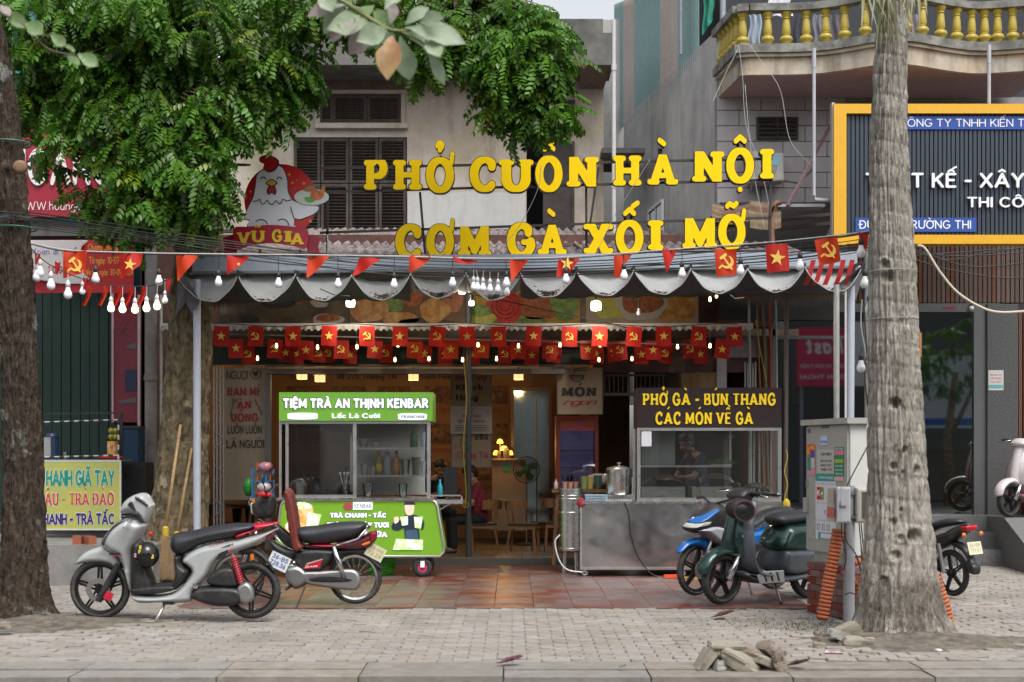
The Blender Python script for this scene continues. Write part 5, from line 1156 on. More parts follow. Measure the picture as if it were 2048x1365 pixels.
wire([(1742,470),(1735,540),(1728,600),(1733,700),(1730,760),(1742,860)],.006, 'black wire dropping down beside the palm with bulbs', Yf=12.4)
wire([(1724,600),(1722,650),(1730,700),(1738,760)],.005, 'white wire dangling beside the palm', m_ww, Yf=12.4)
m_fl = M('filament_lit', (1,.62,.25),.3, var=0, emit=7.)
me_f = MB().lathe((0,0,0), [(0,-.045),(.014,-.04),(.018,-.02),(.014,.0),(.011,.02)],10).b('bulb', m_fl, mesh_only=True, smooth=1)
for i,(px, py, Y) in enumerate([(553,690,19.1),(635,693,19.1),(714,692,19.1),(796,688,19.1),(877,686,19.1),(956,688,19.1),(1037,690,19.1),(1120,688,19.1),(1200,688,19.1),(1275,688,19.1),(1355,692,19.1),(1420,690,19.1),(515,715,19.8),(790,718,19.8),(858,716,19.8),(925,718,19.8),(993,716,19.8),(1198,718,19.8),(1264,716,19.8)]):
 r_ = thing('string_bulb', 'small amber bulb, %s from the left in the %s bulb row among the flags' % (ow(i if i < 12 else i - 12), 'upper' if i < 12 else 'lower'), 'light bulb', P(px, py, Y),0, 'small amber bulbs among the flags'); link('bulb', me_f, r_)
 MB().lathe((0,0,0), [(.013,.018),(.013,.05),(.004,.06)],8).cyl((0,0,.05),(0,0,.2),.003, n=4).b('socket', m_sk, r_, local=1)
def lamp(loc, power, col, size=.04):
 l = bpy.data.lights.new('lamp_light', 'POINT'); l.energy = power; l.color = col; l.shadow_soft_size = size; o = bpy.data.objects.new('lamp_light', l); C.objects.link(o); o.location = loc; return o
def led(px, py, Y, sx, label, pw):
 r_ = thing('work_lamp', label, 'lamp', P(px, py, Y)); c = P(px, py, Y)
 MB().lathe(c, [(0,-.055 * sx),(.055 * sx,-.05 * sx),(.06 * sx,0),(.055 * sx,.045 * sx),(.02,.06 * sx)],14).b('diffuser', M('led_lit', (1,.93,.8),.3, var=0, emit=7.), r_, smooth=40); MB().cyl(c + Vector((0,0,.055 * sx)), c + Vector((0,0,.12)),.02).b('socket', m_sk, r_)
 if pw: lamp(c - Vector((0,.0,.15)), pw,(1,.86,.66))
led(701,606,18.7,1., 'bright warm work lamp hanging left under the awning', 14); led(1192,612,18.6,1.15, 'bright warm work lamp hanging right under the awning', 16); led(924,582,19.2,.8, 'bright lamp by the top of the centre post, upper one', 6); led(943,607,19.2,.6, 'bright lamp by the top of the centre post, lower one', 0)
for i,(px, py) in enumerate(((1278,620),(1420,597),(1433,590))):
 r_ = thing('string_bulb', ['single bulb hanging before the soup bowl photo', 'amber bulb high under the right awning end', 'second amber bulb high under the right awning end'][i], 'light bulb', P(px, py,18.9)); link('bulb', me_f if i else me_b, r_); MB().cyl((0,0,.02),(0,0,.12),.012).b('socket', m_sk, r_, local=1)
# INTERIOR FURNISHING
def board(px0, px1, py0, py1, Y, label, col=(.42,.33,.23), cat='sign'):
 o = thing('wall_sign', label, cat, P((px0 + px1) / 2, py1, Y)); MB().pbox(px0, px1, py0, py1, Y,.03).b('board', M('cream_board', col,.6, var=.08), o)
 MB().pbox(px0 - 2, px0, py0, py1, Y - .005,.04).pbox(px1, px1 + 2, py0, py1, Y - .005,.04).b('edge_trim', m_hdr, o); return o
m_bk = flat('print_black', (.03,.025,.02)); m_rd = flat('print_crimson', (.38,.02,.03))
o = board(448,534,736,1000,20.45, 'tall cream sign at the left with words about loving food')
ptx = lambda s, a, b, c, d, Y, mat, par, **k: (lambda m_: (ptext(m_, s, a, b, c, d, Y, **k), m_.b('lettering', mat, par)))(MB())
ptx('NGƯỜI', 453,496,742,759,20.44, m_bk, o, wt=.06); ptx('ĐAM MÊ', 455,522,776,791,20.44, m_rd, o, wt=.13, con=.6, ser=True); ptx('ĂN', 474,502,803,817,20.44, m_rd, o, wt=.15, con=.6, ser=True); ptx('UỐNG', 462,516,828,843,20.44, m_rd, o, wt=.15, con=.6, ser=True)
ptx('LUÔN LUÔN', 455,523,851,868,20.44, m_bk, o, wt=.09); ptx('LÀ NGƯỜI', 453,528,880,897,20.44, m_bk, o, wt=.09)
m_ = MB(); c = P(511,748,20.44); m_.torus(c,.075,.005,24,5); pillow(m_, [(c.x + x * .05, c.z + z * .05) for x, z in ((0,.45),(.45,.8),(.85,.45),(.6,-.2),(0,-.9),(-.6,-.2),(-.85,.45),(-.45,.8))],0,.01,.003, yc=20.437)
m_.bar(P(460,830,20.44), P(468,806,20.44),.012,.004)
for k in (-4,0,4): m_.bar(P(468 + k,806,20.437), P(470 + k,798,20.437),.008,.004)
m_.bar(P(524,830,20.437), P(510,800,20.437),.022,.004); m_.b('printed_text', m_bk, o)
o = thing('folding_gate', 'folded back white metal gate at the left edge of the restaurant', 'gate', P(437,1070,20.2))
for k, px in enumerate((428,434,441,447)): MB().cyl(P(px,733,20.1),(X_(px,20.1),20.1,.09),.014).b('rod', M('gate_white', (.42,.42,.41),.5, streak=.3), o, smooth=40)
for k in range(9): MB().bar(P(428,760 + k * 34,20.08), P(448,760 + k * 34 + (14 if k % 2 else -14),20.08),.012).b('lattice_bar', M('gate_white'), o)
o = board(904,982,742,935,22.0, 'cream sign hanging in the middle that greets the customers')
ptx('PHỤC VỤ', 911,972,751,761,21.99, m_rd, o, wt=.12); ptx('Khách', 912,965,769,781,21.99, m_bk, o, wt=.13, con=.6); ptx('Hàng', 912,956,789,802,21.99, m_bk, o, wt=.13, con=.6); ptx('của', 950,976,869,880,21.99, m_bk, o, wt=.12); ptx('Chúng Tôi', 914,976,904,917,21.99, m_rd, o, wt=.07)
pillow(MB(), [(P(966 + 7 * cos(t),0,21.98).x, Z_(797 + 7 * sin(t),21.98)) for t in np.linspace(0,6.28,12, endpoint=False)],0,.01,.003, yc=21.985).b('round_print', flat('print_ochre', (.5,.33,.12)), o)
m_ = MB().torus(P(928,880,21.985),.05,.004,16,4).bar(P(920,886,21.985), P(926,905,21.985),.006).bar(P(936,886,21.985), P(932,905,21.985),.006); m_.b('printed_text', m_bk, o)
o = thing('paper_poster', 'white price notice poster taped over the middle cream sign', 'poster', P(942,868,21.9)); MB().pbox(901,984,813,868,21.9,.006).b('sheet', flat('paper_dim', (.5,.47,.44)), o)
ptx('THÔNG BÁO', 924,962,830,835,21.895, m_rd, o, wt=.14, cell=.08); ptx('ĐIỀU CHỈNH TĂNG GIÁ', 916,970,840,846,21.895, m_rd, o, wt=.1, cell=.08)
m_ = MB();
for k in range(4): m_.pbox(912 - k % 2 * 4,974 + k % 2 * 4,851 + k * 3.6,852.2 + k * 3.6,21.895,.001)
m_.torus(P(943,821,21.895),.03,.004,12,4); m_.b('printed_text', m_bk, o)
o = board(1116,1204,736,829,20.6, 'cream sign with noodle bowl drawing above the drinks fridge')
ptx('MÓN', 1124,1192,776,792,20.59, m_bk, o, wt=.17, con=.55, ser=True); ptx('ngon', 1126,1190,797,811,20.59, m_rd, o, wt=.045, slant=.3, gap=.05)
c = P(1154,752,20.59); m_ = MB(); m_.tube([c + Vector((.1 * cos(t),0,.09 * sin(t))) for t in np.linspace(pi,2 * pi,12)],.006,5).bar(c + Vector((-.11,0,0)), c + Vector((.11,0,0)),.014).bar(c + Vector((-.05,0,.09)), c + Vector((.15,0,.13)),.01).bar(c + Vector((-.05,0,.07)), c + Vector((.16,0,.085)),.01).bar(c + Vector((-.04,0,0)), c + Vector((-.04,0,.09)),.01)
for k in (.02,.045): m_.tube([c + Vector((.09 * cos(t),0,-k)) for t in (pi,0)],.003,4)
m_.b('printed_text', m_bk, o)
m_ls = M('lamp_shade_lit', (1,.55,.22),.6, var=.1, scale=20, emit=1.1); m_lw2 = M('lamp_wood', (.25,.13,.05),.6)
for i,(px, py, Y, pw) in enumerate(((604,752,23,6),(640,757,22,6),(827,754,22.5,9),(1037,753,22.5,7))):
 o = thing('ceiling_lamp', ['square wooden ceiling lamp, farther one of the left pair', 'square wooden ceiling lamp, nearer one of the left pair', 'square wooden ceiling lamp above the green cart sign', 'square wooden ceiling lamp above the standing fan'][i], 'lamp', P(px, py, Y))
 c = P(px, py, Y); s_ = Y / F
 for a in range(4):
  q = MR(a * pi / 2,3, 'Z'); MB().box(c + q @ Vector((0,-9 * s_,0)),(18 * s_,.006,13 * s_), q.to_4x4().to_3x3()).b('shade', m_ls, o)
 MB().box(c + Vector((0,0,7.5 * s_)),(30 * s_,30 * s_,2.5 * s_), taper=.6).b('canopy', m_lw2, o); MB().cyl(c + Vector((0,0,8 * s_)),(c.x, c.y,3.3),.008).b('rod', m_lw2, o)
 m_ = MB()
 for k in range(4): m_.torus(c + Vector((0,0,(-5 + k * 3.4) * s_)),10.5 * s_,.003,4,4, 'z')
 m_.b('lattice', m_lw2, o); lamp(c - Vector((0,0,.12)), pw,(1,.62,.3),.08)
m_ctr = M('counter_board', (.33,.24,.16),.6, var=.06)
o = thing('counter', 'plain beige counter beneath the glowing flower lamp', 'counter', (0,23.5,.1)); MB().pbox(984,1052,921,1062,23.2,.6).b('body', m_ctr, o); MB().pbox(982,1054,917,921,23.15,.7).b('top', M('counter_top', (.28,.2,.13),.4), o); MB().pbox(1006,1020,929,943,23.19,.005).b('green_sticker', flat('sticker_green', (.06,.3,.1)), o)
o = thing('flower_lamp', 'glowing yellow flower shaped lamp on the beige counter', 'lamp', P(1003,917,23.3))
m_gl = M('petal_lit', (1,.42,.05),.5, var=0, emit=2.2)
for (px, py, r_) in ((1000,884,.055),(1008,898,.07),(992,907,.05),(1021,907,.045)):
 c = P(px, py,23.3); MB().lathe(c, [(0,.05),(r_ * .6,.04),(r_,-.01),(r_ * .85,-.03),(r_ * .3,-.01)],10).b('petal_shade', m_gl, o, smooth=1); MB().cyl(c, P(px,917,23.3),.008).b('stem', m_lw2, o)
lamp(P(1003,892,23.1),8,(1,.55,.15))
for i,(px, w_, h_) in enumerate(((997,6,14),(1011,9,22),(1017,5,17))): o = MB().pbox(px - w_ / 2, px + w_ / 2,917 - h_,917,23.22,.08); tag(o.b('photo_frame', m_bk), 'small dark %s standing before the flower lamp' % ['cup', 'upright frame', 'slim box'][i], 'ornament')
o = thing('mirror_door', 'tall framed glass door mirroring green leaves at the back', 'door', P(1062,1050,23.6)); MB().pbox(1022,1104,776,782,23.6,.08).pbox(1022,1028,782,1050,23.6,.08).pbox(1098,1104,782,1050,23.6,.08).b('frame', M('door_wood_dark', (.06,.03,.015),.5), o)
MB().pbox(1028,1098,782,1050,23.64,.02).b('pane', M('mirror_glass', (.35,.4,.38),.06,1., var=0), o); MB().pbox(1072,1075,790,1050,23.62,.03).b('stile', m_alu, o)
def fan(c, r_, label):
 o = thing('standing_fan', label, 'fan', (c.x, c.y,.1)); mg = flat('fan_green', (.05,.14,.02),.4)
 m_ = MB()
 for k in range(5): m_.torus(c + Vector((0,-.05 + .0 * k,0)), r_ * (.2 + .2 * k),.003,28,4)
 for k in range(20): a = k * pi / 10; m_.bar(c + Vector((0,-.07,0)), c + Vector((r_ * cos(a),-.02, r_ * sin(a))),.003)
 m_.torus(c, r_,.008,32,5); m_.b('guard', flat('fan_black', (.02,.02,.02)), o)
 for k in range(4):
  a0 = k * pi / 2 + .5; pts = [(c.x + r_ * q * cos(a0 + t), c.z + r_ * q * sin(a0 + t)) for q, t in ((.12,0),(.5,-.35),(.85,-.3),(.9,.1),(.6,.45),(.2,.3))]
  pillow(MB(), pts,.003,.02,.002, yc=c.y, cell=.012).b('blade', mg, o)
 MB().lathe(c, [(0,-.08),(.05,-.07),(.06,-.03),(.05,.12),(0,.14)],14, 'y').b('motor', mg, o); MB().cyl((c.x, c.y + .06,.1),(c.x, c.y + .06, c.z),.016).b('stem', M('chrome', (.6,.6,.6),.2,1., var=0), o)
 MB().lathe((c.x, c.y + .06,.1), [(.2,0),(.2,.02),(.04,.05),(0,.06)],18).b('base', flat('fan_black'), o)
fan(P(1053,940,22.6),.21, 'standing fan with dark green blades in the middle of the room')
m_cw = M('chair_wood', (.33,.17,.07),.45, col2=(.24,.11,.04), scale=6); m_cs = flat('chair_seat_black', (.02,.018,.016),.5)
def chair(x, y, rz, label, zb=.09):
 o = thing('wooden_chair', label, 'chair', (x, y, zb), rz, 'wooden restaurant chairs')
 MB().box((0,0,.44),(.42,.42,.035)).b('seat', m_cs, o, local=1); MB().box((0,0,.40),(.40,.40,.05)).b('seat_frame', m_cw, o, local=1)
 for a in (-1,1):
  MB().bar((a * .17,-.17,.42),(a * .19,-.2,0),.035).b('leg', m_cw, o, local=1)
  MB().tube([(a * .17,.17,.42),(a * .2,.24,0)], [.02,.014],8).b('leg', m_cw, o, local=1); MB().tube([(a * .18,.17,.38),(a * .2,.2,.6),(a * .22,.2,.74)], [.02,.022,.016],8).b('back_post', m_cw, o, local=1)
 pts = [(.25 * sin(t),.03 + .2 * cos(t) * 1.0) for t in np.linspace(-1.9,1.9,18)]
 m_ = MB(); vs = []
 for (a, b) in pts: vs += [(a, b + .02,.66),(a, b + .045,.66),(a * 1.04, b + .065,.80),(a * 1.04, b + .04,.80)]
 fs = []
 for i in range(len(pts) - 1):
  p = 4 * i; q = p + 4; fs += [(p, q, q + 3, p + 3),(p + 1, p + 2, q + 2, q + 1),(p, p + 1, q + 1, q),(p + 3, q + 3, q + 2, p + 2)]
 fs += [(0,3,2,1),(4 * len(pts) - 4,4 * len(pts) - 3,4 * len(pts) - 2,4 * len(pts) - 1)]
 m_.add(vs, fs).b('backrest', m_cw, o, local=1, smooth=40); return o
chair(X_(966,20.9),20.9, R(-90), 'wooden chair with the seated man in the maroon shirt on it'); chair(X_(1048,20.75),20.75, R(80), 'empty wooden chair with black pad facing the fan'); chair(X_(1100,21.2),21.2, R(-60), 'wooden chair tucked beside the steel boiler')
chair(X_(478,20.9),20.9, R(20), 'wooden chair behind the left table near the woman')
def table(x, y, w_, d_, label, h_=.74, rz=0):
 o = thing('wooden_table', label, 'table', (x, y,.09), rz); MB().box((0,0, h_),(w_, d_,.035)).b('tabletop', M('table_wood', (.26,.14,.06),.45), o, local=1)
 for a in (-1,1):
  for b in (-1,1): MB().bar((a * (w_ / 2 - .08), b * (d_ / 2 - .08), h_),(a * (w_ / 2 - .02), b * (d_ / 2 - .04),0),.045).b('leg', m_cw, o, local=1)
 return o
table(X_(890,21.0),20.9,.9,.65, 'wooden table in front of the seated man beside the green cart'); table(X_(480,21.3),21.35,1.1,.65, 'wooden table in front of the standing woman at the left')
table(X_(700,23.4),23.3,1.2,.7, 'wooden table far back behind the green cart')
fg = thing('drinks_fridge', 'red framed drinks fridge with glass door and purple glowing back panel', 'fridge', P(1155,1030,21.3)); Yg = 21.2
mr = M('fridge_red', (.3,.05,.02),.4, var=.1)
MB().pbox(1112,1120,832,1060, Yg,.6).pbox(1190,1197,832,1060, Yg,.6).pbox(1120,1190,832,842, Yg,.6).pbox(1120,1190,1005,1060, Yg,.6).b('cabinet_body', mr, fg)
MB().pbox(1120,1190,842,1005, Yg + .5,.05).b('back_panel', M('fridge_purple_glow', (.2,.17,.34),.6, col2=(.32,.28,.42), scale=3, var=.1, emit=.12), fg); MB().pbox(1120,1190,842,862, Yg + .02,.01).b('header_print', M('fridge_orange', (.5,.12,.03),.5, col2=(.5,.1,.2), scale=9, var=.1), fg)  # faint glow in the back panel stands for the purple glare
for y in (900,935,968): MB().pbox(1121,1189, y, y + 2, Yg + .1,.38).b('wire_shelf', M('gate_white'), fg)
for y in (898,933): MB().pbox(1124,1184, y - 6, y - 4.5, Yg + .08,.01).pbox(1124,1184, y, y + 1, Yg + .08,.01).b('shelf_rail', m_gl if 0 else flat('rail_bright', (.7,.65,.75)), fg)
MB().pbox(1120,1190,862,1005, Yg + .03,.01).b('door_glass', glass('fridge_glass', (.8,.8,.9),.1), fg)
for i,(px, w_, h_, c_) in enumerate(((1140,.09,.1,(.02,.02,.02)),(1150,.14,.05,(.03,.03,.03)),(1175,.2,.04,(.3,.2,.02)),(1185,.1,.06,(.25,.15,.05)))): o = MB().box(P(px,832 - h_ / 2 * F / Yg, Yg + .2),(w_,.15, h_)); tag(o.b('box', M('misc_%d' % i, c_,.6)), ['small black bag on top of the fridge', 'flat black box on top of the fridge', 'yellow packet on top of the fridge', 'small brown packet at the fridge top corner'][i], 'box')
o = thing('window_grille', 'dark barred kitchen window to the right of the noodle bowl sign', 'grille', P(1250,790,21.0))
MB().pbox(1205,1330,748,753,21.0,.04).pbox(1205,1330,786,792,21.0,.04).pbox(1256,1261,753,786,21.0,.04).b('frame', M('grille_metal', (.12,.12,.12),.5,.4), o)
for px in range(1210,1330,9): MB().cyl(P(px,753,21.02), P(px,786,21.02),.006, n=6).b('bar', M('grille_metal'), o)
for px in range(1214,1330,18): MB().torus(P(px,779,21.02),.045,.004,16,4).b('ring', M('grille_metal'), o)
o = thing('white_lattice_panel', 'short white slatted panel leaning above the steel cart', 'panel', P(1490,775,20))
for k in range(5): MB().pbox(1489 + k * 5.2,1492 + k * 5.2,724 + k % 2 * 3,775,19.9,.02).b('slat', M('gate_white'), o)
for k,(a, b, y0, r_, c_, lb) in enumerate(((1526,1538,600,.025,(.12,.1,.05), 'mossy bamboo pole leaning at the right side of the restaurant'),(1514,1530,610,.012,(.3,.1,.05), 'thin red brown rod beside the bamboo pole'),(1540,1545,605,.02,(.35,.05,.03), 'red plastic pipe near the bamboo pole'),(1552,1556,600,.014,(.4,.4,.42), 'thin pale conduit right of the bamboo pole'),(1498,1502,560,.02,(.35,.35,.36), 'pale upright pipe behind the right flags'))):
 o = MB().cyl(P(a, y0,19.6), P(b,1050,19.6), r_); tag(o.b('pole', M('pole_%d' % k, c_,.6, var=.2), smooth=40), lb, 'pole')
o = MB().tube([P(1512,640,19.5), P(1520,700,19.5), P(1532,760,19.5)],.005); tag(o.b('yellow_string', flat('yellow_cord')), 'thin yellow string slanting past the bamboo pole', 'string')
# GREEN TEA CART
m_ss = M('brushed_steel', (.74,.74,.72),.26,1., var=.06, bump=.08, bscale=12)
m_ssw = M('steel_frame', (.66,.66,.64),.3,.9, var=.05)
tc_ = thing('tea_cart', 'bright green lit tea cart with glass case and white lettering', 'cart', P(720,1152,17.95)); Yt = 17.7
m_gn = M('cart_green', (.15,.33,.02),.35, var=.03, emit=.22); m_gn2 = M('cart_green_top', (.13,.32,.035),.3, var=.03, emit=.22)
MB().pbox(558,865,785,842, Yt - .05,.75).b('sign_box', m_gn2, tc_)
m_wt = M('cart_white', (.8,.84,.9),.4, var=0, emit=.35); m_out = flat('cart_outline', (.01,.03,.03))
for s, a, b, t_, bt, wt in (('TIỆM TRÀ AN THỊNH KENBAR', 566,857,797,817,.155),('Lắc Là Cười', 664,760,827,837,.12)):
 letters(s, a, b, t_, bt, Yt - .056, m_wt, tc_, wt=wt, depth=.012, cell=.045, gap=wt * 2 + .09)
for s, a, b, t_, bt, wt in (('TIỆM TRÀ AN THỊNH KENBAR', 564,859,795.5,818.5,.235),): ptx(s, a, b, t_, bt, Yt - .054, m_out, tc_, wt=wt, cell=.06, gap=.40)
rr_ = lambda x0, x1, y0, y1, r_: [(X_(a, Yt), Z_(b, Yt)) for a, b in [(x0 + r_, y0),(x1 - r_, y0),(x1,(y0 + y1) / 2),(x1 - r_, y1),(x0 + r_, y1),(x0,(y0 + y1) / 2)]]
pillow(MB(), rr_(577,636,827,839,5),0,.01,.003, yc=Yt - .056, smooth=1, cell=.006).b('white_patch', m_wt, tc_); pillow(MB(), rr_(797,854,828,840,5),0,.01,.003, yc=Yt - .056, cell=.006).b('white_patch', m_wt, tc_)
ptx('FRANCHISE', 803,850,831,836.5, Yt - .066, m_out, tc_, wt=.09, cell=.07)
f_ = MB()
for px0, px1 in ((558,563),(571,577),(706,713),(854,861)): f_.pbox(px0, px1,843,996, Yt,.03)
f_.pbox(558,861,842,848, Yt - .002,.03); f_.pbox(577,706,990,996, Yt + .001,.03)
for px0, px1 in ((565,570),(700,705),(850,855)): f_.pbox(px0, px1,848,985, Yt + .6,.03)
f_.b('frame', m_ssw, tc_)
MB().pbox(560,861,843,847, Yt + .03,.62).b('case_top', m_ssw, tc_)
for y in (896,951): MB().pbox(713,854, y, y + 3, Yt + .03,.35).b('shelf', m_ssw, tc_)
MB().pbox(555,868,996,1001, Yt - .03,.75).b('counter_top', m_ss, tc_)
g_c = glass('cart_glass', (.96,.97,.96),.03,.02,.01)
MB().pbox(577,706,848,990, Yt + .01,.006).pbox(713,854,848,990, Yt + .01,.006).b('pane', g_c, tc_); MB().pbox(565,700,848,990, Yt + .61,.006).b('pane', glass('cart_glass_back', (.6,.62,.62),.05), tc_); MB().bb(X_(561, Yt), X_(561, Yt) + .006, Yt + .03, Yt + .6, Z_(990, Yt), Z_(848, Yt)).b('pane', g_c, tc_)
MB().pbox(713,858,848,990, Yt + .6,.01).b('back_panel', M('case_back', (.68,.66,.62),.6, var=.05), tc_); MB().pbox(640,700,848,862, Yt + .3,.02).b('paper_stack', flat('paper_dim'), tc_)
m_ = MB()
for k in range(4): m_.pbox(646,684,849 + k * 4,850 + k * 4, Yt + .29,.002)
m_.b('printed_text', flat('line_grey', (.2,.2,.2)), tc_)
pan = [(573,1001),(862,1001),(870,1004),(874,1012),(888,1092),(888,1104),(880,1113),(560,1113),(552,1104),(552,1092),(562,1012),(566,1004)]
pw_ = [(X_(a, Yt), Z_(b, Yt)) for a, b in pan]
MB().prism(pw_, Yt, Yt + .62).b('body', m_gn, tc_); m_ = MB().tube([Vector((a, Yt - .005, b)) for a, b in pw_ + [pw_[0]]],.018,8); m_.b('tube_frame', m_ssw, tc_, smooth=1)
letters('TRÀ CHANH - TẮC', 660,773,1026,1036, Yt - .002, m_wt, tc_, wt=.19, cell=.07, depth=.008, gap=.4); letters('TRÀ TRÁI CÂY TƯƠI', 654,778,1045,1056, Yt - .002, m_wt, tc_, wt=.19, cell=.07, depth=.008, gap=.4); letters('TRÀ SỮA', 706,775,1064,1075, Yt - .002, m_wt, tc_, wt=.19, cell=.07, depth=.008, gap=.4)
for s, a, b, c, d in (('TRÀ CHANH - TẮC', 659,774,1025,1037),('TRÀ TRÁI CÂY TƯƠI', 653,779,1044,1057),('TRÀ SỮA', 705,776,1063,1076)): ptx(s, a, b, c, d, Yt - .003, m_out, tc_, wt=.26, cell=.09, gap=.4)
MB().pbox(706,745,1005,1020, Yt - .012,.01).b('white_patch', m_wt, tc_); ptx('KENBAR', 709,743,1008,1017, Yt - .014, flat('kenbar_grey', (.15,.2,.22)), tc_, wt=.09, cell=.07)
hx = [(X_(696 + 10 * cos(t), Yt), Z_(1013 + 8 * sin(t), Yt)) for t in np.linspace(0,2 * pi,6, endpoint=False)]; MB().prism(hx, Yt - .012, Yt - .002).b('hexagon_badge', flat('hex_red', (.45,.06,.08)), tc_)
def pr(pts, mat, d, nm='printed_picture', Y=None, par=None, sm=True): return pillow(MB(), [(X_(a, Y or Yt), Z_(b, Y or Yt)) for a, b in pts],0,.01,.002, yc=(Y or Yt) - d, smooth=sm, cell=.009).b(nm, mat, par or tc_)
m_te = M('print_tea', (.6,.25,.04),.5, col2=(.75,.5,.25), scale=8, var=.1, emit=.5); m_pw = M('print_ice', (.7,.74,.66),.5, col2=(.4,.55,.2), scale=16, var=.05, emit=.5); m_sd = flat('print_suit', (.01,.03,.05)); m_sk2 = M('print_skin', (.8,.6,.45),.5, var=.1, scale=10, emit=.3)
pr([(592,1014),(622,1014),(626,1028),(618,1066),(602,1068),(596,1030)], m_te,.008); pr([(590,1008),(606,1004),(622,1010),(622,1018),(592,1018)], m_pw,.011); pr([(616,1024),(643,1030),(634,1062),(612,1058)], m_pw,.01, sm=False); pr([(570,1050),(592,1046),(600,1080),(590,1088),(580,1080)], m_te,.012); pr([(575,1046),(590,1042),(592,1052),(573,1058)], m_pw,.014)
pr([(800,1040),(812,1030),(836,1032),(848,1044),(846,1060),(838,1058),(838,1082),(812,1084),(808,1058),(796,1062),(784,1058),(786,1046)], m_sd,.006); pr([(810,1006),(818,1003),(828,1006),(828,1022),(824,1030),(814,1030),(810,1020)], m_sk2,.009); pr([(808,1010),(812,1003),(826,1002),(831,1010),(828,1010),(812,1010)], m_sd,.012)
pr([(800,1034),(816,1032),(816,1050),(804,1052)], m_pw,.013, sm=False); pr([(828,1034),(846,1034),(842,1058),(830,1056)], m_pw,.013, sm=False); pr([(792,1078),(846,1080),(846,1100),(786,1100)], m_pw,.014, sm=False); pr([(812,1060),(834,1060),(838,1080),(810,1080)], M('print_jeans', (.06,.12,.2),.5, var=.1),.008, sm=False); pr([(788,1036),(796,1034),(798,1042),(790,1048)], m_sk2,.012)
m_tr = flat('rubber', (.03,.03,.032),.7); m_pk = flat('wheel_pink', (.6,.04,.14),.4)
for i,(px, dy) in enumerate(((845,0),(590,0),(845,.5),(590,.5))):
 c = Vector((X_(px, Yt), Yt + .03 + dy,.125)); cs = MB().bar(c + Vector((0,0,.13)), c + Vector((0,-.04,0)),.05,.02).bar(c + Vector((-.05,0,.135)), c + Vector((.05,0,.135)),.06,.02).b('caster', m_ssw, tc_)
 MB().torus(c,.085,.038,28,10, sq=.7).b('tyre', m_tr, cs, smooth=1); MB().lathe(c, [(0,-.03),(.03,-.03),(.035,-.015),(.06,-.02),(.062,.02),(0,.03)],18, 'y').b('rim', m_pk, cs)
MB().pbox(545,892,1000,1002.5, Yt + .1,.02).b('rail', m_ssw, tc_)
MB().pbox(861,925,1001,1008, Yt + .05,.5).pbox(861,925,990,993, Yt + .05,.012).pbox(922,925,990,1001, Yt + .05,.012).bar(P(862,1030, Yt + .1), P(900,1008, Yt + .1),.015).b('side_tray', m_ssw, tc_)
MB().pbox(497,556,997,1002, Yt + .05,.4).pbox(497,556,1010,1012, Yt + .05,.012).pbox(497,499,997,1012, Yt + .05,.012).b('side_tray', m_ssw, tc_)
def bottle(px, pyb, Y, h, r_, col, label, cap=(.7,.1,.05), lab=None, clear=False):
 o = thing('bottle', label, 'bottle', P(px, pyb, Y)); mm = glass('clear_plastic', (.75,.8,.8),.12) if clear else M('bottle_' + label[:14].replace(' ', '_'), col,.3, var=.1)
 MB().lathe((0,0,0), [(r_ * .9,0),(r_,.01),(r_, h * .6),(r_ * .45, h * .78),(r_ * .35, h * .9),(r_ * .35, h * .92)],12).b('body', mm, o, local=1, smooth=40); MB().lathe((0,0, h * .9), [(r_ * .42,0),(r_ * .4, h * .1),(r_ * .1, h * .13)],10).b('cap', flat('cap_%.2f_%.2f' % (cap[0], cap[1]), cap), o, local=1)
 if lab: MB().lathe((0,0, h * .15), [(r_ * 1.03,0),(r_ * 1.03, h * .33)],12).b('paper_label', flat('label_%.2f_%.2f' % (lab[0], lab[1]), lab), o, local=1)
def cup(px, pyb, Y, h, r_, label, col=None, name='cup'):
 o = thing(name, label, name.replace('_', ' '), P(px, pyb, Y)); mm = M('cup_' + label[:16].replace(' ', '_'), col,.4, var=.05) if col else glass('clear_plastic')
 MB().lathe((0,0,0), [(r_ * .75,0),(r_, h),(r_ * 1.08, h),(r_ * 1.08, h + .006),(r_ * .95, h + .003),(r_ * .7,.01)],14).b('wall', mm, o, local=1, smooth=40); return o
bottle(758,950,17.9,.3,.045,(.35,.3,.1), 'syrup bottle with yellow label on the middle shelf', (.8,.6,.05),(.75,.5,.1)); bottle(775,950,17.9,.29,.055,(.45,.5,.55), 'clear grey squeeze bottle on the middle shelf', (.6,.6,.6)); bottle(793,950,17.9,.3,.05,(.5,.25,.12), 'orange sauce bottle with red cap on the middle shelf', (.7,.06,.03),(.6,.3,.15))
bottle(828,895,17.9,.24,.05,(.12,.25,.1), 'green soft bottle on the top shelf', (.2,.5,.2)); cup(846,895,17.9,.19,.035, 'pale blue canister on the top shelf', (.45,.5,.58), 'canister'); cup(729,950,17.9,.13,.05, 'white measuring jug on the middle shelf', (.6,.6,.58), 'jug'); cup(746,950,17.95,.1,.035, 'small white cup beside the measuring jug', (.55,.55,.53))
cup(811,950,17.9,.19,.06, 'clear blender cup on the middle shelf'); cup(832,950,17.9,.22,.06, 'glass jar with greenish contents on the middle shelf', (.2,.26,.16), 'jar'); cup(846,950,17.9,.17,.035, 'stack of thin white cups at the right end of the middle shelf', (.55,.53,.5)); cup(727,895,17.9,.1,.06, 'short stack of clear lids on the top shelf', (.45,.45,.43), 'lid stack'.replace(' ', '_')); cup(753,895,17.9,.06,.06, 'white tub on the top shelf', (.6,.6,.58), 'tub')
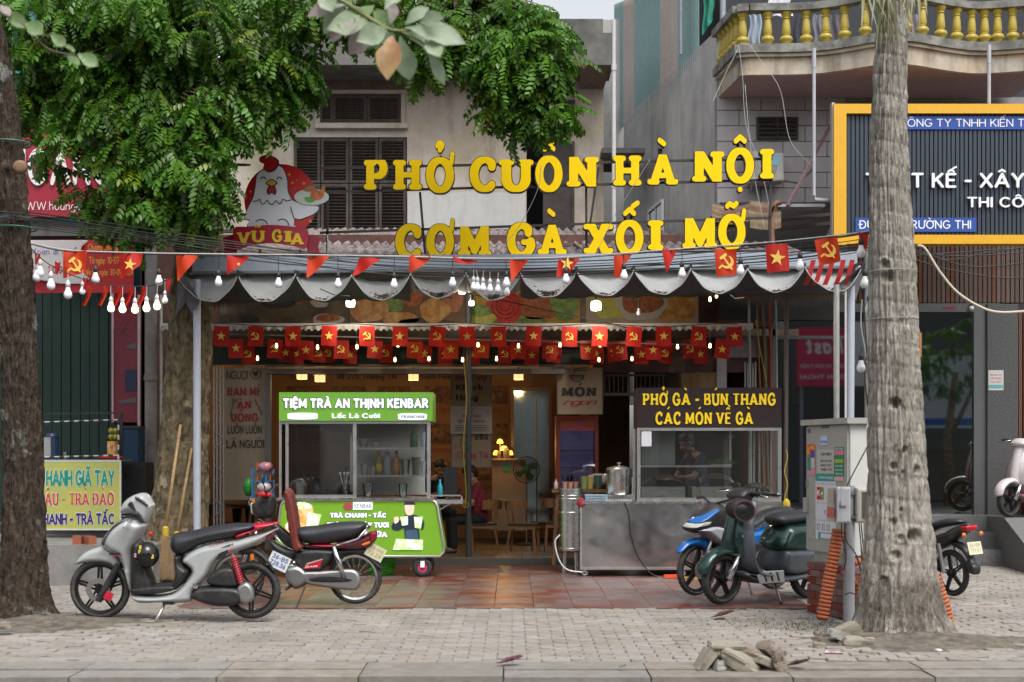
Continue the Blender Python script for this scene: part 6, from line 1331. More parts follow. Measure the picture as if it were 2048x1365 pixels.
cup(736,994,17.9,.17,.07, 'big clear measuring cup at the bottom of the right case'); cup(806,994,17.95,.16,.06, 'clear cup with green sprigs at the bottom right of the case'); cup(600,994,18.0,.19,.06, 'white steel canister at the bottom left of the glass case', (.5,.5,.48), 'canister'); cup(690,994,17.9,.16,.055, 'glass of steel spoons standing in the left case')
o = thing('spoon_bunch', 'bunch of steel spoons standing in a glass in the left case', 'spoons', P(690,985,17.9))
for k in range(6): a = Vector((X_(690,17.9),17.9, Z_(985,17.9))); b = a + Vector((uni(-.07,.07), uni(-.02,.02),.24)); MB().bar(a, b,.006).sph(b,.015,8,(1,.4,1.4)).b('spoon', m_ssw, o)
o = thing('black_kettle', 'black kettle with curved handle in the left glass case', 'kettle', P(635,990,18.1)); MB().lathe(P(635,992,18.1), [(.11,0),(.12,.05),(.07,.2),(.05,.22),(0,.24)],16).b('body', flat('kettle_black', (.015,.015,.016),.3), o, smooth=40); MB().torus(P(652,965,18.1),.06,.01,18,6).b('handle', flat('kettle_black'), o); MB().tube([P(620,970,18.1), P(606,950,18.1), P(600,948,18.1)],.012).b('spout', flat('kettle_black'), o)
o = thing('counter_cloths', 'dark crumpled items lying on the floor of the left glass case', 'cloths', P(680,994,18));
MB().grid(lambda u, v: P(640 + 70 * u,992 - 22 * sin(u * 3.1) * (1 - v) * (.7 + .3 * sin(u * 9)),17.85 + .3 * v),14,6).b('cloth', M('dark_cloth', (.04,.03,.03),.9, var=.2), o, smooth=1)
bottle(880,994,17.95,.22,.035,(.02,.3,.4), 'teal spray bottle on the side tray of the green cart', (.05,.3,.4)); o = thing('tablet_terminal', 'black upright sales terminal on the side tray of the green cart', 'terminal', P(898,994,18)); MB().pbox(888,914,935,990,18.1,.05).b('screen', flat('kettle_black'), o); MB().pbox(896,906,988,1001,18.1,.1).b('stand', flat('kettle_black'), o)
o = thing('plastic_basket', 'bright green plastic basket on the red tiles beneath the green cart', 'basket', P(762,1150,18.1)); m_bg2 = flat('basket_green', (.03,.42,.03),.4); c = Vector((X_(762,18.1),18.1,0))
for k in range(5): MB().torus(c + Vector((0,0,.02 + k * .045)),.15 + .012 * k,.008,28,6, 'z').b('ring', m_bg2, o)
m_ = MB()
for k in range(36): a = k * pi / 18; m_.bar(c + Vector((.15 * cos(a),.15 * sin(a),.02)), c + Vector((.198 * cos(a),.198 * sin(a),.2)),.008)
m_.b('lattice', m_bg2, o); MB().lathe(c + Vector((0,0,.012)), [(0,0),(.15,0),(.15,.008),(0,.008)],24).b('floor_disc', m_bg2, o)
o = thing('snack_rack', 'small blue and orange rack holding pink packets left of the green cart', 'rack', P(527,1000,17.9))
for px in (505,533,548): MB().bar(P(px,938,17.9), P(px,1000,17.9),.022).b('post', flat('rack_blue', (.01,.12,.3),.4), o)
for px in (515,541): MB().bar(P(px,925,17.95), P(px,1000,17.95),.014).b('rod', flat('rack_orange', (.7,.12,.02),.4), o)
for y in (940,962,985): MB().pbox(505,550, y, y + 2.5,17.9,.2).b('shelf', flat('rack_blue'), o)
for i,(px, py, c_) in enumerate(((530,934,(.6,.25,.3)),(528,975,(.6,.55,.55)),(526,990,(.5,.05,.06)))):
 q = MB().sph(P(px, py,17.88),.07,10,(1.4,.8,.9)); tag(q.b('snack_packet', M('packet_%d' % i, c_,.25, var=.3, scale=20), smooth=1), ['pink crinkled packet on top of the blue rack', 'white packet on the lower shelf of the blue rack', 'red packet at the bottom of the blue rack'][i], 'packet')
o = MB().sph(P(497,975,18.3),.12,12,(.6,.6,1)); tag(o.b('green_bag', M('bag_green', (.03,.3,.04),.4, var=.2), smooth=1), 'green plastic bag hanging left of the blue rack', 'bag')
# STEEL FOOD CART
sc_ = thing('food_cart', 'dented stainless steel food cart with dark brown sign and glass case', 'cart', P(1360,1150,18.0)); Ys = 17.85
m_dent = M('dented_steel', (.78,.78,.76),.2,1., var=.05, col2=(.68,.69,.7), scale=2)
zz0, zz1 = Z_(1137, Ys), Z_(1007, Ys)
nu, nv = 90,34
us = np.linspace(0,1, nu); vs_ = np.linspace(0,1, nv); UU, VV = np.meshgrid(us, vs_, indexing='ij'); XX = X_(1162, Ys) + (X_(1561, Ys) - X_(1162, Ys)) * UU; ZZ = zz0 + (zz1 - zz0) * VV
KK = np.minimum(1, np.minimum(UU,1 - UU) * 16) * np.minimum(1, np.minimum(VV,1 - VV) * 8); DD = KK * (fbm(XX * 1.5, ZZ * 1.7,0 * XX + 3.3,3) * .022 + .003 * np.sin(XX * 4))
m_ = MB(); m_.add([(XX[i, j], Ys + DD[i, j], ZZ[i, j]) for i in range(nu) for j in range(nv)], [(i * nv + j,(i + 1) * nv + j,(i + 1) * nv + j + 1, i * nv + j + 1) for i in range(nu - 1) for j in range(nv - 1)]); m_.b('front_panel', m_dent, sc_, smooth=1)
MB().bb(X_(1162, Ys), X_(1561, Ys), Ys + .06, Ys + .72, zz0, zz1).b('body', m_ss, sc_)
MB().pbox(1160,1566,1003,1008, Ys - .02,.8).b('counter_top', m_ss, sc_)
m_ = MB().pbox(1160,1164,1008,1140, Ys - .01,.03).pbox(1560,1564,1008,1140, Ys - .01,.03).pbox(1164,1560,1135,1140, Ys - .012,.03); m_.b('edge_frame', m_ssw, sc_)
for px, dy in ((1170,0),(1366,0),(1555,0),(1170,.6),(1555,.6)):
 c = Vector((X_(px, Ys), Ys + .04 + dy,.045)); k = MB().bar(c + Vector((0,0,.05)), c,.05,.03).b('caster', m_ssw, sc_); MB().torus(c,.03,.015,16,8).b('wheel', flat('caster_grey', (.3,.3,.3)), k)
MB().pbox(1275,1563,776,855, Ys,.6).b('sign_box', M('sign_brown', (.032,.02,.021),.6, var=.06, spec=.2), sc_); m_sy = flat('sign_letter_yellow', (.9,.62,.004),.4)
letters('PHỞ GÀ - BÚN THANG', 1286,1551,788,810, Ys - .002, m_sy, sc_, wt=.13, con=.75, ser=True, depth=.01, cell=.045); letters('CÁC MÓN VỀ GÀ', 1311,1505,826,848, Ys - .002, m_sy, sc_, wt=.13, con=.75, ser=True, depth=.01, cell=.045)
m_ = MB()
for a, b in ((1274,1281),(1556,1563)): m_.pbox(a, b,856,1003, Ys,.035); m_.pbox(a, b,856,1003, Ys + .56,.035)
m_.pbox(1281,1556,856,862, Ys,.035).pbox(1281,1556,996,1003, Ys,.035).pbox(1266,1271,858,1000, Ys + .1,.03); m_.pbox(1459,1463,862,930, Ys + .3,.02); m_.b('frame', m_ssw, sc_)
MB().pbox(1281,1463,931,935, Ys + .2,.35).b('shelf', m_ssw, sc_); g_s = glass('case_glass', (.93,.95,.94),.015,.015,.02)
MB().pbox(1281,1556,862,996, Ys + .012,.006).b('pane', g_s, sc_); MB().bb(X_(1277, Ys), X_(1277, Ys) + .006, Ys + .035, Ys + .56, Z_(1000, Ys), Z_(860, Ys)).b('pane', g_s, sc_)
for px in (1497,1506,1517,1540): MB().pbox(px, px + 4,862,996, Ys + .5,.02).b('sliding_rail', m_ssw, sc_)
MB().pbox(1283,1303,863,893, Ys + .006,.003).b('paper_sticker', flat('paper_white', (.62,.62,.66)), sc_); MB().pbox(1283,1350,863,930, Ys + .45,.01).b('side_sheet', M('steel_sheet_dim', (.35,.36,.35),.4,.6, var=.1), sc_)
for i,(a, b) in enumerate(((1283,1370),(1384,1475))):
 o = thing('food_tray', 'steel food tray under a clear curved lid in the %s of the case' % ('left half' if i == 0 else 'right half'), 'tray', P((a + b) / 2,1000, Ys + .25))
 MB().pbox(a, b,974,1000, Ys + .1,.35).b('pan', m_ssw, o)
 MB().grid(lambda u, v: P(a + (b - a) * (.02 + .96 * u),974 - (28 * sin(pi * min(max(u,.02),.98)) ** .5) * (.6 + .4 * sin(v * pi)), Ys + .12 + .3 * v),20,8).b('lid', glass('lid_plastic', (.75,.77,.76),.16,.06), o, smooth=1)
o = thing('greens_plate', 'tray of green herbs on the glass shelf in front of the cook', 'herbs', P(1444,932, Ys + .35)); m_ = MB()
for k in range(260): c = P(1444 + gauss(0,9),928 - abs(gauss(0,4)), Ys + .35 + gauss(0,.05)); m_.box(c,(.03,.004,.012), MR(rand() * 3,3, 'X') @ MR(rand() * 3,3, 'Y'))
q = m_.b('herb_leaves', M('herb_green', (.06,.16,.02),.6, col2=(.12,.22,.04), scale=30), o, recalc=False); q['kind'] = 'stuff'; MB().pbox(1424,1464,929,932, Ys + .25,.2).b('tray', m_ssw, o)
o = thing('plastic_bags', 'clear plastic bags bunched on the right side of the case', 'bags', P(1510,1000, Ys + .3)); MB().grid(lambda u, v: P(1480 + 60 * u,985 - 14 * sin(u * 3.1) - 6 * sin(u * 13 + v * 7), Ys + .15 + .2 * v),30,12).b('bag', glass('bag_film', (.8,.75,.75),.3,.15,.25), o, smooth=False)
def pot(px, pyb, Y, r_, h, label, name='stock_pot'):
 o = thing(name, label, 'pot', P(px, pyb, Y)); MB().lathe((0,0,0), [(r_ * .96,0),(r_,.01),(r_, h),(r_ * 1.03, h + .005),(r_ * 1.03, h + .015),(r_ * .98, h + .015)],32).b('body', m_ss, o, local=1, smooth=40)
 MB().lathe((0,0, h + .012), [(r_ * 1.02,0),(r_ * .9,.02),(r_ * .3,.045),(0,.05)],32).b('lid', m_ssw, o, local=1, smooth=40); MB().lathe((0,0, h + .06), [(.012,0),(.012,.02),(.03,.025),(.03,.04),(0,.045)],14).b('knob', m_ssw, o, local=1)
 for a in (-1,1): MB().tube([(a * r_,-.05, h * .8),(a * (r_ + .03),-.04, h * .82),(a * (r_ + .03),.04, h * .82),(a * r_,.05, h * .8)],.008).b('handle', m_ssw, o, local=1)
 return o
pot(1238,989,18.1,.165,.31, 'tall lidded steel stock pot on the counter left of the glass case')
o = thing('gas_burner', 'low steel burner beneath the lidded stock pot', 'burner', P(1238,1003,18.1)); MB().pbox(1210,1264,990,1003,18.0,.35).b('body', m_ssw, o)
for k in range(16): MB().pbox(1213 + k * 3.1,1214.4 + k * 3.1,993,999,17.995,.004).b('slot', flat('kettle_black'), o)
bo = thing('noodle_boiler', 'tall round steel noodle boiler standing left of the food cart', 'boiler', (X_(1141,18.3),18.3,0)); cx, cy = X_(1141,18.3),18.3
zb_, zt_2 = Z_(1104,18.3), Z_(982,18.3); m_ = MB().lathe((cx, cy,0), [(.13, zb_),(.155, zb_ + .02),(.155, zt_2),(.165, zt_2 + .01),(.165, zt_2 + .03),(.14, zt_2 + .03)],32); m_.b('drum', m_ss, bo, smooth=40)
for zz in (zb_ + .05,(zb_ + zt_2) / 2 + .12, zt_2 - .06, zt_2 - .1): MB().torus((cx, cy, zz),.156,.006,32,6, 'z').b('hoop', m_ssw, bo)
for k in range(4): a = k * pi / 2 + .6; MB().cyl((cx + .1 * cos(a), cy + .1 * sin(a), zb_),(cx + .12 * cos(a), cy + .12 * sin(a),0),.014).b('leg', m_ssw, bo)
o = MB().sph(P(1162,1006,17.85),.055,12,(1,.4,1.2)); tag(o.b('oven_mitt', M('mitt_red', (.3,.02,.03),.8), smooth=1), 'dark red mitt hanging on the cart corner beside the boiler', 'mitt')
o = thing('wire_basket', 'pale blue plastic basket at the left end of the steel counter', 'basket', P(1192,1003,17.9)); m_bb = flat('basket_blue', (.3,.42,.5),.5)
for k in range(3): MB().pbox(1170 + k,1214 - k,990 + k * 5,991.5 + k * 5,17.88,.22).b('ring', m_bb, o)
for k in range(15): MB().pbox(1171 + k * 3,1172.2 + k * 3,991,1003,17.875,.006).b('strut', m_bb, o)
for i,(px, r_, h_, col, lb) in enumerate([(1168,.05,.16,(.16,.2,.06), 'glass jar of green chillies'),(1180,.05,.15,(.28,.2,.05), 'glass jar of yellow pickles'),(1196,.055,.17,(.03,.06,.05), 'dark jar of chopsticks and herbs')]): cup(px,978,18.35, h_, r_, lb + ' behind the blue basket', col, 'jar')
MB_ = MB()
o = thing('black_chopsticks', 'bundles of black utensils sticking up above the boiler', 'utensils', P(1142,975,18.5))
for k in range(34): g_ = random.choice((1130,1141,1152)); a = P(g_ + uni(-3,3),976,18.5); b = P(g_ + uni(-8,8),946 + uni(0,10),18.5); MB_.bar(a, b,.008)
MB_.b('sticks', flat('kettle_black'), o)['kind'] = 'stuff'
for i, px in enumerate((1130,1141,1152)): cup(px,980,18.48,.1,.035, ['peach coloured cup of utensils, left one above the boiler', 'peach coloured cup of utensils, middle one above the boiler', 'peach coloured cup of utensils, right one above the boiler'][i],(.5,.25,.18))
table(X_(1160,18.75),18.8,.75,.4, 'narrow table behind the boiler carrying jars and cups', .98); bottle(1112,978,18.6,.13,.03,(.5,.4,.38), 'pale sauce bottle left of the utensil cups', (.5,.1,.1))
o = MB().sph(P(1196,960,18.8),.11,12,(1.5,.8,.8)); tag(o.b('plastic_bag', M('bag_pale', (.4,.34,.32),.4, var=.2, bump=.6, bscale=20), smooth=1), 'pale plastic bag behind the jars left of the stock pot', 'bag')
o = MB().tube([P(a, b,17.8) for a, b in cr([(1249,1006),(1258,1030),(1262,1070),(1275,1110),(1300,1146),(1325,1155)], False,6)],.007); tag(o.b('power_cable', flat('wire_black'), smooth=1), 'black power cable hanging down the steel cart front', 'cable')
o = MB().tube([Vector((X_(a,17.6),17.6, max(.012, Z_(b,17.6)))) for a, b in cr([(1120,1070),(1110,1085),(1118,1120),(1135,1140),(1165,1145)], False,6)],.01); tag(o.b('white_hose', M('white_pvc'), smooth=1), 'white hose looping down beside the boiler to the cart foot', 'hose')
o = thing('plug_strip', 'orange extension plug lying on the red tiles under the steel cart', 'plug', (X_(1342,17.6),17.5,.01)); MB().box((X_(1342,17.6),17.55,.03),(.2,.05,.035), MR(.2,3, 'Z')).b('body', flat('plug_orange', (.8,.08,.01),.4), o); MB().tube([(X_(1358,17.5),17.5,.02),(X_(1390,17.3),17.35,.012),(X_(1430,17.2),17.4,.012)],.008).b('cord', flat('yellow_cord'), o)
o = MB().sph(P(1573,1010,17.8),.05,10,(1,.5,1.6)); tag(o.b('yellow_tape_bundle', M('tape_yellow', (.6,.42,.02),.5, var=.2)), 'bundle of yellow plastic tied to the post right of the steel cart', 'bundle')
o = MB().tube([P(1572 + 3 * sin(k),900 + k * 9,17.85) for k in range(12)],.006); tag(o.b('yellow_rope', flat('yellow_cord')), 'yellow cord wound down the dark post right of the steel cart', 'cord')
# JUICE STALL at left
js = thing('juice_stall', 'small drink stall with yellow banner and striped metal frame', 'stall', P(160,1065,18.3)); Yj = 18.2; zst = .47
m_yb = M('banner_lime', (.52,.50,.10),.55, col2=(.42,.48,.14), scale=3, var=.05)
MB().pbox(72,240,923,1060, Yj,.02).b('banner_cloth', m_yb, js); MB().pbox(72,242,921,924, Yj - .005,.03).pbox(239,242,924,1060, Yj - .005,.03).pbox(72,242,1058,1061, Yj - .005,.03).b('banner_edge', flat('edge_white', (.6,.6,.58)), js)
m_tg = flat('banner_teal', (.01,.28,.2)); m_tv = flat('banner_indigo', (.04,.02,.2)); m_tp = flat('banner_rose', (.6,.03,.07)); m_tw = flat('banner_halo', (.68,.68,.6))
for s, a, b, c, d, mt, ser in (('TRÀ CHANH GIÃ TAY', 3,229,940,973, m_tg, False),('DÂU - TRÀ ĐÀO', 76,228,987,1010, m_tp, True),('TRÀ CHANH - TRÀ TẮC', 12,229,1027,1050, m_tv, False)):
 k = dict(con=.6, ser=True) if ser else {}
 if s[0] == 'T': a0, s2 = (60, s[4:] if s.startswith('TRÀ CHANH G') else s[4:]); full = b - a
 if s.startswith('TRÀ CHANH GI'): s, a = 'HANH GIÃ TAY', 92
 elif s.startswith('TRÀ CHANH -'): s, a = 'HANH - TRÀ TẮC', 86
 ptx(s, a - 1.5, b + 1.5, c - 1.5, d + 1.5, Yj - .004, m_tw, js, wt=.2 if not ser else .16, gap=.28 if not ser else None, **k); letters(s, a, b, c, d, Yj - .008, mt, js, wt=.13 if not ser else .11, gap=.3 if not ser else None, **k)
MB().pbox(72,240,919,923, Yj,.6).b('counter', M('stall_counter', (.2,.2,.19),.5,.3), js)
m_sf = M('striped_tube', (.5,.5,.5),.5, var=0); m_dkf = flat('stall_dark', (.03,.03,.03))
for (a, b) in (((80,845),(236,840)),((80,915),(236,911))):
 n_ = 16
 for k in range(n_):
  p0, p1 = P(a[0] + (b[0] - a[0]) * k / n_, a[1] + (b[1] - a[1]) * k / n_, Yj), P(a[0] + (b[0] - a[0]) * (k + 1) / n_, a[1] + (b[1] - a[1]) * (k + 1) / n_, Yj); MB().cyl(p0, p1,.011, n=6).b('tube_stripe', m_sf if k % 2 else m_dkf, js)
for k in range(8): MB().cyl(P(237,840 + k * 10, Yj), P(237,850 + k * 10, Yj),.013, n=6).b('tube_stripe', m_sf if k % 2 else m_dkf, js)
MB().bar(P(88,828, Yj + .3), P(243,826, Yj + .3),.02).bar(P(243,826, Yj + .3), P(243,1062, Yj + .3),.03).bar(P(243,826, Yj + .3), P(237,840, Yj),.02).b('back_frame', m_dkf, js)
for px in (76,238): MB().bar(P(px,1060, Yj + .02),(X_(px, Yj), Yj + .02, zst),.03).b('leg', m_dkf, js)
o = thing('ice_drum', 'blue and white insulated drum on the stall behind the dark tree', 'drum', P(100,919,18.5)); MB().pbox(88,101,875,916,18.4,.2).b('white_front', M('gate_white'), o); MB().lathe(P(105,919,18.5), [(.08,0),(.08,.29),(.09,.3),(.07,.34),(0,.35)],18).b('drum', flat('drum_blue', (.02,.04,.1),.4), o, smooth=40)
o = thing('gold_balls', 'net of gold wrapped balls hanging at the stall corner', 'net bag', P(226,875,18.25));
for k in range(4): MB().sph(P(222 + (k % 2) * 9,862 + (k // 2) * 12,18.25),.04,10).b('ball', M('ball_gold', (.45,.35,.06),.35,.3, var=.3, scale=30), o, smooth=1)
o = thing('tin_can', 'yellow and orange tin with white label on the stall corner', 'tin', P(225,912,18.25)); MB().lathe(P(225,909,18.3), [(.068,0),(.068,.17),(0,.172)],20).b('body', M('tin_yellow', (.65,.42,.02),.3), o, smooth=40); MB().lathe(P(225,903,18.3), [(.07,0),(.07,.09)],20).b('band', M('tin_orange', (.6,.15,.02),.3, col2=(.7,.65,.6), scale=12), o)
o = MB().sph(P(222,916,18.35),.12,12,(1.4,.8,.3)); tag(o.b('red_bowl', flat('bowl_red', (.45,.01,.01),.35), smooth=1), 'red plastic bowl on the counter of the drink stall', 'bowl')
o = cup(130,919,18.4,.09,.035, 'small clear glass on the counter of the drink stall')
o = thing('blue_crate', 'dark blue cloth bin behind the drink stall', 'bin', P(262,925,19.0)); MB().pbox(247,276,855,925,18.9,.3).b('body', M('bin_blue', (.01,.05,.1),.7), o); MB().pbox(246,278,852,857,18.88,.34).b('rim', m_dkf, o)
MB().pbox(243,292,925,1062,18.9,.4).b('dark_cabinet', M('cabinet_dark', (.02,.02,.022),.6)); tag(bpy.data.objects['dark_cabinet'], 'dark low cabinet right behind the yellow banner stall', 'cabinet')
m_br = M('orange_brick', (.36,.10,.05),.85, col2=(.28,.09,.05), scale=12, bump=.5, bscale=60)
for i,(px, py, rz) in enumerate(((153,1094,.25),(177,1090,.75))):
 o = MB().box((0,0,0),(.10,.2,.1), None); o = o.b('brick', m_br); o.location = (X_(px,16.85),16.88 - .02 * i,.47 + .05 + .0); o.rotation_euler = (.0,0, rz); tag(o, ['orange brick on the grey step, left one of two', 'orange brick on the grey step nearest to the grey scooter'][i], 'brick')
for i,(top, bot, st_) in enumerate((((361,850),(331,1060),(318,1160)),((383,898),(354,1070),(345,1165)))):
 Yb2 = 17.1 + .15 * i; o = thing('broom', ['straw broom with yellow binding leaning on the tree, taller left one', 'straw broom leaning on the tree, shorter right one'][i], 'broom', P(st_[0],1160, Yb2))
 MB().tube([P(*bot, Yb2), P(*top, Yb2 + .25)], [.024,.017],10).b('handle', M('bamboo', (.45,.29,.14),.5, var=.2, scale=8), o, smooth=1)
 for k in range(5): q = P(*bot, Yb2).lerp(P(*top, Yb2 + .25),.15 + k * .18); MB().torus(q,.022,.003,12,4, 'z').b('node_ring', M('bamboo_dark', (.3,.18,.08),.6), o)
 MB().lathe(P(bot[0], bot[1] + 6, Yb2), [(.038,-.09),(.042,0),(.04,.06),(.025,.08)],14).b('binding', M('binding_yellow', (.6,.42,.03),.5, var=.2, scale=40, bump=.6), o)
 m_ = MB()
 for k in range(420):
  a0 = P(bot[0], bot[1] + 12, Yb2) + Vector((gauss(0,.018), gauss(0,.018),0)); sp_ = gauss(0,.10); a1 = Vector((X_(st_[0], Yb2) + sp_ + .07, Yb2 + gauss(-.05,.05), max(.004,.02 + abs(gauss(0,.03)))))
  md = a0.lerp(a1,.5) + Vector((sp_ * .25,0,.02)); w_ = Vector((.0035,0,0)); m_.add([a0 - w_, a0 + w_, md + w_, md - w_, a1 + w_ * .4, a1 - w_ * .4], [(0,1,2,3),(3,2,4,5)])
 q = m_.b('bristles', M('straw', (.38,.25,.13),.8, rnd=.0, var=.3, scale=30), o, recalc=False); q['kind'] = 'stuff'
# PEOPLE
def blobmesh(caps, voxel, mat, name, parent, smooth_it=2, sub=None):
 """caps: (p0, p1, r0, r1[, (sx,sy,sz)]) tapered capsules melted into one skin"""
 mb = MB()
 for c_ in caps:
  p0, p1, r0, r1 = Vector(c_[0]), Vector(c_[1]), c_[2], c_[3]
  if (p1 - p0).length < 1e-4:
   mb.sph(p0, r0,12, c_[4] if len(c_) > 4 else (1,1,1)); continue
  n = 7; pts = []; rs_ = []; d = (p1 - p0).normalized()
  for i in range(5): t = pi / 2 * (1 - i / 4); pts.append(p0 - d * r0 * sin(t)); rs_.append(max(1e-4, r0 * cos(t)))
  for i in range(5): t = pi / 2 * i / 4; pts.append(p1 + d * r1 * sin(t)); rs_.append(max(1e-4, r1 * cos(t)))
  mb.tube(pts, rs_,12)
 me = mb.b('tmp', mat, mesh_only=True); o = bpy.data.objects.new('tmp', me); C.objects.link(o)
 md = o.modifiers.new('r', 'REMESH'); md.mode = 'VOXEL'; md.voxel_size = voxel
 sm = o.modifiers.new('s', 'SMOOTH'); sm.iterations = smooth_it; sm.factor = .5
 dg = bpy.context.evaluated_depsgraph_get(); dg.update(); m2 = bpy.data.meshes.new_from_object(o.evaluated_get(dg)); m2.name = name
 bpy.data.objects.remove(o); m2.shade_smooth()
 if not m2.materials: m2.materials.append(mat)
 if name == 'tmp': return m2
 return link(name, m2, parent)
m_skin = M('skin', (.42,.24,.16),.5, var=.05); m_hair = M('hair', (.012,.010,.009),.45, var=.1); m_eye = flat('eye', (.01,.01,.01),.2); m_lip = flat('lip', (.3,.1,.08),.5)
def person(label, root, rz, J, shirt, trousers, hair_long=False, sleeves=.5, collar=None, vox=.011, long_sleeve=False):
 """J joints in local metres, facing -y; head centre 'hd', look direction 'lk'"""
 o = thing('person', label, 'person', root, rz)
 V = {k: Vector(v) for k, v in J.items()}; hd = V['hd']; f = V['lk'].normalized(); upv = V.get('up', Vector((0,0,1))).normalized(); rt = f.cross(upv).normalized(); upv = rt.cross(f)
 def H(a, b, c): return hd + rt * a + f * b + upv * c
 sk = [(V['nk'], H(0,-.02,-.07),.055,.05),(H(0,-.012,.03), H(0,-.012,.03),.096,0),(H(0,.01,-.03), H(0,.02,-.06),.072,.055),(H(0,.045,-.085), H(0,.05,-.09),.038,.03),
          (H(0,.085,-.0), H(0,.107,-.03),.009,.015),(H(-.03,.07,-.03), H(-.03,.07,-.03),.03,0),(H(.03,.07,-.03), H(.03,.07,-.03),.03,0)]
 for s in (-1,1): sk.append((H(s * .088,-.005,.01), H(s * .09,-.015,-.03),.02,.014))
 sk += [(V['ch'], V['nk'],.12,.06),(V['ch'] + Vector((0,0,0)), V['pv'],.135,.13)]
 for s in 'LR':
  sk += [(V['nk'].lerp(V['sh' + s],.3), V['sh' + s],.06,.055),(V['sh' + s], V['el' + s],.05,.038),(V['el' + s], V['wr' + s],.038,.026)]
  w_ = V['wr' + s]; d = (w_ - V['el' + s]).normalized(); d = (d + Vector(J.get('hd' + s,(0,0,0)))).normalized(); side = d.cross(Vector((0,0,1))); side = side.normalized() if side.length > .1 else Vector((1,0,0)); nrm = side.cross(d)
  pal = w_ + d * .045; sk.append((w_ + d * .01, w_ + d * .075,.026,.032))
  for k in range(4):
   b0 = w_ + d * .085 + side * (k - 1.5) * .019; L_ = (.034,.04,.037,.028)[k]; b1 = b0 + d * L_; b2 = b1 + (d * .6 - nrm * .8).normalized() * L_ * .8
   sk += [(b0, b1,.0092,.0088),(b1, b2,.0088,.0078)]
  t0 = w_ + d * .03 + side * .03 * (1 if s == 'L' else -1); t1 = t0 + (d * .5 + side * .7 * (1 if s == 'L' else -1)).normalized() * .035; sk += [(t0, t1,.012,.010),(t1, t1 + d * .025 - nrm * .01,.010,.009)]
 for s in 'LR': sk += [(V['hp' + s], V['kn' + s],.08,.055),(V['kn' + s], V['an' + s],.05,.035),(V['an' + s], V['an' + s] + Vector(J.get('ft', (0,-.14,-.03))),.035,.03)]
 blobmesh(sk, vox, m_skin, 'body', o,2)
 top = [(V['ch'], V['nk'] - Vector((0,0,.05)),.135,.085),(V['ch'], V['pv'],.15,.148),(V['shL'], V['shR'],.062,.062)]
 for s in 'LR':
  top.append((V['sh' + s], V['sh' + s].lerp(V['el' + s],1. if long_sleeve else .62),.066,.055))
  if long_sleeve: top.append((V['el' + s], V['el' + s].lerp(V['wr' + s],.92),.052,.038))
 blobmesh(top, vox * 1.2, shirt, 'shirt', o,3)
 if collar: MB().torus(V['nk'] + Vector((0,0,.005)),.066,.012,20,6, 'z').b('collar', collar, o, local=1, smooth=1)
 tr_ = [(V['pv'], V['pv'] - Vector((0,0,.04)),.145,.14)]
 for s in 'LR': tr_ += [(V['hp' + s], V['kn' + s],.095,.07),(V['kn' + s], V['kn' + s].lerp(V['an' + s],.9),.066,.055)]
 blobmesh(tr_, vox * 1.3, trousers, 'trousers', o,3)
 for s in 'LR': blobmesh([(V['an' + s] - Vector((0,0,.03)), V['an' + s] + Vector(J.get('ft', (0,-.14,-.03))) * 1.1,.042,.038)],.012, flat('shoe', (.03,.03,.03)), 'shoe', o,1)
 hr = [(H(0,-.03,.055), H(0,-.03,.055),.105,0),(H(0,-.05,.0), H(0,-.055,-.04),.09,.065),(H(0,.03,.095), H(0,.055,.085),.05,.03),(H(-.05,.02,.07), H(-.06,0,.03),.04,.03),(H(.05,.02,.07), H(.06,0,.03),.04,.03)]
 if hair_long: hr += [(H(0,-.09,.02), H(0,-.12,-.2),.06,.035)]
 blobmesh(hr,.010, m_hair, 'hair', o,1)
 for s in (-1,1): MB().sph(H(s * .032,.088,.012),.009,8,(1.5,1,.7)).b('eye', m_eye, o, local=1); MB().bar(H(s * .05,.088,.034), H(s * .018,.094,.036),.008,.006).b('eyebrow', m_hair, o, local=1)
 MB().bar(H(-.022,.088,-.056), H(.022,.088,-.056),.01,.007).b('mouth', m_lip, o, local=1)
 return o
def stand(**k):
 J = dict(pv=(0,0,.95), ch=(0,0,1.25), nk=(0,0,1.47), hd=(0,-.03,1.60), lk=(0,-1,-.25), shL=(.18,0,1.40), shR=(-.18,0,1.40), elL=(.26,-.05,1.13), elR=(-.26,-.05,1.13), wrL=(.2,-.28,1.05), wrR=(-.2,-.28,1.05),
             hpL=(.09,0,.9), hpR=(-.09,0,.9), knL=(.1,-.02,.5), knR=(-.1,-.02,.5), anL=(.1,0,.09), anR=(-.1,0,.09)); J.update(k); return J
def seat_pose(**k):
 J = dict(pv=(0,0,.56), ch=(0,-.04,.86), nk=(0,-.08,1.08), hd=(0,-.14,1.20), lk=(0,-1,-.7), shL=(.18,-.06,1.02), shR=(-.18,-.06,1.02), elL=(.22,-.16,.76), elR=(-.22,-.16,.76), wrL=(.1,-.38,.82), wrR=(-.1,-.38,.82),
             hpL=(.09,-.02,.54), hpR=(-.09,-.02,.54), knL=(.13,-.42,.52), knR=(-.13,-.42,.52), anL=(.13,-.40,.09), anR=(-.13,-.40,.09)); J.update(k); return J
m_mar = M('maroon_shirt', (.27,.02,.045),.75, var=.15); m_nav = M('navy_shirt', (.02,.035,.09),.75, var=.15); m_drk = M('dark_trousers', (.02,.022,.028),.8); m_blk2 = M('black_shirt', (.02,.02,.022),.8)
person('seated man in a maroon polo shirt looking down at his phone', (X_(958,20.9),20.9,.07), R(-78), seat_pose(), m_mar, m_drk, collar=flat('collar_white', (.6,.58,.55)))
o = thing('smartphone', 'dark phone held by the seated man in maroon', 'phone', P(915,985,20.9)); MB().box(P(917,984,20.88),(.02,.075,.15), MR(.5,3, 'Y')).b('body', flat('kettle_black'), o)
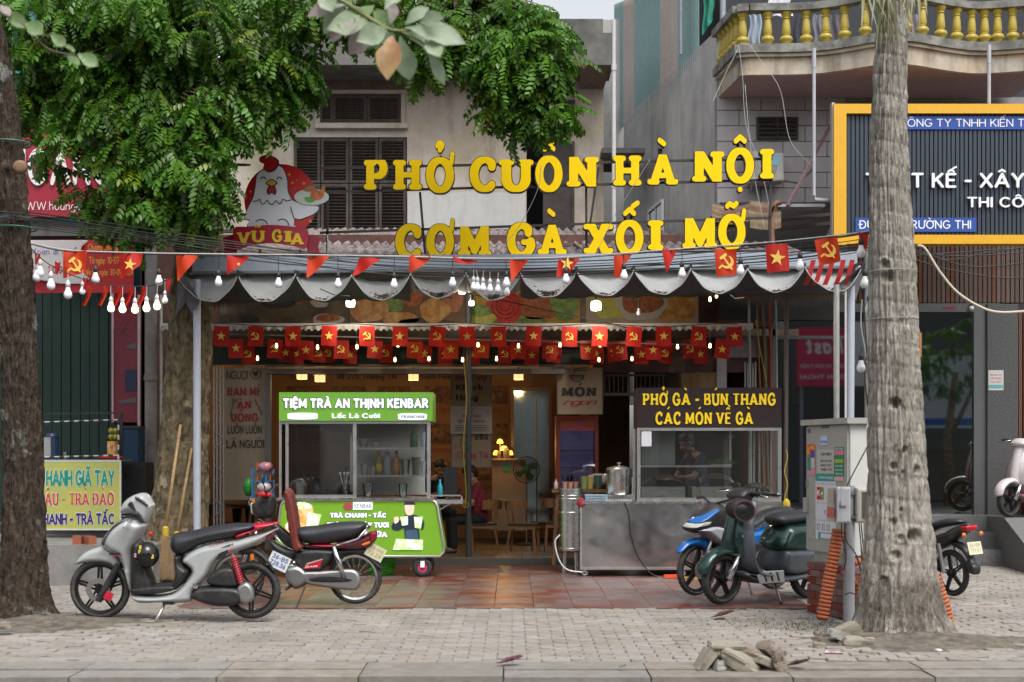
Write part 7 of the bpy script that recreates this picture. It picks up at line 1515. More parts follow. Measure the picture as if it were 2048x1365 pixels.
person('cook in a dark navy shirt bending over the steel cart', (X_(1398,19.05),19.05,.05), R(-68), stand(lk=(.0,-1,-.55), hd=(.0,-.2,1.66), nk=(0,-.11,1.53), ch=(0,-.05,1.3), shL=(.19,-.07,1.46), shR=(-.19,-.07,1.46), elL=(.24,-.22,1.2), elR=(-.24,-.22,1.2), wrL=(.12,-.46,1.2), wrR=(-.12,-.46,1.2)), m_nav, m_drk)
person('young woman in a maroon shirt standing behind the left table', (X_(487,21.75),21.75,.09), R(12), stand(lk=(-.15,-1,-.35), wrL=(.12,-.3,1.0), wrR=(-.16,-.3,.98), up=(.1,0,1), hd=(-.02,-.05,1.6)), M('maroon_shirt'), m_drk, hair_long=True)
o = thing('scissors', 'yellow handled scissors held by the woman at the left', 'scissors', P(470,935,21.4)); MB().torus(P(466,925,21.4),.03,.008,14,5).torus(P(475,922,21.4),.03,.008,14,5).bar(P(470,932,21.4), P(480,950,21.4),.01).b('handles', flat('cap_0.80_0.60', (.5,.35,.02)), o)
person('dark haired woman in black seated far back behind the green cart', (X_(878,22.6),22.6,.13), R(15), seat_pose(lk=(0,-1,-.4)), m_blk2, m_drk, hair_long=True)
chair(X_(878,22.75),22.75, R(15), 'wooden chair under the dark haired woman far back')
# MOTORBIKES
m_tyre = M('tyre_rubber', (.035,.034,.032),.75, moss=((.12,.11,.095),6,.6), var=.1, bump=.3, bscale=90); m_alb = M('black_alloy', (.02,.02,.022),.4,.6, var=.05); m_blp = M('black_plastic', (.02,.02,.022),.42, var=.1, moss=((.09,.08,.07),7,.6)); m_chr = M('bike_chrome', (.65,.65,.66),.15,1., var=.03); m_als = M('cast_silver', (.42,.42,.42),.4,.9, var=.12)
m_seat = M('seat_vinyl', (.022,.024,.03),.42, moss=((.07,.065,.06),6,.5), var=.08, bump=.15, bscale=80)
def wheel(o, c, r_, tw, spokes=5, wire=False, disc=0, name='wheel', rot=0., rimcol=None):
 c = Vector(c); rr = r_ - tw; w_ = MB().lathe(c, [(rr * .98,-tw * .55),(rr * .9,-tw * .4),(rr * .88,0),(rr * .9, tw * .4),(rr * .98, tw * .55),(rr * 1.02, tw * .5),(rr,0),(rr * 1.02,-tw * .5),(rr * .98,-tw * .55)],40, 'y', cap=False).b(name, rimcol or m_alb, o, local=1, smooth=40)
 t = MB(); prof = [(rr,-tw * .62),(rr + tw * .35,-tw * .8),(rr + tw * .75,-tw * .62),(rr + tw * .97,-tw * .25),(rr + tw,0),(rr + tw * .97, tw * .25),(rr + tw * .75, tw * .62),(rr + tw * .35, tw * .8),(rr, tw * .62)]
 t.lathe(c, prof,48, 'y', cap=False)
 for k in range(40):   # tread blocks
  a = 2 * pi * k / 40
  for s in (-1,1):
   p = [c + Vector(((rr + tw * q) * cos(a + da), y * tw,(rr + tw * q) * sin(a + da))) for q, y, da in ((.99, s * .12,0),(.99, s * .12,.05),(.85, s * .6,.09),(.85, s * .6,.04))]; n_ = [(v - c) * 1.012 + c for v in p]; t.add(n_, [(0,1,2,3)])
 t.b('tyre', m_tyre, w_, local=1, smooth=35)
 h = MB().lathe(c, [(0,-.05),(.035,-.05),(.045,-.03),(.045,.03),(.035,.05),(0,.05)],20, 'y')
 if wire:
  for k in range(32): a = k * pi / 16; b = a + (.35 if k % 2 else -.35); h.bar(c + Vector((.035 * cos(a),.03 * (-1) ** (k // 2),.035 * sin(a))), c + Vector((rr * .93 * cos(b),0, rr * .93 * sin(b))),.0025)
  h.b('wire_spokes', m_chr, w_, local=1)
 else:
  h.b('hub', m_alb, w_, local=1, smooth=40); me = None
  for k in range(spokes):
   a = rot + k * 2 * pi / spokes; d = Vector((cos(a),0, sin(a))); s_ = Vector((-d.z,0, d.x)); m_ = MB()
   for q in (-1,1): m_.bar(c + s_ * .02 * q, c + d * rr * .92 + s_ * .035 * q * 0 + s_ * .012 * q,.018,.022, up=(0,1,0))
   m_.b('spoke', m_alb, w_, local=1)
 if disc: d_ = MB().lathe(c + Vector((0,-.07,0)), [(disc * .55,0),(disc,0),(disc,.004),(disc * .55,.004),(disc * .55,0)],30, 'y', cap=False); d_.b('brake_disc', m_als, w_, local=1)
 return w_
def pil(o, name, pts, w_, r_, mat, yc=0., w0=.0, smooth=1, cell=None, parent=None, wfn=None): return pillow(MB(), pts, w_, r_, w0, yc=yc, smooth=smooth, cell=cell, wfn=wfn).b(name, mat, parent or o, local=1, smooth=1)
def plate(o, c, rot, lines, bgc=(.6,.58,.45), tc=(.45,.36,.12), sz=(.19,.14), name='licence_plate'):
 r_ = MR(rot[2],3, 'Z') @ MR(rot[0],3, 'X') @ MR(rot[1],3, 'Y'); c = Vector(c)
 p = MB().box(c,(sz[0],.006, sz[1]), r_).b(name, flat('plate_%.2f' % bgc[2], bgc,.4), o, local=1)
 ux, uz, nn = r_ @ Vector((1,0,0)), r_ @ Vector((0,0,1)), r_ @ Vector((0,-1,0)); m_ = MB()
 for k, s in enumerate(lines): put_text(m_, s,(sz[0] * .8, sz[1] * .32), c - ux * sz[0] * .4 + uz * (sz[1] * (.08 - .42 * k)) + nn * .0045, ux, uz, nn, wt=.11, cell=.07)
 m_.b('lettering', flat('plate_ink_%.2f' % tc[2], tc), p, local=1)
SA = 216.
A_ = thing('grey_scooter', 'pale grey scooter with red rear spring parked side on beside the dark tree', 'scooter', (X_(350,12.96),12.96,0.02)); A_.rotation_euler = (R(3),0,0)
za = lambda pts: [((120 + a / 4.452 - 350) / SA,(282 - b / 4.452) / SA) for a, b in pts]
z1 = lambda a, b: za([(a, b)])[0]
m_gp = M('pale_grey_paint', (.40,.42,.42),.2, var=.07, coat=.7, moss=((.2,.18,.15),5,.3)); m_rp = M('red_gloss', (.5,.01,.035),.25, var=.03, coat=.5)
def at3(a, b, y): q = z1(a, b); return Vector((q[0], y, q[1]))
fx, rx_ = z1(362,0)[0], z1(1710,0)[0]
fw = wheel(A_,(fx,0,.278),.278,.048,5, disc=.11, rot=.3); rw = wheel(A_,(rx_,0,.268),.268,.055,5, rot=.9)
pil(A_, 'front_fender', za([(150,750),(235,660),(390,605),(480,640),(545,740),(505,800),(450,765),(330,750),(200,765),(155,770)]),.07,.05, m_gp)
pil(A_, 'front_cowl', za([(398,560),(430,490),(540,385),(650,345),(790,395),(775,470),(705,590),(665,660),(655,780),(655,1010),(640,1035),(600,900),(545,720),(450,655),(405,610)]),.17,.09, m_gp, wfn=lambda x, z: .65 + .35 * min(1, max(0,(z - .5) * 2.2)) if z > .45 else .75)
pil(A_, 'side_body', za([(640,1030),(900,1036),(1060,988),(1185,830),(1105,742),(1150,665),(1290,592),(1500,552),(1700,505),(1945,442),(1900,500),(1760,600),(1500,690),(1400,760),(1330,880),(1225,1000),(1190,1090),(1080,1112),(900,1108),(740,1112),(672,1085)]),.14,.06, m_gp, cell=.011)
pil(A_, 'footboard', za([(655,1000),(660,965),(850,940),(1040,940),(1060,980),(900,1026),(700,1030)]),.13,.03, m_blp); pil(A_, 'inner_leg_panel', za([(662,590),(700,560),(745,560),(800,760),(850,975),(660,1000)]),.12,.05, m_blp)
pil(A_, 'under_seat_panel', za([(1035,680),(1110,680),(1110,745),(1180,830),(1060,980),(1018,975),(1040,850)]),.145,.05, m_blp)
pil(A_, 'seat', za([(998,560),(1040,490),(1200,465),(1400,420),(1600,398),(1760,410),(1750,450),(1580,525),(1380,562),(1250,602),(1130,672),(1060,685),(1005,640)]),.15,.10, m_seat)
pil(A_, 'grab_rail', za([(1568,515),(1620,482),(1740,448),(1750,400),(1900,392),(1965,385),(1960,402),(1850,440),(1700,490),(1620,522)]),.13,.03, m_rp, yc=-.02); pil(A_, 'tail_light', za([(1850,520),(1945,455),(1935,480),(1880,545)]),.12,.02, flat('tail_red', (.15,.01,.03),.2))
pil(A_, 'rear_fender', za([(1560,640),(1700,600),(1800,640),(1900,740),(1935,830),(1900,835),(1850,770),(1760,700),(1640,680)]),.07,.04, m_blp)
hc = pil(A_, 'handlebar_cowl', za([(560,290),(600,200),(700,140),(790,138),(845,220),(855,255),(800,395),(760,385),(700,330),(640,312),(570,315)]),.13,.07, m_gp)
pil(A_, 'dark_slot', za([(720,155),(770,175),(830,230),(820,240),(760,205),(722,180)]),.015,.015, m_blp, yc=-.128, parent=hc); pil(A_, 'dark_slot', za([(655,220),(690,200),(722,280),(700,275),(660,235)]),.015,.015, m_blp, yc=-.13, parent=hc); pil(A_, 'dark_slot', za([(730,310),(750,295),(785,360),(770,385),(745,350)]),.015,.015, m_blp, yc=-.125, parent=hc)
pil(A_, 'headlight', za([(562,292),(600,212),(615,230),(590,300)]),.09,.03, M('headlight_glass', (.55,.56,.5),.1, var=.1), yc=-.02, parent=hc)
MB().tube([at3(690,330,-.1), at3(670,320,-.3), at3(672,315,-.36)], [.012,.016,.018]).b('handlebar_grip', m_blp, A_, local=1, smooth=1); MB().tube([at3(690,330,.1), at3(680,320,.36)], [.012,.018]).b('handlebar_grip', m_blp, A_, local=1, smooth=1); MB().tube([at3(690,330,-.2), at3(680,360,-.24), at3(665,410,-.33)],.008).b('brake_lever', m_chr, A_, local=1, smooth=1)
pil(A_, 'wind_deflector', za([(405,560),(440,490),(540,390),(660,350),(640,370),(520,440),(450,560),(420,600)]),.155,.04, M('smoked_trim', (.12,.125,.13),.15, var=.05), yc=-.025)
pil(A_, 'stripe_decal', za([(475,648),(600,640),(598,668),(480,672)]),.004,.01, m_blp, yc=-.118, smooth=False); pil(A_, 'stripe_decal', za([(500,678),(595,675),(594,681),(502,684)]),.004,.01, m_rp, yc=-.118, smooth=False)
pil(A_, 'side_decal', za([(1420,718),(1465,605),(1560,572),(1500,692)]),.004,.01, m_blp, yc=-.135, smooth=False); pil(A_, 'side_decal', za([(1530,665),(1566,568),(1578,565),(1545,660)]),.004,.01, m_rp, yc=-.136, smooth=False)
m_ = MB(); q0 = z1(1365,603); put_text(m_, 'SCOOTER'[:0] + 'VARIO', (.13,.012),(q0[0],-.139, q0[1]),(1,0,.27),(0,0,1), wt=.12, cell=.1); m_.b('lettering', m_rp, A_, local=1)
for s in (-1,1): MB().tube([at3(545,760, s * .085), at3(370,1085, s * .085)], [.026,.03],10).b('fork', m_blp, A_, local=1, smooth=40)
MB().box(at3(462,1040,-.09),(.07,.04,.07), MR(.5,3, 'Y')).b('brake_caliper', m_rp, A_, local=1)
pil(A_, 'air_filter', za([(1340,870),(1440,795),(1560,780),(1605,880),(1590,960),(1360,945)]),.09,.04, m_blp, yc=-.06); pil(A_, 'engine_case', za([(1180,1040),(1240,965),(1400,945),(1600,960),(1655,1040),(1600,1120),(1400,1130),(1230,1080)]),.10,.05, m_blp, yc=-.06)
pil(A_, 'final_drive', za([(1600,960),(1680,910),(1740,960),(1750,1060),(1690,1100),(1620,1080)]),.05,.04, m_als, yc=-.1); MB().lathe(at3(1240,945,-.13), [(0,-.02),(.025,-.015),(.03,.02)],14, 'y').b('pivot_bolt', m_chr, A_, local=1)
sp0, sp1 = at3(1572,690,-.12), at3(1640,925,-.12); m_ = MB(); pts = []
dn = (sp1 - sp0).normalized(); ua = dn.cross(Vector((0,1,0))).normalized(); ub = dn.cross(ua)
for i in range(110): t = i / 109; a = t * 2 * pi * 11; pts.append(sp0.lerp(sp1, t) + (ua * cos(a) + ub * sin(a)) * .026)
sh_ = MB().cyl(sp0 - dn * .03, sp1 + dn * .06,.014).b('shock_absorber', m_als, A_, local=1); MB().tube(pts,.0075,6).b('spring', m_rp, sh_, local=1, smooth=1)
MB().tube([at3(965,1090,-.08), at3(935,1170,-.16), at3(885,1290,-.24)], [.014,.012,.014]).b('side_stand', m_chr, A_, local=1, smooth=1); MB().box(at3(990,1090,-.06),(.1,.1,.05)).b('stand_bracket', m_blp, A_, local=1)
plate(A_, at3(1962,740,-.05),(0,.45,0), ['36-B5', '728.36'],(.62,.64,.66),(.05,.1,.3)); MB().box(at3(1735,690,-.1),(.03,.02,.05)).b('side_reflector', flat('reflector_orange', (.6,.15,.01)), A_, local=1)
hl = thing('black_helmet', 'round black helmet with yellow stickers hanging on the grey scooter', 'helmet', (X_(295,12.8),12.8,.55)); hc3 = P(294,1110,12.78)
MB().sph(hc3,.12,20,(.95,.95,1)).b('shell', M('helmet_black', (.012,.012,.013),.12, var=.02), hl, smooth=1)
for a, b, cl in ((-.035,.075,(.6,.45,.05)),(-.04,.035,(.6,.45,.05)),(-.085,0,(.6,.3,.35)),(.07,-.01,(.5,.45,.1))): MB().box(hc3 + Vector((a,-.115 + abs(a) * .45, b)),(.022,.01,.035), MR(a * 6,3, 'Z')).b('sticker', flat('stick_%.2f' % cl[1], cl), hl)
o = MB().sph(P(301,1068,12.8),.02,10); tag(o.b('red_ornament', flat('knob_red', (.6,.01,.02),.3)), 'small red knob sticking out behind the grey scooter cowl', 'knob')
SB = 196.
B_ = thing('maroon_motorbike', 'old maroon underbone motorbike with black seat and wire spoke wheels', 'motorbike', (X_(640,14.29),14.29,.02)); B_.rotation_euler = (R(3),0,0)
zb = lambda pts: [((480 + a / 4.55 - 640) / SB,(252 - b / 4.55) / SB) for a, b in pts]
def bt3(a, b, y): q = zb([(a, b)])[0]; return Vector((q[0], y, q[1]))
m_mp = M('maroon_paint', (.09,.012,.022),.22, var=.05, coat=.5)
rcx = bt3(1050,0,0).x; wheel(B_,(rcx,0,.272),.272,.04, wire=True, rimcol=m_chr); wheel(B_,(rcx - 1.2,0,.272),.272,.036, wire=True, rimcol=m_chr)
pil(B_, 'seat', zb([(510,510),(540,450),(700,430),(900,398),(1060,388),(1145,400),(1160,430),(1080,535),(860,592),(680,602),(560,575)]),.12,.09, m_seat)
pil(B_, 'tail_body', zb([(590,600),(860,600),(1080,540),(1220,472),(1255,500),(1240,560),(1180,640),(1000,655),(860,645),(620,640)]),.10,.05, m_mp); pil(B_, 'tail_light', zb([(1180,500),(1225,470),(1255,500),(1245,560),(1200,590)]),.085,.03, flat('tail_maroon', (.2,.01,.02),.15), yc=-.03); pil(B_, 'turn_signal', zb([(1110,590),(1190,560),(1200,590),(1140,615)]),.085,.02, flat('reflector_orange'), yc=-.035)
pil(B_, 'body_stripe', zb([(650,600),(860,600),(1100,598),(1100,610),(860,622),(650,616)]),.105,.01, m_rp)
pil(B_, 'side_cover', zb([(560,640),(860,640),(880,700),(770,830),(640,870),(540,820),(500,730)]),.10,.05, m_blp); pil(B_, 'side_panel', zb([(580,822),(625,775),(768,730),(740,812)]),.006,.02, m_rp, yc=-.105, smooth=False); pil(B_, 'panel_stripe', zb([(600,790),(630,762),(770,722),(768,732),(628,775)]),.006,.01, flat('stripe_gold', (.45,.4,.28)), yc=-.106, smooth=False)
m_ = MB(); q0 = bt3(612,806,-.114); put_text(m_, 'Dream', (.12,.022), q0,(1,0,.1),(0,0,1), wt=.09, slant=.2, cell=.1); m_.b('lettering', m_wl, B_, local=1)
pil(B_, 'leg_shield', zb([(425,110),(485,125),(530,330),(560,560),(600,620),(500,640),(440,300)]),.16,.012, M('brown_plastic', (.16,.03,.022),.45, var=.15), w0=.0)
pil(B_, 'main_tube', zb([(300,440),(360,420),(600,640),(560,680),(420,620)]),.045,.04, m_blp); pil(B_, 'lower_frame', zb([(280,560),(440,640),(560,640),(540,700),(430,760),(330,700)]),.06,.05, m_blp)
hb_ = pil(B_, 'headlight_housing', zb([(115,240),(180,160),(260,130),(330,170),(340,290),(300,360),(200,365),(135,330)]),.12,.07, m_blp); pil(B_, 'headlight', zb([(105,240),(125,215),(150,260),(145,330),(115,320)]),.085,.03, M('headlight_glass'), parent=hb_); MB().box(bt3(150,208,-.1),(.03,.03,.03)).b('turn_signal', flat('reflector_orange'), B_, local=1)
for s in (-1,1): MB().tube([bt3(270,150, s * .05), bt3(285,90, s * .3), bt3(300,95, s * .36)], [.012,.014,.018]).b('handlebar_grip', m_blp, B_, local=1, smooth=1); MB().tube([bt3(280,100, s * .25), bt3(270,20, s * .3)],.006).b('mirror_stalk', m_blp, B_, local=1); MB().lathe(bt3(268,-10, s * .3), [(0,-.01),(.05,-.008),(.05,.008),(0,.01)],14, 'x').b('mirror', m_blp, B_, local=1)
MB().tube([bt3(200,390,-.02), bt3(150,480,-.0),(rcx - 1.2 + .02,0,.3)],.05).b('front_column', m_mp, B_, local=1, smooth=1)
for s in (-1,1): MB().tube([bt3(170,480, s * .07),(rcx - 1.2, s * .07,.272)],.02).b('fork', m_chr, B_, local=1, smooth=1)
pil(B_, 'engine', zb([(430,800),(540,775),(640,850),(630,950),(520,1010),(440,960),(420,880)]),.12,.06, m_als); pil(B_, 'cylinder', zb([(440,790),(500,770),(540,840),(480,880)]),.05,.03, m_als, yc=-.03)
pil(B_, 'chain_case', zb([(560,850),(760,835),(1010,818),(1085,850),(1110,920),(1090,985),(1030,1012),(760,980),(600,940)]),.03,.03, m_als, yc=-.09); pil(B_, 'case_slot', zb([(660,890),(840,870),(1000,890),(1020,925),(860,935),(670,925)]),.01,.02, m_blp, yc=-.122)
sh_ = MB().tube([bt3(870,610,-.13), bt3(920,760,-.13), bt3(965,895,-.13)], [.022,.03,.018],10).b('shock_absorber', m_chr, B_, local=1, smooth=1)
for s in (-1,1): MB().tube([bt3(870,602, s * .12), bt3(1000,570, s * .13), bt3(1090,540, s * .13), bt3(1150,470, s * .12), bt3(1185,440,0)],.012).b('grab_rail', m_chr, B_, local=1, smooth=1)
pil(B_, 'rear_fender', zb([(850,660),(1000,640),(1160,640),(1240,740),(1300,830),(1250,820),(1150,730),(1000,690),(900,740),(830,820),(820,760)]),.055,.03, m_blp)
plate(B_, bt3(1240,670,-.05),(0,.5,.12), ['36-M6', '72.29']); MB().tube([bt3(600,985,-.07), bt3(540,1150,-.2)],.01).b('side_stand', m_blp, B_, local=1); MB().bar(bt3(460,980,-.26), bt3(480,975,.26),.022).b('foot_rest', m_blp, B_, local=1)
for k in range(3):
 off = k * 28
 MB().tube([bt3(310,480 + off,-.09 + .06 * k), bt3(400,590 + off * .6,-.09 + .06 * k), bt3(480,640 + off * .4,-.09 + .06 * k), bt3(600,645 + off * .3,-.09 + .06 * k)],.004,6).b('carrier_wire', m_chr, B_, local=1, smooth=1)
o = MB().sph(P(531,990,14.1),.045,10,(1.3,1,.6)); tag(o.b('red_cloth', flat('knob_red')), 'small red cloth on top of the maroon motorbike handlebar', 'cloth')
def underbone(name, label, loc, rz, paint, p2, rx=3):
 o = thing(name, label, 'motorbike', loc, rz); o.rotation_euler = (R(rx),0, rz)
 wheel(o,(-.62,0,.285),.285,.042,5, rot=.2, disc=.1); wheel(o,(.62,0,.28),.28,.045,5, rot=.5)
 pil(o, 'front_fender', [(-.92,.5),(-.8,.6),(-.6,.63),(-.45,.56),(-.36,.38),(-.46,.36),(-.55,.5),(-.75,.54),(-.9,.47)],.06,.04, paint)
 pil(o, 'front_cowl', [(-.78,.74),(-.62,.9),(-.45,1.0),(-.3,.96),(-.3,.7),(-.22,.45),(-.3,.35),(-.42,.45),(-.46,.68),(-.7,.68)],.15,.08, m_blp)
 pil(o, 'cowl_wing', [(-.76,.72),(-.5,.78),(-.3,.72),(-.26,.56),(-.4,.55),(-.6,.66)],.17,.05, p2); pil(o, 'cowl_top', [(-.76,.79),(-.6,.9),(-.46,.96),(-.46,.9),(-.62,.82)],.13,.03, paint, yc=-.03)
 pil(o, 'headlight', [(-.8,.74),(-.72,.81),(-.56,.83),(-.6,.76)],.125,.03, M('headlight_glass'), yc=-.03)
 pil(o, 'leg_panel', [(-.3,.6),(-.1,.5),(.05,.52),(0,.38),(-.2,.3),(-.32,.4)],.13,.04, p2); pil(o, 'side_body', [(-.1,.62),(.1,.68),(.4,.72),(.9,.86),(.92,.8),(.6,.6),(.3,.5),(.05,.42),(-.05,.5)],.12,.05, paint)
 pil(o, 'side_fairing', [(-.2,.5),(.05,.56),(.3,.56),(.25,.46),(.05,.4),(-.1,.42)],.135,.03, m_blp)
 pil(o, 'seat', [(-.12,.72),(0,.66),(.2,.7),(.45,.8),(.85,.88),(.8,.94),(.5,.92),(.25,.83),(.05,.76),(-.05,.78)],.12,.07, m_seat); pil(o, 'engine', [(-.2,.25),(-.05,.42),(.15,.42),(.25,.3),(.15,.18),(-.1,.18)],.13,.06, m_als); MB().lathe((-.02,-.13,.29), [(0,-.02),(.08,-.015),(.09,.02)],18, 'y').b('engine_cover', m_als, o, local=1)
 pil(o, 'tail', [(.6,.78),(.95,.9),(1.0,.84),(.9,.76),(.7,.7)],.08,.04, m_blp); pil(o, 'tail_light', [(.88,.86),(1.0,.87),(1.0,.81),(.9,.79)],.09,.03, flat('tail_bright', (.5,.01,.02),.2)); pil(o, 'rear_fender', [(.62,.66),(.8,.66),(.92,.58),(1.02,.42),(.96,.42),(.86,.54),(.7,.6)],.055,.03, m_blp)
 for s in (-1,1):
  MB().tube([(-.44, s * .08,.75),(-.62, s * .08,.285)], [.02,.026],10).b('fork', m_als, o, local=1, smooth=1); MB().tube([(-.4, s * .05,1.0),(-.36, s * .2,1.05),(-.3, s * .34,1.03)], [.012,.014,.019]).b('handlebar_grip', m_blp, o, local=1, smooth=1)
  MB().tube([(.55, s * .12,.64),(.62, s * .12,.28)], [.024,.02]).b('shock_absorber', m_als, o, local=1); MB().tube([(-.37, s * .22,1.05),(-.36, s * .27,1.18)],.006).b('mirror_stalk', m_blp, o, local=1); MB().lathe((-.36, s * .29,1.2), [(0,-.012),(.05,-.01),(.05,.01),(0,.012)],14, 'x').b('mirror', m_blp, o, local=1)
  MB().lathe((1.0, s * .13,.76), [(0,-.02),(.03,0),(0,.02)],10, 'x').b('turn_signal', flat('reflector_orange'), o, local=1)
 MB().tube([(.1,-.05,.22),(.05,-.2,.0)],.012).b('side_stand', m_blp, o, local=1); return o
C_ = underbone('blue_motorbike', 'bright blue sports underbone parked behind the green scooter', (X_(1472,15.5),15.55,.02), R(38), M('blue_paint', (.005,.12,.42),.2, var=.05, coat=.6), M('white_silver_paint', (.5,.5,.52),.25,.3, var=.05))
E_ = underbone('black_motorbike', 'black motorbike with yellow plate seen from behind right of the palm', (X_(1836,15.6),15.6,.02), R(-66), m_blp, m_blp)
E_.scale = (.9,) * 3
plate(E_,(1.03,0,.60),(-.25,0, R(90)), ['36-B8', '771.47'],(.62,.60,.42),(.35,.33,.2),(.2,.15)); pil(E_, 'mud_flap', [(.93,.45),(1.05,.4),(1.05,.3),(.98,.3),(.9,.42)],.06,.02, m_blp)
def vespa(name, label, loc, rz, paint, p2, trim, plat=None, rx=3, steer=0.):
 o = thing(name, label, 'scooter', loc, rz); o.rotation_euler = (R(rx),0, rz)
 wheel(o,(-.60,0,.245),.245,.055,5, rot=.2); wheel(o,(.58,0,.245),.245,.055,5, rot=.5)
 pil(o, 'front_fender', [(-.88,.3),(-.86,.42),(-.74,.52),(-.55,.55),(-.4,.5),(-.34,.36),(-.42,.34),(-.5,.42),(-.62,.46),(-.76,.40),(-.82,.3)],.085,.07, paint)
 def sh(u, v):   # leg shield, u across, v from top to the floor
  s = (u - .5) * 2; c = cr([(-.40,.98),(-.50,.75),(-.50,.5),(-.40,.32),(-.2,.27)], False,8); t = v * (len(c) - 1); i = min(int(t), len(c) - 2); q = t - i; x, z = c[i][0] * (1 - q) + c[i + 1][0] * q, c[i][1] * (1 - q) + c[i + 1][1] * q
  w_ = .09 + .13 * min(1, v * 2.2) ** .8; return (x + .12 * s * s * (1 - v * .5), s * w_, z)
 m_ = MB().grid(sh,17,30); n0 = len(m_.v); vs2 = [(x + .03, y * .96, z + .01) for x, y, z in m_.v]; f0 = list(m_.f); m_.add(vs2, [f[::-1] for f in f0])
 bd = [i * 30 for i in range(17)] + [16 * 30 + j for j in range(1,30)] + [i * 30 + 29 for i in range(15,-1,-1)] + [j for j in range(28,0,-1)]; m_.add([m_.v[i] for i in bd] + [vs2[i] for i in bd], [(i,(i + 1) % len(bd), len(bd) + (i + 1) % len(bd), len(bd) + i) for i in range(len(bd))])
 m_.b('leg_shield', p2, o, local=1, smooth=50)
 pil(o, 'front_column', [(-.46,1.0),(-.36,1.0),(-.36,.7),(-.42,.45),(-.56,.5),(-.54,.75)],.07,.06, paint, yc=-.0); MB().grid(lambda u, v: tuple(Vector(sh(.16 + .68 * u,.05 + .5 * v)) + Vector((-.012,0,0))),12,14).b('front_panel', paint, o, local=1, smooth=1)
 pil(o, 'floorboard', [(-.42,.33),(-.3,.27),(.15,.27),(.6,.3),(.6,.22),(.1,.18),(-.25,.19),(-.42,.26)],.2,.04, p2, cell=.014)
 pil(o, 'side_skirt', [(.05,.30),(.06,.5),(.12,.52),(.9,.5),(.95,.42),(.8,.3),(.5,.26),(.2,.24)],.2,.06, p2); pil(o, 'rear_body', [(.06,.48),(.1,.72),(.3,.76),(.8,.76),(.98,.64),(.95,.48)],.19,.09, paint)
 if plat:
  for s in (-1,1): pil(o, 'foot_plate', [(-.34,.285),(-.26,.32),(.02,.32),(.04,.2),(-.3,.2)],.004,.01, plat, yc=s * .2, smooth=False)
  for k in range(3): pil(o, 'rubber_strip', [(-.26 + k * .085,.305),(-.235 + k * .085,.305),(-.20 + k * .085,.22),(-.225 + k * .085,.22)],.005,.01, m_blp, yc=-.205, smooth=False)
 pil(o, 'seat', [(.02,.78),(.1,.72),(.5,.75),(.9,.78),(.95,.86),(.6,.88),(.2,.86),(.06,.84)],.14,.08, m_seat)
 pil(o, 'headset', [(-.5,1.04),(-.42,1.1),(-.3,1.08),(-.3,1.0),(-.38,.96),(-.48,.98)],.12,.05, trim)
 for s in (-1,1):
  MB().tube([(-.38, s * .08,1.04),(-.33, s * .25,1.06),(-.28, s * .36,1.06)], [.024,.017,.019]).b('handlebar_grip', m_blp, o, local=1, smooth=1); MB().tube([(-.37, s * .18,1.06),(-.40, s * .30,1.04),(-.39, s * .36,1.03)],.006).b('brake_lever', m_chr, o, local=1, smooth=1); MB().cyl((-.275, s * .36,1.06),(-.265, s * .395,1.06),.019).b('bar_end', m_chr, o, local=1)
 MB().tube([(-.45,-.09,.5),(-.60,-.09,.245)], [.026,.035],12).b('fork', m_chr, o, local=1, smooth=1); MB().tube([(-.42,.0,.5),(-.5,0,.4)],.03).b('steering_tube', m_blp, o, local=1)
 MB().tube([(.0,-.1,.2),(-.02,-.22,.0)],.013).b('side_stand', m_chr, o, local=1); MB().sph((-.02,-.22,.012),.02,8).b('stand_foot', m_blp, o, local=1)
 MB().box((-.5,-.17,.66),(.05,.01,.02), MR(.3,3, 'Z')).b('badge', m_chr, o, local=1); pil(o, 'tail_light', [(.93,.68),(.99,.66),(.98,.58),(.94,.58)],.08,.02, flat('tail_bright')); return o
D_ = vespa('green_scooter', 'dark green and grey retro scooter parked left of the utility cabinet', (X_(1533,14.55),14.6,.02), R(36), M('green_paint', (.016,.052,.044),.22,.4, var=.05, coat=.5), M('slate_paint', (.085,.095,.11),.3,.2, var=.05), m_blp, M('foot_plate', (.5,.5,.5),.4,.3))
D_.scale = (1.08,) * 3
F_ = vespa('pink_scooter', 'white and pink scooter parked on the platform inside the right edge', (X_(2066,19.95),19.9,.69), R(35), M('white_pink_paint', (.55,.5,.5),.25, var=.04, coat=.5), M('rose_paint', (.42,.22,.25),.3, var=.04), M('white_pink_paint'))
cp = thing('black_helmet', 'black open helmet hanging from the handlebar of the green scooter', 'helmet', P(1475,1025,14.2)); cc = P(1480,1018,14.0)
MB().sph(cc,.13,20,(1.15,.9,.85)).b('shell', M('matt_helmet', (.015,.014,.015),.5), cp, smooth=1); MB().torus(cc + Vector((.03,-.10,-.02)),.10,.008,26,6).b('rim', M('helmet_rim', (.12,.03,.04),.6), cp); MB().lathe(cc + Vector((.03,-.105,-.02)), [(0,.01),(.095,0)],24, 'y').b('lining', flat('lining_black', (.006,.006,.006),.9), cp)
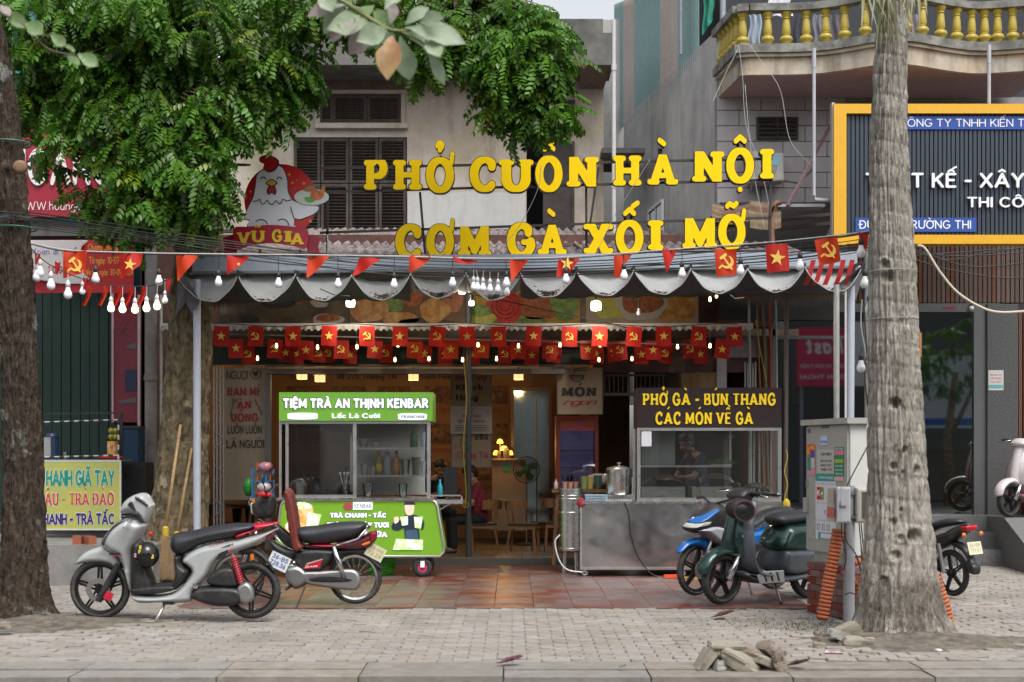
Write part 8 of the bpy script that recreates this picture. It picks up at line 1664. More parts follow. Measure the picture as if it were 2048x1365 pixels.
# UTILITY CABINET
cb = thing('utility_cabinet', 'grey telecom cabinet covered in stickers on a brick plinth', 'cabinet', (3.1,13.3,0))
pc = Vector((X_(1699,13.0),13.0)); pl_ = Vector((X_(1615,13.75),13.75)); d1 = (pl_ - pc).normalized(); d2 = Vector((-d1.y, d1.x)); d2 = d2 if d2.x > 0 else -d2
wF = (pl_ - pc).length; wS = .42
def cbx(mb, a0, a1, b0, b1, z0, z1):   # a along front, b along side
 vs = []
 for z in (z0, z1):
  for a, b in ((a0, b0),(a1, b0),(a1, b1),(a0, b1)): q = pc + d1 * a + d2 * b; vs.append((q.x, q.y, z))
 return mb.add(vs, [(0,1,2,3),(4,7,6,5),(0,4,5,1),(1,5,6,2),(2,6,7,3),(3,7,4,0)])
zt = Z_(848,13.0); zb0 = .60
m_cg = M('cabinet_grey', (.38,.375,.34),.5, var=.06, streak=.15); m_cw2 = M('cabinet_white', (.6,.6,.57),.5, var=.05, streak=.15)
cbx(MB(),0, wF,0.01, wS, zb0, zt).b('body', m_cw2, cb); cbx(MB(),.02, wF - .0,-.012,.01, zb0 + .01, zt - .015).b('door', m_cg, cb); cbx(MB(),-.05, wF + .05,-.05, wS + .05, zt + .001, zt + .055).b('roof', M('cabinet_roof', (.42,.41,.38),.6, streak=.5), cb)
cbx(MB(),.05, wF - .06,.04, wS - .02,.5, zb0).b('plinth', m_cg, cb); cbx(MB(),.24,.245,-.014,-.011, zb0 + .01, zt - .02).b('door_seam', flat('seam_dark', (.1,.1,.09)), cb) if 0 else None
cbx(MB(), wF - .04, wF - .02,-.03,-.012,1.22,1.30).b('handle', m_ssw, cb); cbx(MB(), wF - .05, wF - .0,-.05,-.012,.98,1.12).b('lock_cover', m_cg, cb)
def onF(a, z, lift=.016): q = pc + d1 * a - d2 * lift; return Vector((q.x, q.y, z))
uxF = Vector((-d1.x,-d1.y,0)); nF = Vector((-d2.x,-d2.y,0))
def stick(a0, a1, z0, z1, mat, nm='sticker', lift=.015): return cbx(MB(), a0, a1,-lift - .002,-lift, z0, z1).b(nm, mat, cb)
def ftext(s, a_left, a_right, z0, z1, mat, wt=.1, lift=.019): m_ = MB(); put_text(m_, s,(abs(a_left - a_right), z1 - z0), onF(a_left, z0, lift), uxF,(0,0,1), nF, wt=wt, cell=.09); m_.b('lettering', mat, cb)
fx_ = lambda px: wF * (1699 - px) / 84.   # rough: pixel column on the door to metres along it
zf_ = lambda y: zt - (y - 850) / 265. * (zt - zb0)
stick(fx_(1662), fx_(1646), zf_(857), zf_(852), flat('seam_dark', (.1,.1,.09))); stick(fx_(1624), fx_(1618), zf_(866), zf_(857), flat('grille_grey')); stick(fx_(1659), fx_(1645), zf_(892), zf_(873), flat('paper_blue', (.5,.58,.75)))
m_ = MB()
ftext('0778', fx_(1646), fx_(1658), zf_(888), zf_(883), flat('ink_blue', (.03,.08,.5)),.14)
stick(fx_(1634), fx_(1618), zf_(955), zf_(890), flat('paper_pink', (.6,.25,.3))); stick(fx_(1625), fx_(1618), zf_(915), zf_(890), flat('sticker_redorange', (.7,.08,.02)), lift=.018); stick(fx_(1633), fx_(1625), zf_(902), zf_(890), flat('sticker_redorange'), lift=.018); stick(fx_(1633), fx_(1625), zf_(917), zf_(903), flat('sticker_navy', (.03,.08,.3)), lift=.018); stick(fx_(1625), fx_(1618), zf_(945), zf_(916), flat('sticker_tealgreen', (.02,.25,.2)), lift=.018); stick(fx_(1633), fx_(1626), zf_(940), zf_(919), flat('paper'), lift=.018)
ftext('NO', fx_(1619), fx_(1624), zf_(911), zf_(895), flat('ink_yellow', (.75,.5,.02)),.12,.021); ftext('100', fx_(1625.5), fx_(1633), zf_(900), zf_(893), flat('ink_yellow'),.12,.021)
stick(fx_(1672), fx_(1638), zf_(951), zf_(901), flat('paper_grey', (.46,.45,.42)))
for k,(s, y) in enumerate((('CẤM TREO !', 912),('DÂY ĐI CÁP', 925),('RAO VẶT', 934),('TRÊN TỦ', 943))): ftext(s, fx_(1646), fx_(1668), zf_(y + 2), zf_(y - (4 if k == 0 else 2.5)), m_bk,.1)
stick(fx_(1691), fx_(1673), zf_(955), zf_(897), flat('sticker_green2', (.02,.22,.12))); stick(fx_(1691), fx_(1673), zf_(913), zf_(903), flat('sticker_rose', (.6,.2,.28)), lift=.018); stick(fx_(1690), fx_(1674), zf_(929), zf_(921), flat('sticker_limegreen', (.3,.45,.03)), lift=.018); stick(fx_(1691), fx_(1673), zf_(965), zf_(957), flat('sticker_pale_rose', (.65,.4,.42)), lift=.018)
for y in (935,943,951): ftext('098.765', fx_(1675), fx_(1689), zf_(y + 1.5), zf_(y - 1.5), flat('cam_white'),.12)
ftext('SIM THE', fx_(1674), fx_(1690), zf_(902), zf_(899), flat('cam_white'),.12)
stick(fx_(1674), fx_(1635), zf_(967), zf_(952), flat('sticker_teal', (.02,.3,.26))); ftext('KHĂNG HÀ MOBILE', fx_(1642), fx_(1671), zf_(962), zf_(957), flat('cam_white'),.1)
stick(fx_(1676), fx_(1635), zf_(1088), zf_(967), flat('paper_white', (.62,.62,.66))); stick(fx_(1652), fx_(1638), zf_(1005), zf_(979), flat('sticker_red2', (.5,.01,.05)), lift=.018); stick(fx_(1652), fx_(1647), zf_(1005), zf_(979), flat('sticker_green3', (.1,.4,.05)), lift=.0185); ftext('K+', fx_(1639), fx_(1651), zf_(998), zf_(985), flat('cam_white'),.13,.021)
for y in (972,1012,1048): ftext('SUA CHUA TAN NOI', fx_(1637), fx_(1672), zf_(y + 1.2), zf_(y - 1.2), flat('sticker_rose'),.09)
for k in range(3):
 q = onF(fx_(1641 + k * 10), zf_(1062),.019); m_ = MB(); m_.bar(q + Vector((0,0,.025)) + uxF * .02, q + Vector((0,0,-.025)) + uxF * .02,.004).bar(q + Vector((0,0,.025)) - uxF * .02, q + Vector((0,0,-.025)) - uxF * .02,.004).bar(q + Vector((0,0,.025)) + uxF * .02, q + Vector((0,0,.025)) - uxF * .02,.004).bar(q + Vector((0,0,-.025)) + uxF * .02, q + Vector((0,0,-.025)) - uxF * .02,.004); m_.b('icon_print', flat('grille_grey'), cb)
ftext('137', fx_(1652), fx_(1668), zf_(1036), zf_(1026), flat('sticker_teal'),.08); stick(fx_(1673), fx_(1641), zf_(1087), zf_(1073), flat('sticker_teal'), lift=.017); stick(fx_(1671), fx_(1646), zf_(1085), zf_(1075), flat('paper_white'), lift=.019); stick(fx_(1634), fx_(1618), zf_(1088), zf_(1043), M('torn_paper', (.45,.45,.42),.8, var=.2, scale=15))
bp_ = thing('brick_plinth', 'low red brick plinth carrying the utility cabinet', 'plinth', (3.1,13.3,0)); cbx(MB(),.02, wF - .02,.02, wS - .02,0,.495).b('mortar', M('mortar_grey', (.3,.28,.25),.95, bump=.4), bp_)
m_rb = M('red_brick', (.21,.07,.052),.85, var=.15, rnd=.15, bump=.4, bscale=60)
def bricks(face):
 Lw = wF if face == 'F' else wS
 for r_ in range(7):
  z0 = .005 + r_ * .0705; x = -.0 - (.1 if r_ % 2 else 0)
  while x < Lw:
   x0, x1 = max(x,0), min(x + .2, Lw); x += .21
   if x1 - x0 < .03: continue
   m_ = MB(); (cbx(m_, x0, x1,-.004 + rand() * .004,.03, z0, z0 + .06) if face == 'F' else cbx(m_,-.004 + rand() * .004,.03, x0 + (.03 if x0 == 0 else 0), x1, z0, z0 + .06)); m_.b('brick', m_rb, bp_)
bricks('F'); bricks('S')
o = MB().cyl((X_(1698,12.75),12.75,0), P(1698,972,12.75),.052, n=20); gp = tag(o.b('grey_pole', M('grey_pvc_pole', (.36,.37,.40),.5, var=.1, streak=.3), smooth=40), 'short grey pole in front of the cabinet carrying two small boxes', 'pole')
bx_ = thing('meter_box', 'small white electric box with stickers strapped to the grey pole', 'box', P(1682,1045,12.6));
pillow(MB(), [(X_(a,12.6), Z_(b,12.6)) for a, b in ((1669,974),(1697,974),(1697,1046),(1669,1046))],.03,.02,.07, yc=12.6, smooth=False, cell=.006).b('casing', M('box_white', (.62,.62,.65),.35, var=.04), bx_, smooth=40)
MB().add([P(1669,976,12.52), P(1669,1044,12.52), P(1653,1042,12.66), P(1655,978,12.66)], [(0,1,2,3)]).b('side_face', M('box_side_grey', (.42,.42,.42),.4), bx_); MB().pbox(1682,1685,975,1045,12.495,.02).b('seam_ridge', M('box_white'), bx_); MB().bar(P(1679,1013,12.49), P(1692,1013,12.49),.012).bar(P(1680,1005,12.49), P(1680,1014,12.49),.012).b('latch', m_ssw, bx_)
q = [P(1668,1015,12.51), P(1668,1036,12.51), P(1654,1034,12.65), P(1654,1014,12.65)]; MB().add(q, [(0,1,2,3)]).b('sticker', M('sticker_orange', (.65,.15,.03),.5, col2=(.4,.1,.2), scale=60, var=.1), bx_); q = [P(1667.5,980,12.51), P(1667.5,1006,12.51), P(1656,1005,12.645), P(1657,981,12.645)]; MB().add(q, [(0,1,2,3)]).b('sticker', flat('sticker_tan', (.4,.34,.26)), bx_)
vb = thing('vent_box', 'small cream vented box strapped to the grey pole beside the palm', 'box', P(1724,1045,12.7)); pillow(MB(), [(X_(a,12.7), Z_(b,12.7)) for a, b in ((1711,976),(1742,976),(1742,1046),(1711,1046))],.02,.03,.08, yc=12.75, smooth=False, cell=.006).b('casing', M('box_cream', (.5,.49,.42),.5, var=.06), vb, smooth=40)
for k in range(22): MB().pbox(1724,1739,984 + k * 2.5,985.4 + k * 2.5,12.645,.01).b('slot', flat('slot_brown', (.1,.09,.07)), vb)
for y in (984,1032): MB().pbox(1688,1716, y, y + 6,12.68,.1).b('clamp', m_als, vb)
m_oh = M('orange_hose', (.52,.14,.05),.55, var=.12)
def ohose(path_, Y, r_, label):
 c = cr(path_, False,10); pts = [P(a, b, Y if not callable(Y) else Y(a)) for a, b in c]; o = thing('corrugated_hose', label, 'hose', pts[-1]); MB().tube(pts, r_ * .86,12).b('tube', M('orange_hose_dark', (.25,.06,.025),.6), o, smooth=1)
 Ls = [0]
 for a, b in zip(pts[:-1], pts[1:]): Ls.append(Ls[-1] + (b - a).length)
 d = 0;
 while d < Ls[-1]:
  i = max(k for k in range(len(Ls)) if Ls[k] <= d); i = min(i, len(pts) - 2); t = (d - Ls[i]) / max(1e-6, Ls[i + 1] - Ls[i]); c0 = pts[i].lerp(pts[i + 1], t); dr = (pts[i + 1] - pts[i]).normalized()
  MB().tube([c0 - dr * .014, c0 - dr * .008, c0 + dr * .008, c0 + dr * .014], [r_ * .88, r_, r_, r_ * .88],14).b('ring', m_oh, o, smooth=1); d += .036
ohose([(1676,1062),(1668,1110),(1656,1170),(1644,1240)],12.7,.058, 'long orange ribbed conduit rising from the ground before the brick plinth')
ohose([(1722,1205),(1712,1170),(1690,1150),(1700,1130),(1725,1122)],12.9,.035, 'thinner orange ribbed conduit curling behind the grey pole'); ohose([(1742,1120),(1724,1160),(1718,1190),(1714,1240)],12.8,.033, 'thin orange ribbed conduit between the grey pole and the palm')
ohose([(1868,1150),(1880,1185),(1890,1215),(1896,1246)],12.6,.056, 'orange ribbed conduit going into the ground right of the palm')
for k, pts in enumerate([[(1683,1046),(1684,1075),(1692,1110),(1688,1140)], [(1690,1046),(1692,1080),(1712,1110),(1722,1145)], [(1718,1046),(1722,1090),(1724,1130)], [(1722,1046),(1726,1090),(1726,1130)], [(1742,880),(1700,960),(1695,972)], [(1690,1190),(1700,1186),(1712,1190)]]): wire(pts,.006, 'black cable hanging around the grey pole, %s of six' % ow(k), Yf=12.6)
# TREES
def trunk(parent, ctr, rad, Y, z0, z1, mat, nth=110, nz=260, amp=.02, fq=9., root=None, ring=0., vert=1., seed=0, holes=()):
 th = np.linspace(0,2 * pi, nth, endpoint=False); zz = np.linspace(z0, z1, nz); T, Zg = np.meshgrid(th, zz, indexing='ij')
 cx_ = np.interp(zz, ctr[0], ctr[1])[None, :]; r_ = np.interp(zz, rad[0], rad[1])[None, :] * np.ones_like(T)
 if root: r_ = r_ * (1 + root[0] * np.exp(-np.maximum(Zg,0) * root[1]) * (.5 + .5 * np.cos(T * root[2] + 1.3 + .6 * np.sin(T * 2))) * 1)
 n1 = fbm(np.cos(T) * fq * .3, np.sin(T) * fq * .3, Zg * fq * .25 * vert,4, seed); n2 = fbm(np.cos(T) * fq, np.sin(T) * fq, Zg * fq * .35 * vert,3, seed + 9)
 r_ = r_ * (1 + .16 * n1) + amp * n2 * 1.4
 if ring: r_ = r_ + ring * np.maximum(0, np.sin(Zg * 34 + 1.2 * np.sin(T + 2) + 3 * fbm(Zg * .7, T * 0, T * 0 + 2,2)))**6 * -1
 for (ha, hz, hr, hd_) in holes:
  da = (T - ha + pi) % (2 * pi) - pi; q = ((da * r_) ** 2 + (Zg - hz) ** 2) / hr ** 2; r_ = r_ - hd_ * np.exp(-q ** 2 * 1.2) + .008 * np.exp(-(np.sqrt(q) - 1.25) ** 2 * 8)
 m_ = MB(); Xg = cx_ + np.cos(T) * r_; Yg_ = Y + np.sin(T) * r_; A3 = np.stack([Xg, Yg_, Zg],-1).reshape(-1,3)
 m_.add(A3.tolist(), [(i * nz + j,((i + 1) % nth) * nz + j,((i + 1) % nth) * nz + j + 1, i * nz + j + 1) for i in range(nth) for j in range(nz - 1)])
 return m_.b('trunk', mat, parent, smooth=1, recalc=False)
Yp = 11.75
pt = thing('palm_tree', 'thick grey palm trunk with holes standing before the yellow framed sign', 'tree', (3.2, Yp,0))
def barkmat(name, c1, c2, c3, sc, crack=1.2, patch=None, stretch=(1,1,.16)):
 m = bpy.data.materials.new(name); m.use_nodes = True; N = m.node_tree.nodes; Lk = m.node_tree.links.new; b = N['Principled BSDF']; b.inputs['Roughness'].default_value = .9; b.inputs['Specular IOR Level'].default_value = .2
 tc = N.new('ShaderNodeTexCoord'); mp = N.new('ShaderNodeMapping'); mp.inputs['Scale'].default_value = stretch; Lk(tc.outputs['Object'], mp.inputs[0])
 def nz(s, v, d=5): t = N.new('ShaderNodeTexNoise'); t.inputs['Scale'].default_value = s; t.inputs['Detail'].default_value = d; t.inputs['Roughness'].default_value = .65; Lk(v, t.inputs['Vector']); return t.outputs['Fac']
 def rm(f, a, b_): r_ = N.new('ShaderNodeMapRange'); r_.inputs[1].default_value = a; r_.inputs[2].default_value = b_; Lk(f, r_.inputs[0]); return r_.outputs[0]
 def mx(f, a, c): x = N.new('ShaderNodeMix'); x.data_type = 'RGBA'; Lk(f, x.inputs[0]); (Lk(a, x.inputs[6]) if hasattr(a, 'links') else setattr(x.inputs[6], 'default_value', (*a,1))); x.inputs[7].default_value = (*c,1); return x.outputs[2]
 fine = nz(sc, mp.outputs[0],8); big = nz(1.6, tc.outputs['Object']); md = nz(7, tc.outputs['Object'])
 c = mx(rm(md,.38,.62), c1, c2); c = mx(rm(big,.52,.68), c, c3)
 if patch: c = mx(rm(nz(3.1, tc.outputs['Object'],3), patch[1], patch[1] + .05), c, patch[0])
 c = mx(rm(fine,.48,.36), c, tuple(x * .45 for x in c1)); Lk(c, b.inputs['Base Color'])
 bp2 = N.new('ShaderNodeBump'); bp2.inputs['Strength'].default_value = 1.; bp2.inputs['Distance'].default_value = .02 * crack; Lk(rm(fine,.34,.6), bp2.inputs['Height']); Lk(bp2.outputs[0], b.inputs['Normal']); return m
m_pb = barkmat('palm_bark', (.38,.345,.295),(.48,.445,.39),(.27,.24,.20),34,.8,((.36,.24,.13),.68),(1,1,.28))
zz = lambda y: Z_(y, Yp - .15); kx = lambda px: X_(px, Yp)
ctr = ([-.1, zz(1290), zz(1200), zz(1100), zz(1000), zz(800), zz(600), zz(450), zz(300), zz(150), zz(0),8], [kx(1803)] * 2 + [kx(1797), kx(1798), kx(1796), kx(1790), kx(1786), kx(1781), kx(1777), kx(1780), kx(1786), kx(1800)])
rad = ([-.1, zz(1290), zz(1230), zz(1200), zz(1150), zz(1100), zz(1000), zz(900), zz(800), zz(600), zz(400), zz(250), zz(100),8], [q * Yp / F for q in (128,98,81,77,73,69,58,55,51,46,40,35,30,27)])
hp_ = [(-1.57 + (px - 1795) / 60. * .8, zz(y), r_, d_) for px, y, r_, d_ in ((1812,1072,.055,.09),(1745,1162,.04,.08),(1830,940,.035,.06),(1775,808,.045,.09),(1798,900,.03,.03),(1752,530,.04,.06),(1762,555,.05,.05),(1766,933,.03,.04),(1762,1045,.035,.03),(1768,1110,.04,.04),(1778,1075,.03,.03),(1790,945,.02,.03),(1782,1020,.02,.03))]
trunk(pt, ctr, rad, Yp,-.06,7.6, m_pb,190,520,.014,34, root=(.2,6., 7), ring=.007, vert=.3, seed=3, holes=hp_)
o = MB().box(P(1840,690, Yp - .1),(.02,.03,.2)); o.b('peeling_bark', M('peeling_bark', (.4,.2,.08),.9), pt)
for k in range(2): MB().torus(P(1785,545 + 95 * k, Yp),.205 + .005 * k,.004,40,5, 'z').b('tied_wire', flat('wire_grey'), pt)
m_ = MB()
for k in range(1500):
 a = -pi * rand() * 1.0 if rand() < .9 else rand() * 6.28; z = uni(.02,.52); r_ = float(np.interp(z, rad[0], rad[1])) * (1.02 + .1 * rand()); c0 = Vector((kx(1800) + r_ * cos(a), Yp + r_ * sin(a), z)); L_ = .02 + rand() * .04
 t_ = Vector((-sin(a), cos(a),0)) * .004; e = c0 + Vector((cos(a) * .02, sin(a) * .02,-L_)); m_.add([c0 - t_, c0 + t_, e], [(0,1,2)])
o = m_.b('root_fringe', M('root_fringe', (.16,.135,.11),.95, var=.2), pt, recalc=False); o['kind'] = 'stuff'
m_pg = M('palm_leaf', (.16,.2,.04),.5, col2=(.3,.28,.1), scale=3, rnd=.2, trl=.25)
for k,(bx0, by0, tx, ty, w_, n_) in enumerate([(1780,-180,1750,30,60,22),(1790,-160,1775,60,40,20),(1800,-170,1722,10,40,16),(1810,-150,1830,20,30,14)]):
 m_ = MB(); Yb3 = Yp - .5 - .1 * k
 for i in range(n_):
  t = i / n_; a = P(bx0 + (tx - bx0) * (.4 + .6 * t), by0 + (ty - by0) * (.3 + .5 * t), Yb3 - .1 * t); e = P(bx0 + (tx - bx0) * t + gauss(0, w_ * .45), ty + uni(-25,60) * 1.0, Yb3 - rand() * .3); md_ = a.lerp(e,.5) + Vector((gauss(0,.03),0,.06)); s_ = Vector((.011,.0,0))
  m_.add([a - s_ * .6, a + s_ * .6, md_ + s_, md_ - s_, e], [(0,1,2,3),(3,2,4)])
 m_.tube([P(bx0, by0, Yb3 + .1), P((bx0 + tx) / 2, by0 + 100, Yb3), P(tx, ty - 20, Yb3)], [.02,.015,.006]); m_.b('frond', m_pg, pt, recalc=False)
Yl = 13.0; tl = thing('dark_tree', 'dark barked tree trunk with flared roots at the left edge', 'tree', (-4.5, Yl,0))
m_db = barkmat('dark_bark', (.07,.05,.037),(.11,.083,.062),(.05,.038,.03),22,1.4,((.26,.26,.23),.6),(1,1,.5))
zz = lambda y: Z_(y, Yl - .2); kx = lambda px: X_(px, Yl)
ctr = ([-.1, zz(1245), zz(1150), zz(1000), zz(800), zz(600), zz(400), zz(200), zz(50),8], [kx(q) for q in (44,44,46,48,42,33,20,0,-28,-160)])
rad = ([-.1, zz(1245), zz(1200), zz(1120), zz(1000), zz(800), zz(600), zz(400), zz(200),8], [q * Yl / F for q in (78,60,50,43,38,35,34,33,32,30)])
trunk(tl, ctr, rad, Yl,-.06,7.5, m_db,150,380,.03,20, root=(.45,5., 5), seed=11, holes=((-1.2, zz(333),.045,-.04),))
MB().lathe(P(38,333, Yl - .5), [(0,-.01),(.03,-.008),(.055,.0),(.065,.05)],16, 'y').b('cut_branch_stub', M('cut_wood', (.3,.18,.10),.8, var=.3, scale=20), tl, smooth=1)
m_ = MB().torus(P(22,288, Yl),.178,.009,36,6, 'z').torus(P(30,458, Yl),.19,.008,36,6, 'z').torus(P(31,440, Yl),.188,.006,36,6, 'z'); m_.b('tied_rope', flat('rope_teal', (.03,.12,.10)), tl)
tm_ = thing('leafy_tree', 'big leafy tree with mottled trunk whose crown covers the upper left', 'tree', (-3.9,17.75,0)); Ym = 17.75
m_mb = barkmat('mottled_bark', (.15,.115,.07),(.25,.2,.12),(.09,.075,.055),12,1., ((.34,.28,.17),.6),(1,1,.6))
zz = lambda y: Z_(y, Ym); kx = lambda px: X_(px, Ym)
trunk(tm_,([-.1, zz(1170), zz(900), zz(600), zz(450), zz(300), zz(100),9], [kx(q) for q in (352,352,368,382,392,398,405,420)]),([-.1, zz(1170), zz(1050), zz(900), zz(600), zz(400),9], [q * Ym / F for q in (78,66,54,46,40,30,14)]), Ym,-.06,8.2, m_mb,120,260,.04,14, root=(.4,3., 5), seed=23)
def limb(pts, r0, r1, nm='limb'):
 c = cr(pts, False,6); P3 = [P(a, b, Y) for a, b, Y in c] if len(pts[0]) == 3 else c; n = len(P3); MB().tube(P3, [r0 + (r1 - r0) * i / (n - 1) for i in range(n)],10).b(nm, m_mb, tm_, smooth=1)
def cr3(pts): return pts
for pts, r0, r1 in [([(398,330,17.7),(450,220,17.4),(540,110,17.0),(700,20,16.6),(900,-20,16.4),(1060,60,16.2),(1100,160,16.1)],.12,.03),([(400,260,17.7),(330,120,17.2),(220,30,16.8),(100,60,16.4)],.1,.03),([(402,150,17.7),(430,0,17.4),(470,-120,17)],.1,.05),([(395,400,17.7),(300,300,17.0),(200,280,16.4)],.05,.015),([(396,420,17.6),(440,340,17.0),(500,330,16.6)],.04,.012),([(900,-20,16.4),(960,120,16.2),(1060,250,16.0)],.04,.01)]: limb(pts, r0, r1)
def frond_tpl(nl, L_, seed):
 r_ = random.Random(seed); V = []; Fc = []; pts = [Vector((0,0,0))]; d = Vector((1,0,.15)).normalized()
 for i in range(nl): d = (d + Vector((0,0,-.13))).normalized(); pts.append(pts[-1] + d * L_ / nl)
 for i in range(1, nl + 1):
  c0 = pts[i]; t = (pts[i] - pts[i - 1]).normalized(); sz = .054 * (1.0 - .35 * abs(i / nl - .5)) * 1.7 * (1 + r_.uniform(-.15,.15))
  sides = (-1,1) if i < nl else (-1,1,0)
  for s in sides:
   sd = Vector((0, s,0)); dr = (t * (.38 if s else 1) + sd * .85 + Vector((0,0,-.3 - r_.random() * .3))).normalized(); nn = dr.cross(Vector((0,0,1)));
   nn = nn.normalized() if nn.length > .05 else Vector((0,1,0)); w_ = sz * .29; b = len(V); up_ = nn.cross(dr)
   V += [c0, c0 + dr * sz * .35 + nn * w_ + up_ * .004, c0 + dr * sz * .7 + nn * w_ * .75 + up_ * .003 - Vector((0,0, sz * .06)), c0 + dr * sz - Vector((0,0, sz * .16)), c0 + dr * sz * .7 - nn * w_ * .75 + up_ * .003 - Vector((0,0, sz * .06)), c0 + dr * sz * .35 - nn * w_ + up_ * .004, c0 + dr * sz * .5 - up_ * .004]
   Fc += [(b, b + 6, b + 1),(b + 1, b + 6, b + 2),(b + 2, b + 6, b + 3),(b + 3, b + 6, b + 4),(b + 4, b + 6, b + 5),(b + 5, b + 6, b)]
 return np.array([tuple(v) for v in V]), np.array(Fc)
TP = [frond_tpl(n_, L_, i) for i,(n_, L_) in enumerate([(6,.31),(7,.38),(5,.26),(8,.44),(6,.33)])]
def crown(ells, ncl, name, seed, keepout=None, par=tm_):
 r_ = np.random.default_rng(seed); Vs = []; Fs = []; Cs = []; off = 0; wts = np.array([e[2] * e[3] * e[6] for e in ells], float); wts /= wts.sum()
 tw = MB()
 for c_ in range(ncl):
  e = ells[r_.choice(len(ells), p=wts)]
  while True:
   q = r_.uniform(-1,1,3)
   if .25 < (q ** 2).sum() < 1.: break
  px, py, Y = e[0] + q[0] * e[2], e[1] + q[1] * e[3], e[4] + q[2] * e[5]
  if keepout and keepout(px, py): continue
  base = P(px, py, Y); ctr_ = P(e[0], e[1] - e[3] * .3, e[4] + .3); out = (base - ctr_); out.z *= .4; out = out.normalized() if out.length > .01 else Vector((0,-1,0)); tint = r_.uniform(.55,1.4); tn = r_.uniform(0,1)
  tw.tube([base - out * .35 + Vector((0,0,.12)), base], [.008,.004],4, cap=False)
  for k in range(int(r_.integers(6,10))):
   V, Fc = TP[r_.integers(len(TP))]; az = math.atan2(out.y, out.x) + r_.normal(0,1.25); el = r_.normal(-.62,.4); roll = r_.normal(0,.5); s_ = r_.uniform(.8,1.2)
   Mx = MR(az,3, 'Z') @ MR(-el,3, 'Y') @ MR(roll,3, 'X'); o_ = base - out * r_.uniform(0,.25) + Vector((0,0, r_.uniform(-.03,.08)))
   W_ = (V * s_) @ np.array(Mx).T + np.array(o_); Vs.append(W_); Fs.append(Fc + off); off += len(W_); cc = np.array([tint * (1 + .35 * tn * r_.random()), tint, tint * (.8 + .3 * r_.random())]) * r_.uniform(.8,1.15) * (np.array([1.9,1.15,.9]) if r_.random() < .05 else 1)
   Cs.append(np.tile(np.append(cc,1),(len(Fc) * 3,1)))
 V = np.concatenate(Vs) - np.array(wloc(par)); Fc = np.concatenate(Fs); Cc = np.concatenate(Cs); me = bpy.data.meshes.new(name); me.vertices.add(len(V)); me.vertices.foreach_set('co', V.ravel()); me.loops.add(len(Fc) * 3); me.loops.foreach_set('vertex_index', Fc.ravel().astype(np.int32)); me.polygons.add(len(Fc)); me.polygons.foreach_set('loop_start', np.arange(0, len(Fc) * 3,3, dtype=np.int32)); me.update(calc_edges=True); me.validate()
 ca = me.color_attributes.new('tint', 'FLOAT_COLOR', 'CORNER'); ca.data.foreach_set('color', Cc.ravel()); me.materials.append(m_leaf); me.shade_smooth(); o = link(name, me, par); o['kind'] = 'stuff'
 tw.b('twigs', m_mb, par, recalc=False)['kind'] = 'stuff'; print(name, len(Fc)); return o
m_leaf = M('leaflet', (.088,.225,.022),.36, var=.12, attr='tint', trl=.42, spec=.5, scale=2)
crown([(330,80,330,120,16.9,.9,1.),(300,240,220,120,16.6,.7,1.2),(350,360,150,90,16.3,.6,1.5),(445,330,60,70,16.3,.4,1.5),(420,425,50,30,16.3,.3,1.2),(560,150,85,90,16.8,.5,1.2),(560,250,50,40,16.8,.3,.6),(100,200,100,60,16.9,.6,.8),(90,330,40,50,16.9,.4,.9),(270,430,50,30,16.4,.3,1.2),(360,450,60,25,16.3,.3,1.2),(250,0,300,60,16.6,1., .8),(600,20,90,60,16.6,.6,.8),(180,400,30,40,16.6,.3,.7)],600, 'crown', 5,
      keepout=lambda a, b: (50 < a < 235 and 215 < b < 430 and int(a * 7 + b) % 10 < 4) or (b > 455) or (a > 445 and b > 262))
crown([(920,30,200,70,16.4,.6,1.),(1040,110,100,90,16.2,.5,1.4),(1070,210,75,50,16.1,.3,1.4),(1095,225,40,26,16.0,.25,1.2),(1000,200,35,35,16.1,.2,.9),(860,110,60,50,16.3,.3,.8),(840,155,25,18,16.2,.2,.9),(1095,90,45,80,16.0,.3,1.4),(700,10,120,50,16.6,.5,.8)],370, 'crown', 6, keepout=lambda a, b: b > 240 or a > 1140 or (a > 1105 and b < 45) or (b > 125 and a < 900))
xt = thing('street_tree', 'tree across the street, mirrored in the shop door', 'tree', (15.2,-7.5,0)); MB().tube([(15.2,-7.5,-.14),(15.1,-7.5,2),(15.4,-7.5,4.5)], [.22,.16,.1],12).tube([(15.1,-7.5,2),(16.2,-7.4,4.4)], [.1,.05],8).b('trunk', m_mb, xt, smooth=1)
crown([(-4763,2250,600,500,-7.5,1.2,1)],60, 'crown', 8, par=xt)
def big_leaf(L_, W_, fold=.25, droop=.2, nseg=7):
 m_ = MB(); prof = [0.04,.3,.55,.8,.95,.9,.55,0.02]; vs = []
 for i in range(nseg + 1): t = i / nseg; w_ = W_ * prof[i] * .5; z = -droop * L_ * t * t; vs += [(t * L_,-w_, z + fold * w_ + .006 * sin(i * 2.1)),(t * L_,0, z),(t * L_, w_, z + fold * w_ - .006 * sin(i * 1.7))]
 m_.add(vs, [(3 * i + a,3 * i + 3 + a,3 * i + 4 + a,3 * i + 1 + a) for i in range(nseg) for a in (0,1)]); return m_
lm = [M('near_leaf_%d' % i, c1,.45, col2=c2, scale=9, var=.12, trl=.4, contrast=(.45,.6)) for i,(c1, c2) in enumerate([((.33,.43,.27),(.42,.5,.34)),((.45,.46,.38),(.45,.33,.33)),((.5,.26,.12),(.55,.38,.17)),((.2,.32,.12),(.3,.42,.2))])]
LMs = [[big_leaf(.2,.11,.3, dr).b('leaf', m, mesh_only=True, smooth=1) for dr in (.1,.35)] for m in lm]
Yn = 6.3
tn_ = thing('hanging_branch', 'near branch with large pale green leaves hanging in at the top', 'branch', P(760,-40, Yn));
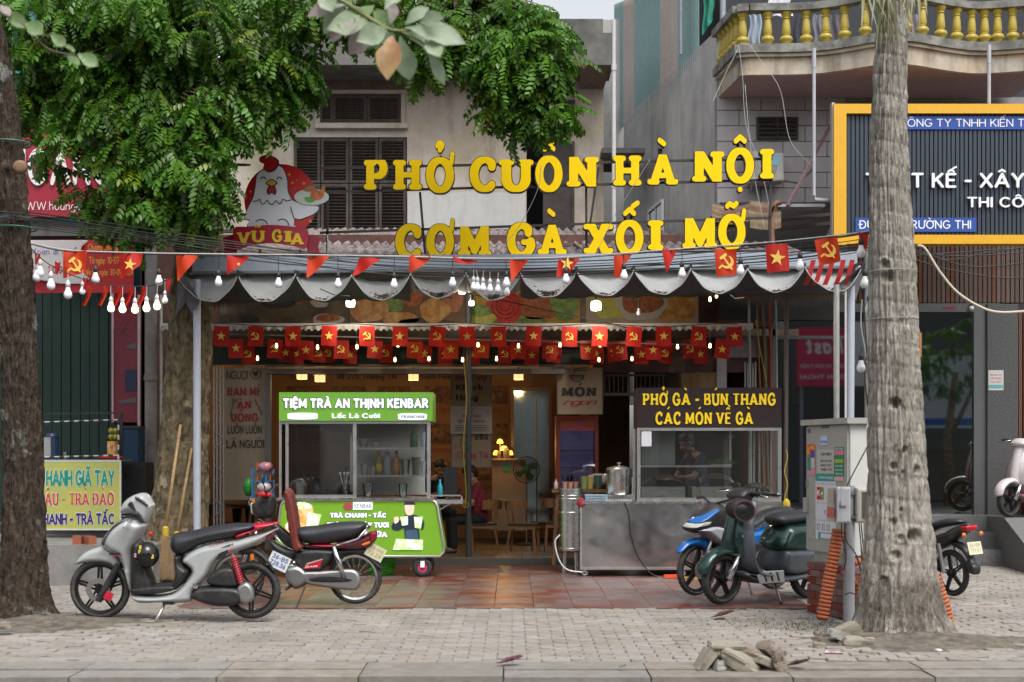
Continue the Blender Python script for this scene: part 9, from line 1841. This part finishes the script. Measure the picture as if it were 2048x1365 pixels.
MB().tube([P(*q, Yn) for q in cr([(560,-60),(680,0),(760,50),(800,62),(860,50)], False,6)], [.014] * 6 + [.011] * 6 + [.008] * 6 + [.006] * 6 + [.005],8).tube([P(800,62, Yn), P(845,85, Yn), P(862,110, Yn)], [.006,.005,.003],6).b('twig', M('green_twig', (.2,.22,.08),.6), tn_, smooth=1)
def leafat(par, px, py, px2, py2, k, w_=1., dy=0., dr=0):
 a, b = P(px, py, Yn), P(px2, py2, Yn + dy); d = b - a; L_ = d.length; o = link('leaf', LMs[k][dr], par); x = d.normalized(); n_ = Vector((uni(-.4,.4),-1, uni(.0,.7))); y = n_.cross(x).normalized(); z = x.cross(y); o.matrix_local = Matrix.Translation(a - wloc(par)) @ Matrix((x, y, z)).transposed().to_4x4() @ Matrix.Diagonal((L_ / .2, w_ * L_ / .2, w_ * L_ / .2,1)); return o
for q in [(700,5,612,12,1),(690,10,640,60,0),(700,20,660,85,1),(690,20,700,70,3),(740,48,668,40,0,1.2),(760,45,690,95,1,1.2),(775,60,730,70,0,1.2),(790,70,745,90,0,1.2),(785,72,770,135,2,1.1),(800,72,820,162,0,.95),(805,60,868,92,0,1.15),(810,55,925,66,0,.8),(850,60,898,82,3,.6),(855,95,890,168,0,.6),(850,80,880,110,0,1.),(790,55,745,20,3,.8),(780,50,790,5,1),(810,50,850,10,0,1.),(840,45,872,30,0,1),(735,40,720,-10,3),(700,0,745,-20,0,1.1),(650,-10,606,0,0,1),(640,-20,665,20,0,1.2),(850,100,870,100,3,.6),(770,20,800,-30,0,1),(770,60,735,100,3,.6),(720,30,690,60,1,.8)]: leafat(tn_, *q[:5], w_=q[5] if len(q) > 5 else 1., dy=uni(-.12,.12), dr=random.randrange(2))
tn2 = thing('hanging_branch', 'thin near twig with small green leaves at the top left corner', 'branch', P(60,60, Yn)); MB().tube([P(*q, Yn) for q in cr([(-40,10),(40,45),(70,75),(100,100),(150,112)], False,6)],.004,6).tube([P(60,60, Yn), P(85,72, Yn), P(105,70, Yn)],.003,6).b('twig', M('brown_twig', (.14,.09,.06),.7), tn2, smooth=1)
for q in [(5,20,55,55,3,.8),(50,45,85,65,3,1.2),(100,68,132,92,3,1.2),(125,90,152,102,3,1.),(130,112,162,128,3,1.3),(155,108,196,130,3,1.2),(0,10,20,30,1,1.)]: leafat(tn2, *q[:5], w_=q[5], dy=uni(-.05,.05))
# RUBBLE, STONES, LITTER
m_st = [M('broken_concrete_%d' % i, c,.9, col2=c2, scale=9, bump=.8, bscale=70, var=.15) for i,(c, c2) in enumerate([((.36,.32,.26),(.28,.25,.2)),((.42,.41,.38),(.3,.3,.28)),((.3,.24,.19),(.22,.18,.15))])]
def stone(px, py, w_, h_, rz, k, label, name='rubble_piece', cat='stone', group='broken paving pieces heaped by the kerb', Y=None, dep=None, lift=0.):
 zc_ = None; Y = Y or EYE * F / (py + h_ / 2 - HY); s_ = Y / F; W_, Hh = w_ * s_, h_ * s_; D_2 = dep or W_ * .7; r_ = random.Random(px * 31 + py)
 bm = bmesh.new(); bmesh.ops.create_cube(bm, size=1); bmesh.ops.subdivide_edges(bm, edges=bm.edges, cuts=4, use_grid_fill=True)
 for v in bm.verts:
  p = v.co; q = 1 - .22 * max(0,(p.length - .5)) ; n_ = float(fbm(np.array(p.x * 2.2 + px), np.array(p.y * 2.2), np.array(p.z * 2.2 + py),2)); p *= q * (1 + .38 * n_); v.co = (p.x * W_, p.y * D_2, p.z * Hh)
 me = bpy.data.meshes.new(name); bm.to_mesh(me); bm.free(); me.materials.append(m_st[k]); me.shade_smooth(); me.set_sharp_from_angle(angle=R(18)); o = link(name, me); c0 = P(px, py, Y - 0 + lift); o.location = c0; o.rotation_euler = (r_.uniform(-.15,.15), rz, r_.uniform(-.4,.4)); return tag(o, label, cat, group)
rb_ = [(1408,1322,50,18,-.95,0, 'leaning beige slab at the left end of the rubble heap'),(1450,1296,66,20,.03,0, 'flat pale slab on top of the rubble heap'),(1446,1313,44,15,.0,2, 'brown piece under the top slab of the rubble heap'),(1444,1331,50,20,.06,1, 'whitish rounded piece low in the rubble heap'),(1482,1322,78,24,.5,0, 'rough broken piece in the centre of the rubble heap'),(1508,1306,60,18,.45,2, 'brown slab tilted on the upper right of the rubble heap'),(1534,1328,66,20,.45,0, 'beige slab tilted low at the right of the rubble heap'),(1540,1302,40,26,.8,2, 'reddish brown chunk at the upper right of the rubble heap'),(1560,1326,40,24,1.2,2, 'dark chunk at the right end of the rubble heap'),(1470,1340,50,9,.05,0, 'thin grey sliver at the foot of the rubble heap'),(1425,1308,36,20,-.4,0, 'small beige piece wedged left under the top slab')]
for i, q in enumerate(rb_): stone(*q, Y=10.05 + (.10 if i in (1,2,5,7,10) else (-.03 * (i % 3))), dep=.22)
for q in [(1694,1262,46,26,-.5,0, 'brown stone leaning against the palm foot'),(1722,1252,26,14,.2,2, 'small stone lodged at the palm root'),(1683,1274,42,18,.3,1, 'pale grey wedge shaped stone before the palm'),(1715,1287,54,22,.1,0, 'wide rounded stone at the foot of the palm'),(1738,1284,30,16,.1,0, 'small rounded stone joined to the wide stone'),(1640,1292,24,12,.1,0, 'small flat stone left of the palm stones'),(1634,1268,14,8,.2,2, 'tiny reddish stone in the weeds'),(1660,1262,18,10,.1,1, 'small white stone chip near the grey pole'),(8,1252,30,14,0,0, 'pale stone by the foot of the dark tree')]: stone(*q, name='stone', group='loose stones around the palm', Y=11.0 + (1290 - q[1]) * .02)
def dleaf(px, py, w_, label, col, rz=0.):
 Y = EYE * F / (py + 3 - HY); s_ = Y / F; L_ = w_ * s_; m_ = big_leaf(L_, L_ * .5,.5,-.25); mm = M('fallen_%s' % px, col,.6, var=.25, scale=20, col2=tuple(c * .5 for c in col)); o = m_.b('fallen_leaf', mm, smooth=1); o.location = (X_(px - w_ / 2, Y), Y,.02); o.rotation_euler = (.1,0, rz); return tag(o, label, 'leaf')
dleaf(1018,1330,56, 'dry purple leaf lying near the kerb at mid pavement', (.2,.06,.09),.1); dleaf(1445,1236,50, 'dry dark red leaf on the pavement before the green scooter', (.16,.05,.05),.05); dleaf(1592,1334,52, 'dark curled leaf lying right of the rubble heap', (.09,.03,.03),-.3)
dleaf(1175,1236,12, 'small pale leaf on the middle of the pavement', (.4,.38,.34)); dleaf(800,1300,14, 'small buff leaf on the left pavement', (.35,.28,.2),.6); dleaf(1245,1338,16, 'small brown leaf lying on the kerb', (.2,.13,.08),.3)
o = MB().grid(lambda u, v: (X_(1647 + 36 * u,10.65),10.6 + .05 * v,.03 + .02 * sin(u * 11) * sin(v * 3)),14,5).b('wrapper', M('white_wrapper', (.6,.58,.6),.25, col2=(.55,.12,.2), scale=30, var=.1), smooth=1); tag(o, 'crumpled white and pink wrapper on the ground before the palm', 'wrapper')
o = MB().lathe((X_(1876,10.75),10.75,.0), [(.032,0),(.034,.02),(.028,.038),(0,.042)],18).b('white_disc', M('white_cap', (.6,.62,.7),.3, var=.05), smooth=1); tag(o, 'small white round cap lying on the soil right of the palm', 'cap')
print('objects', len(bpy.data.objects), 'polys', sum(len(o.data.polygons) for o in bpy.data.objects if o.type == 'MESH'))
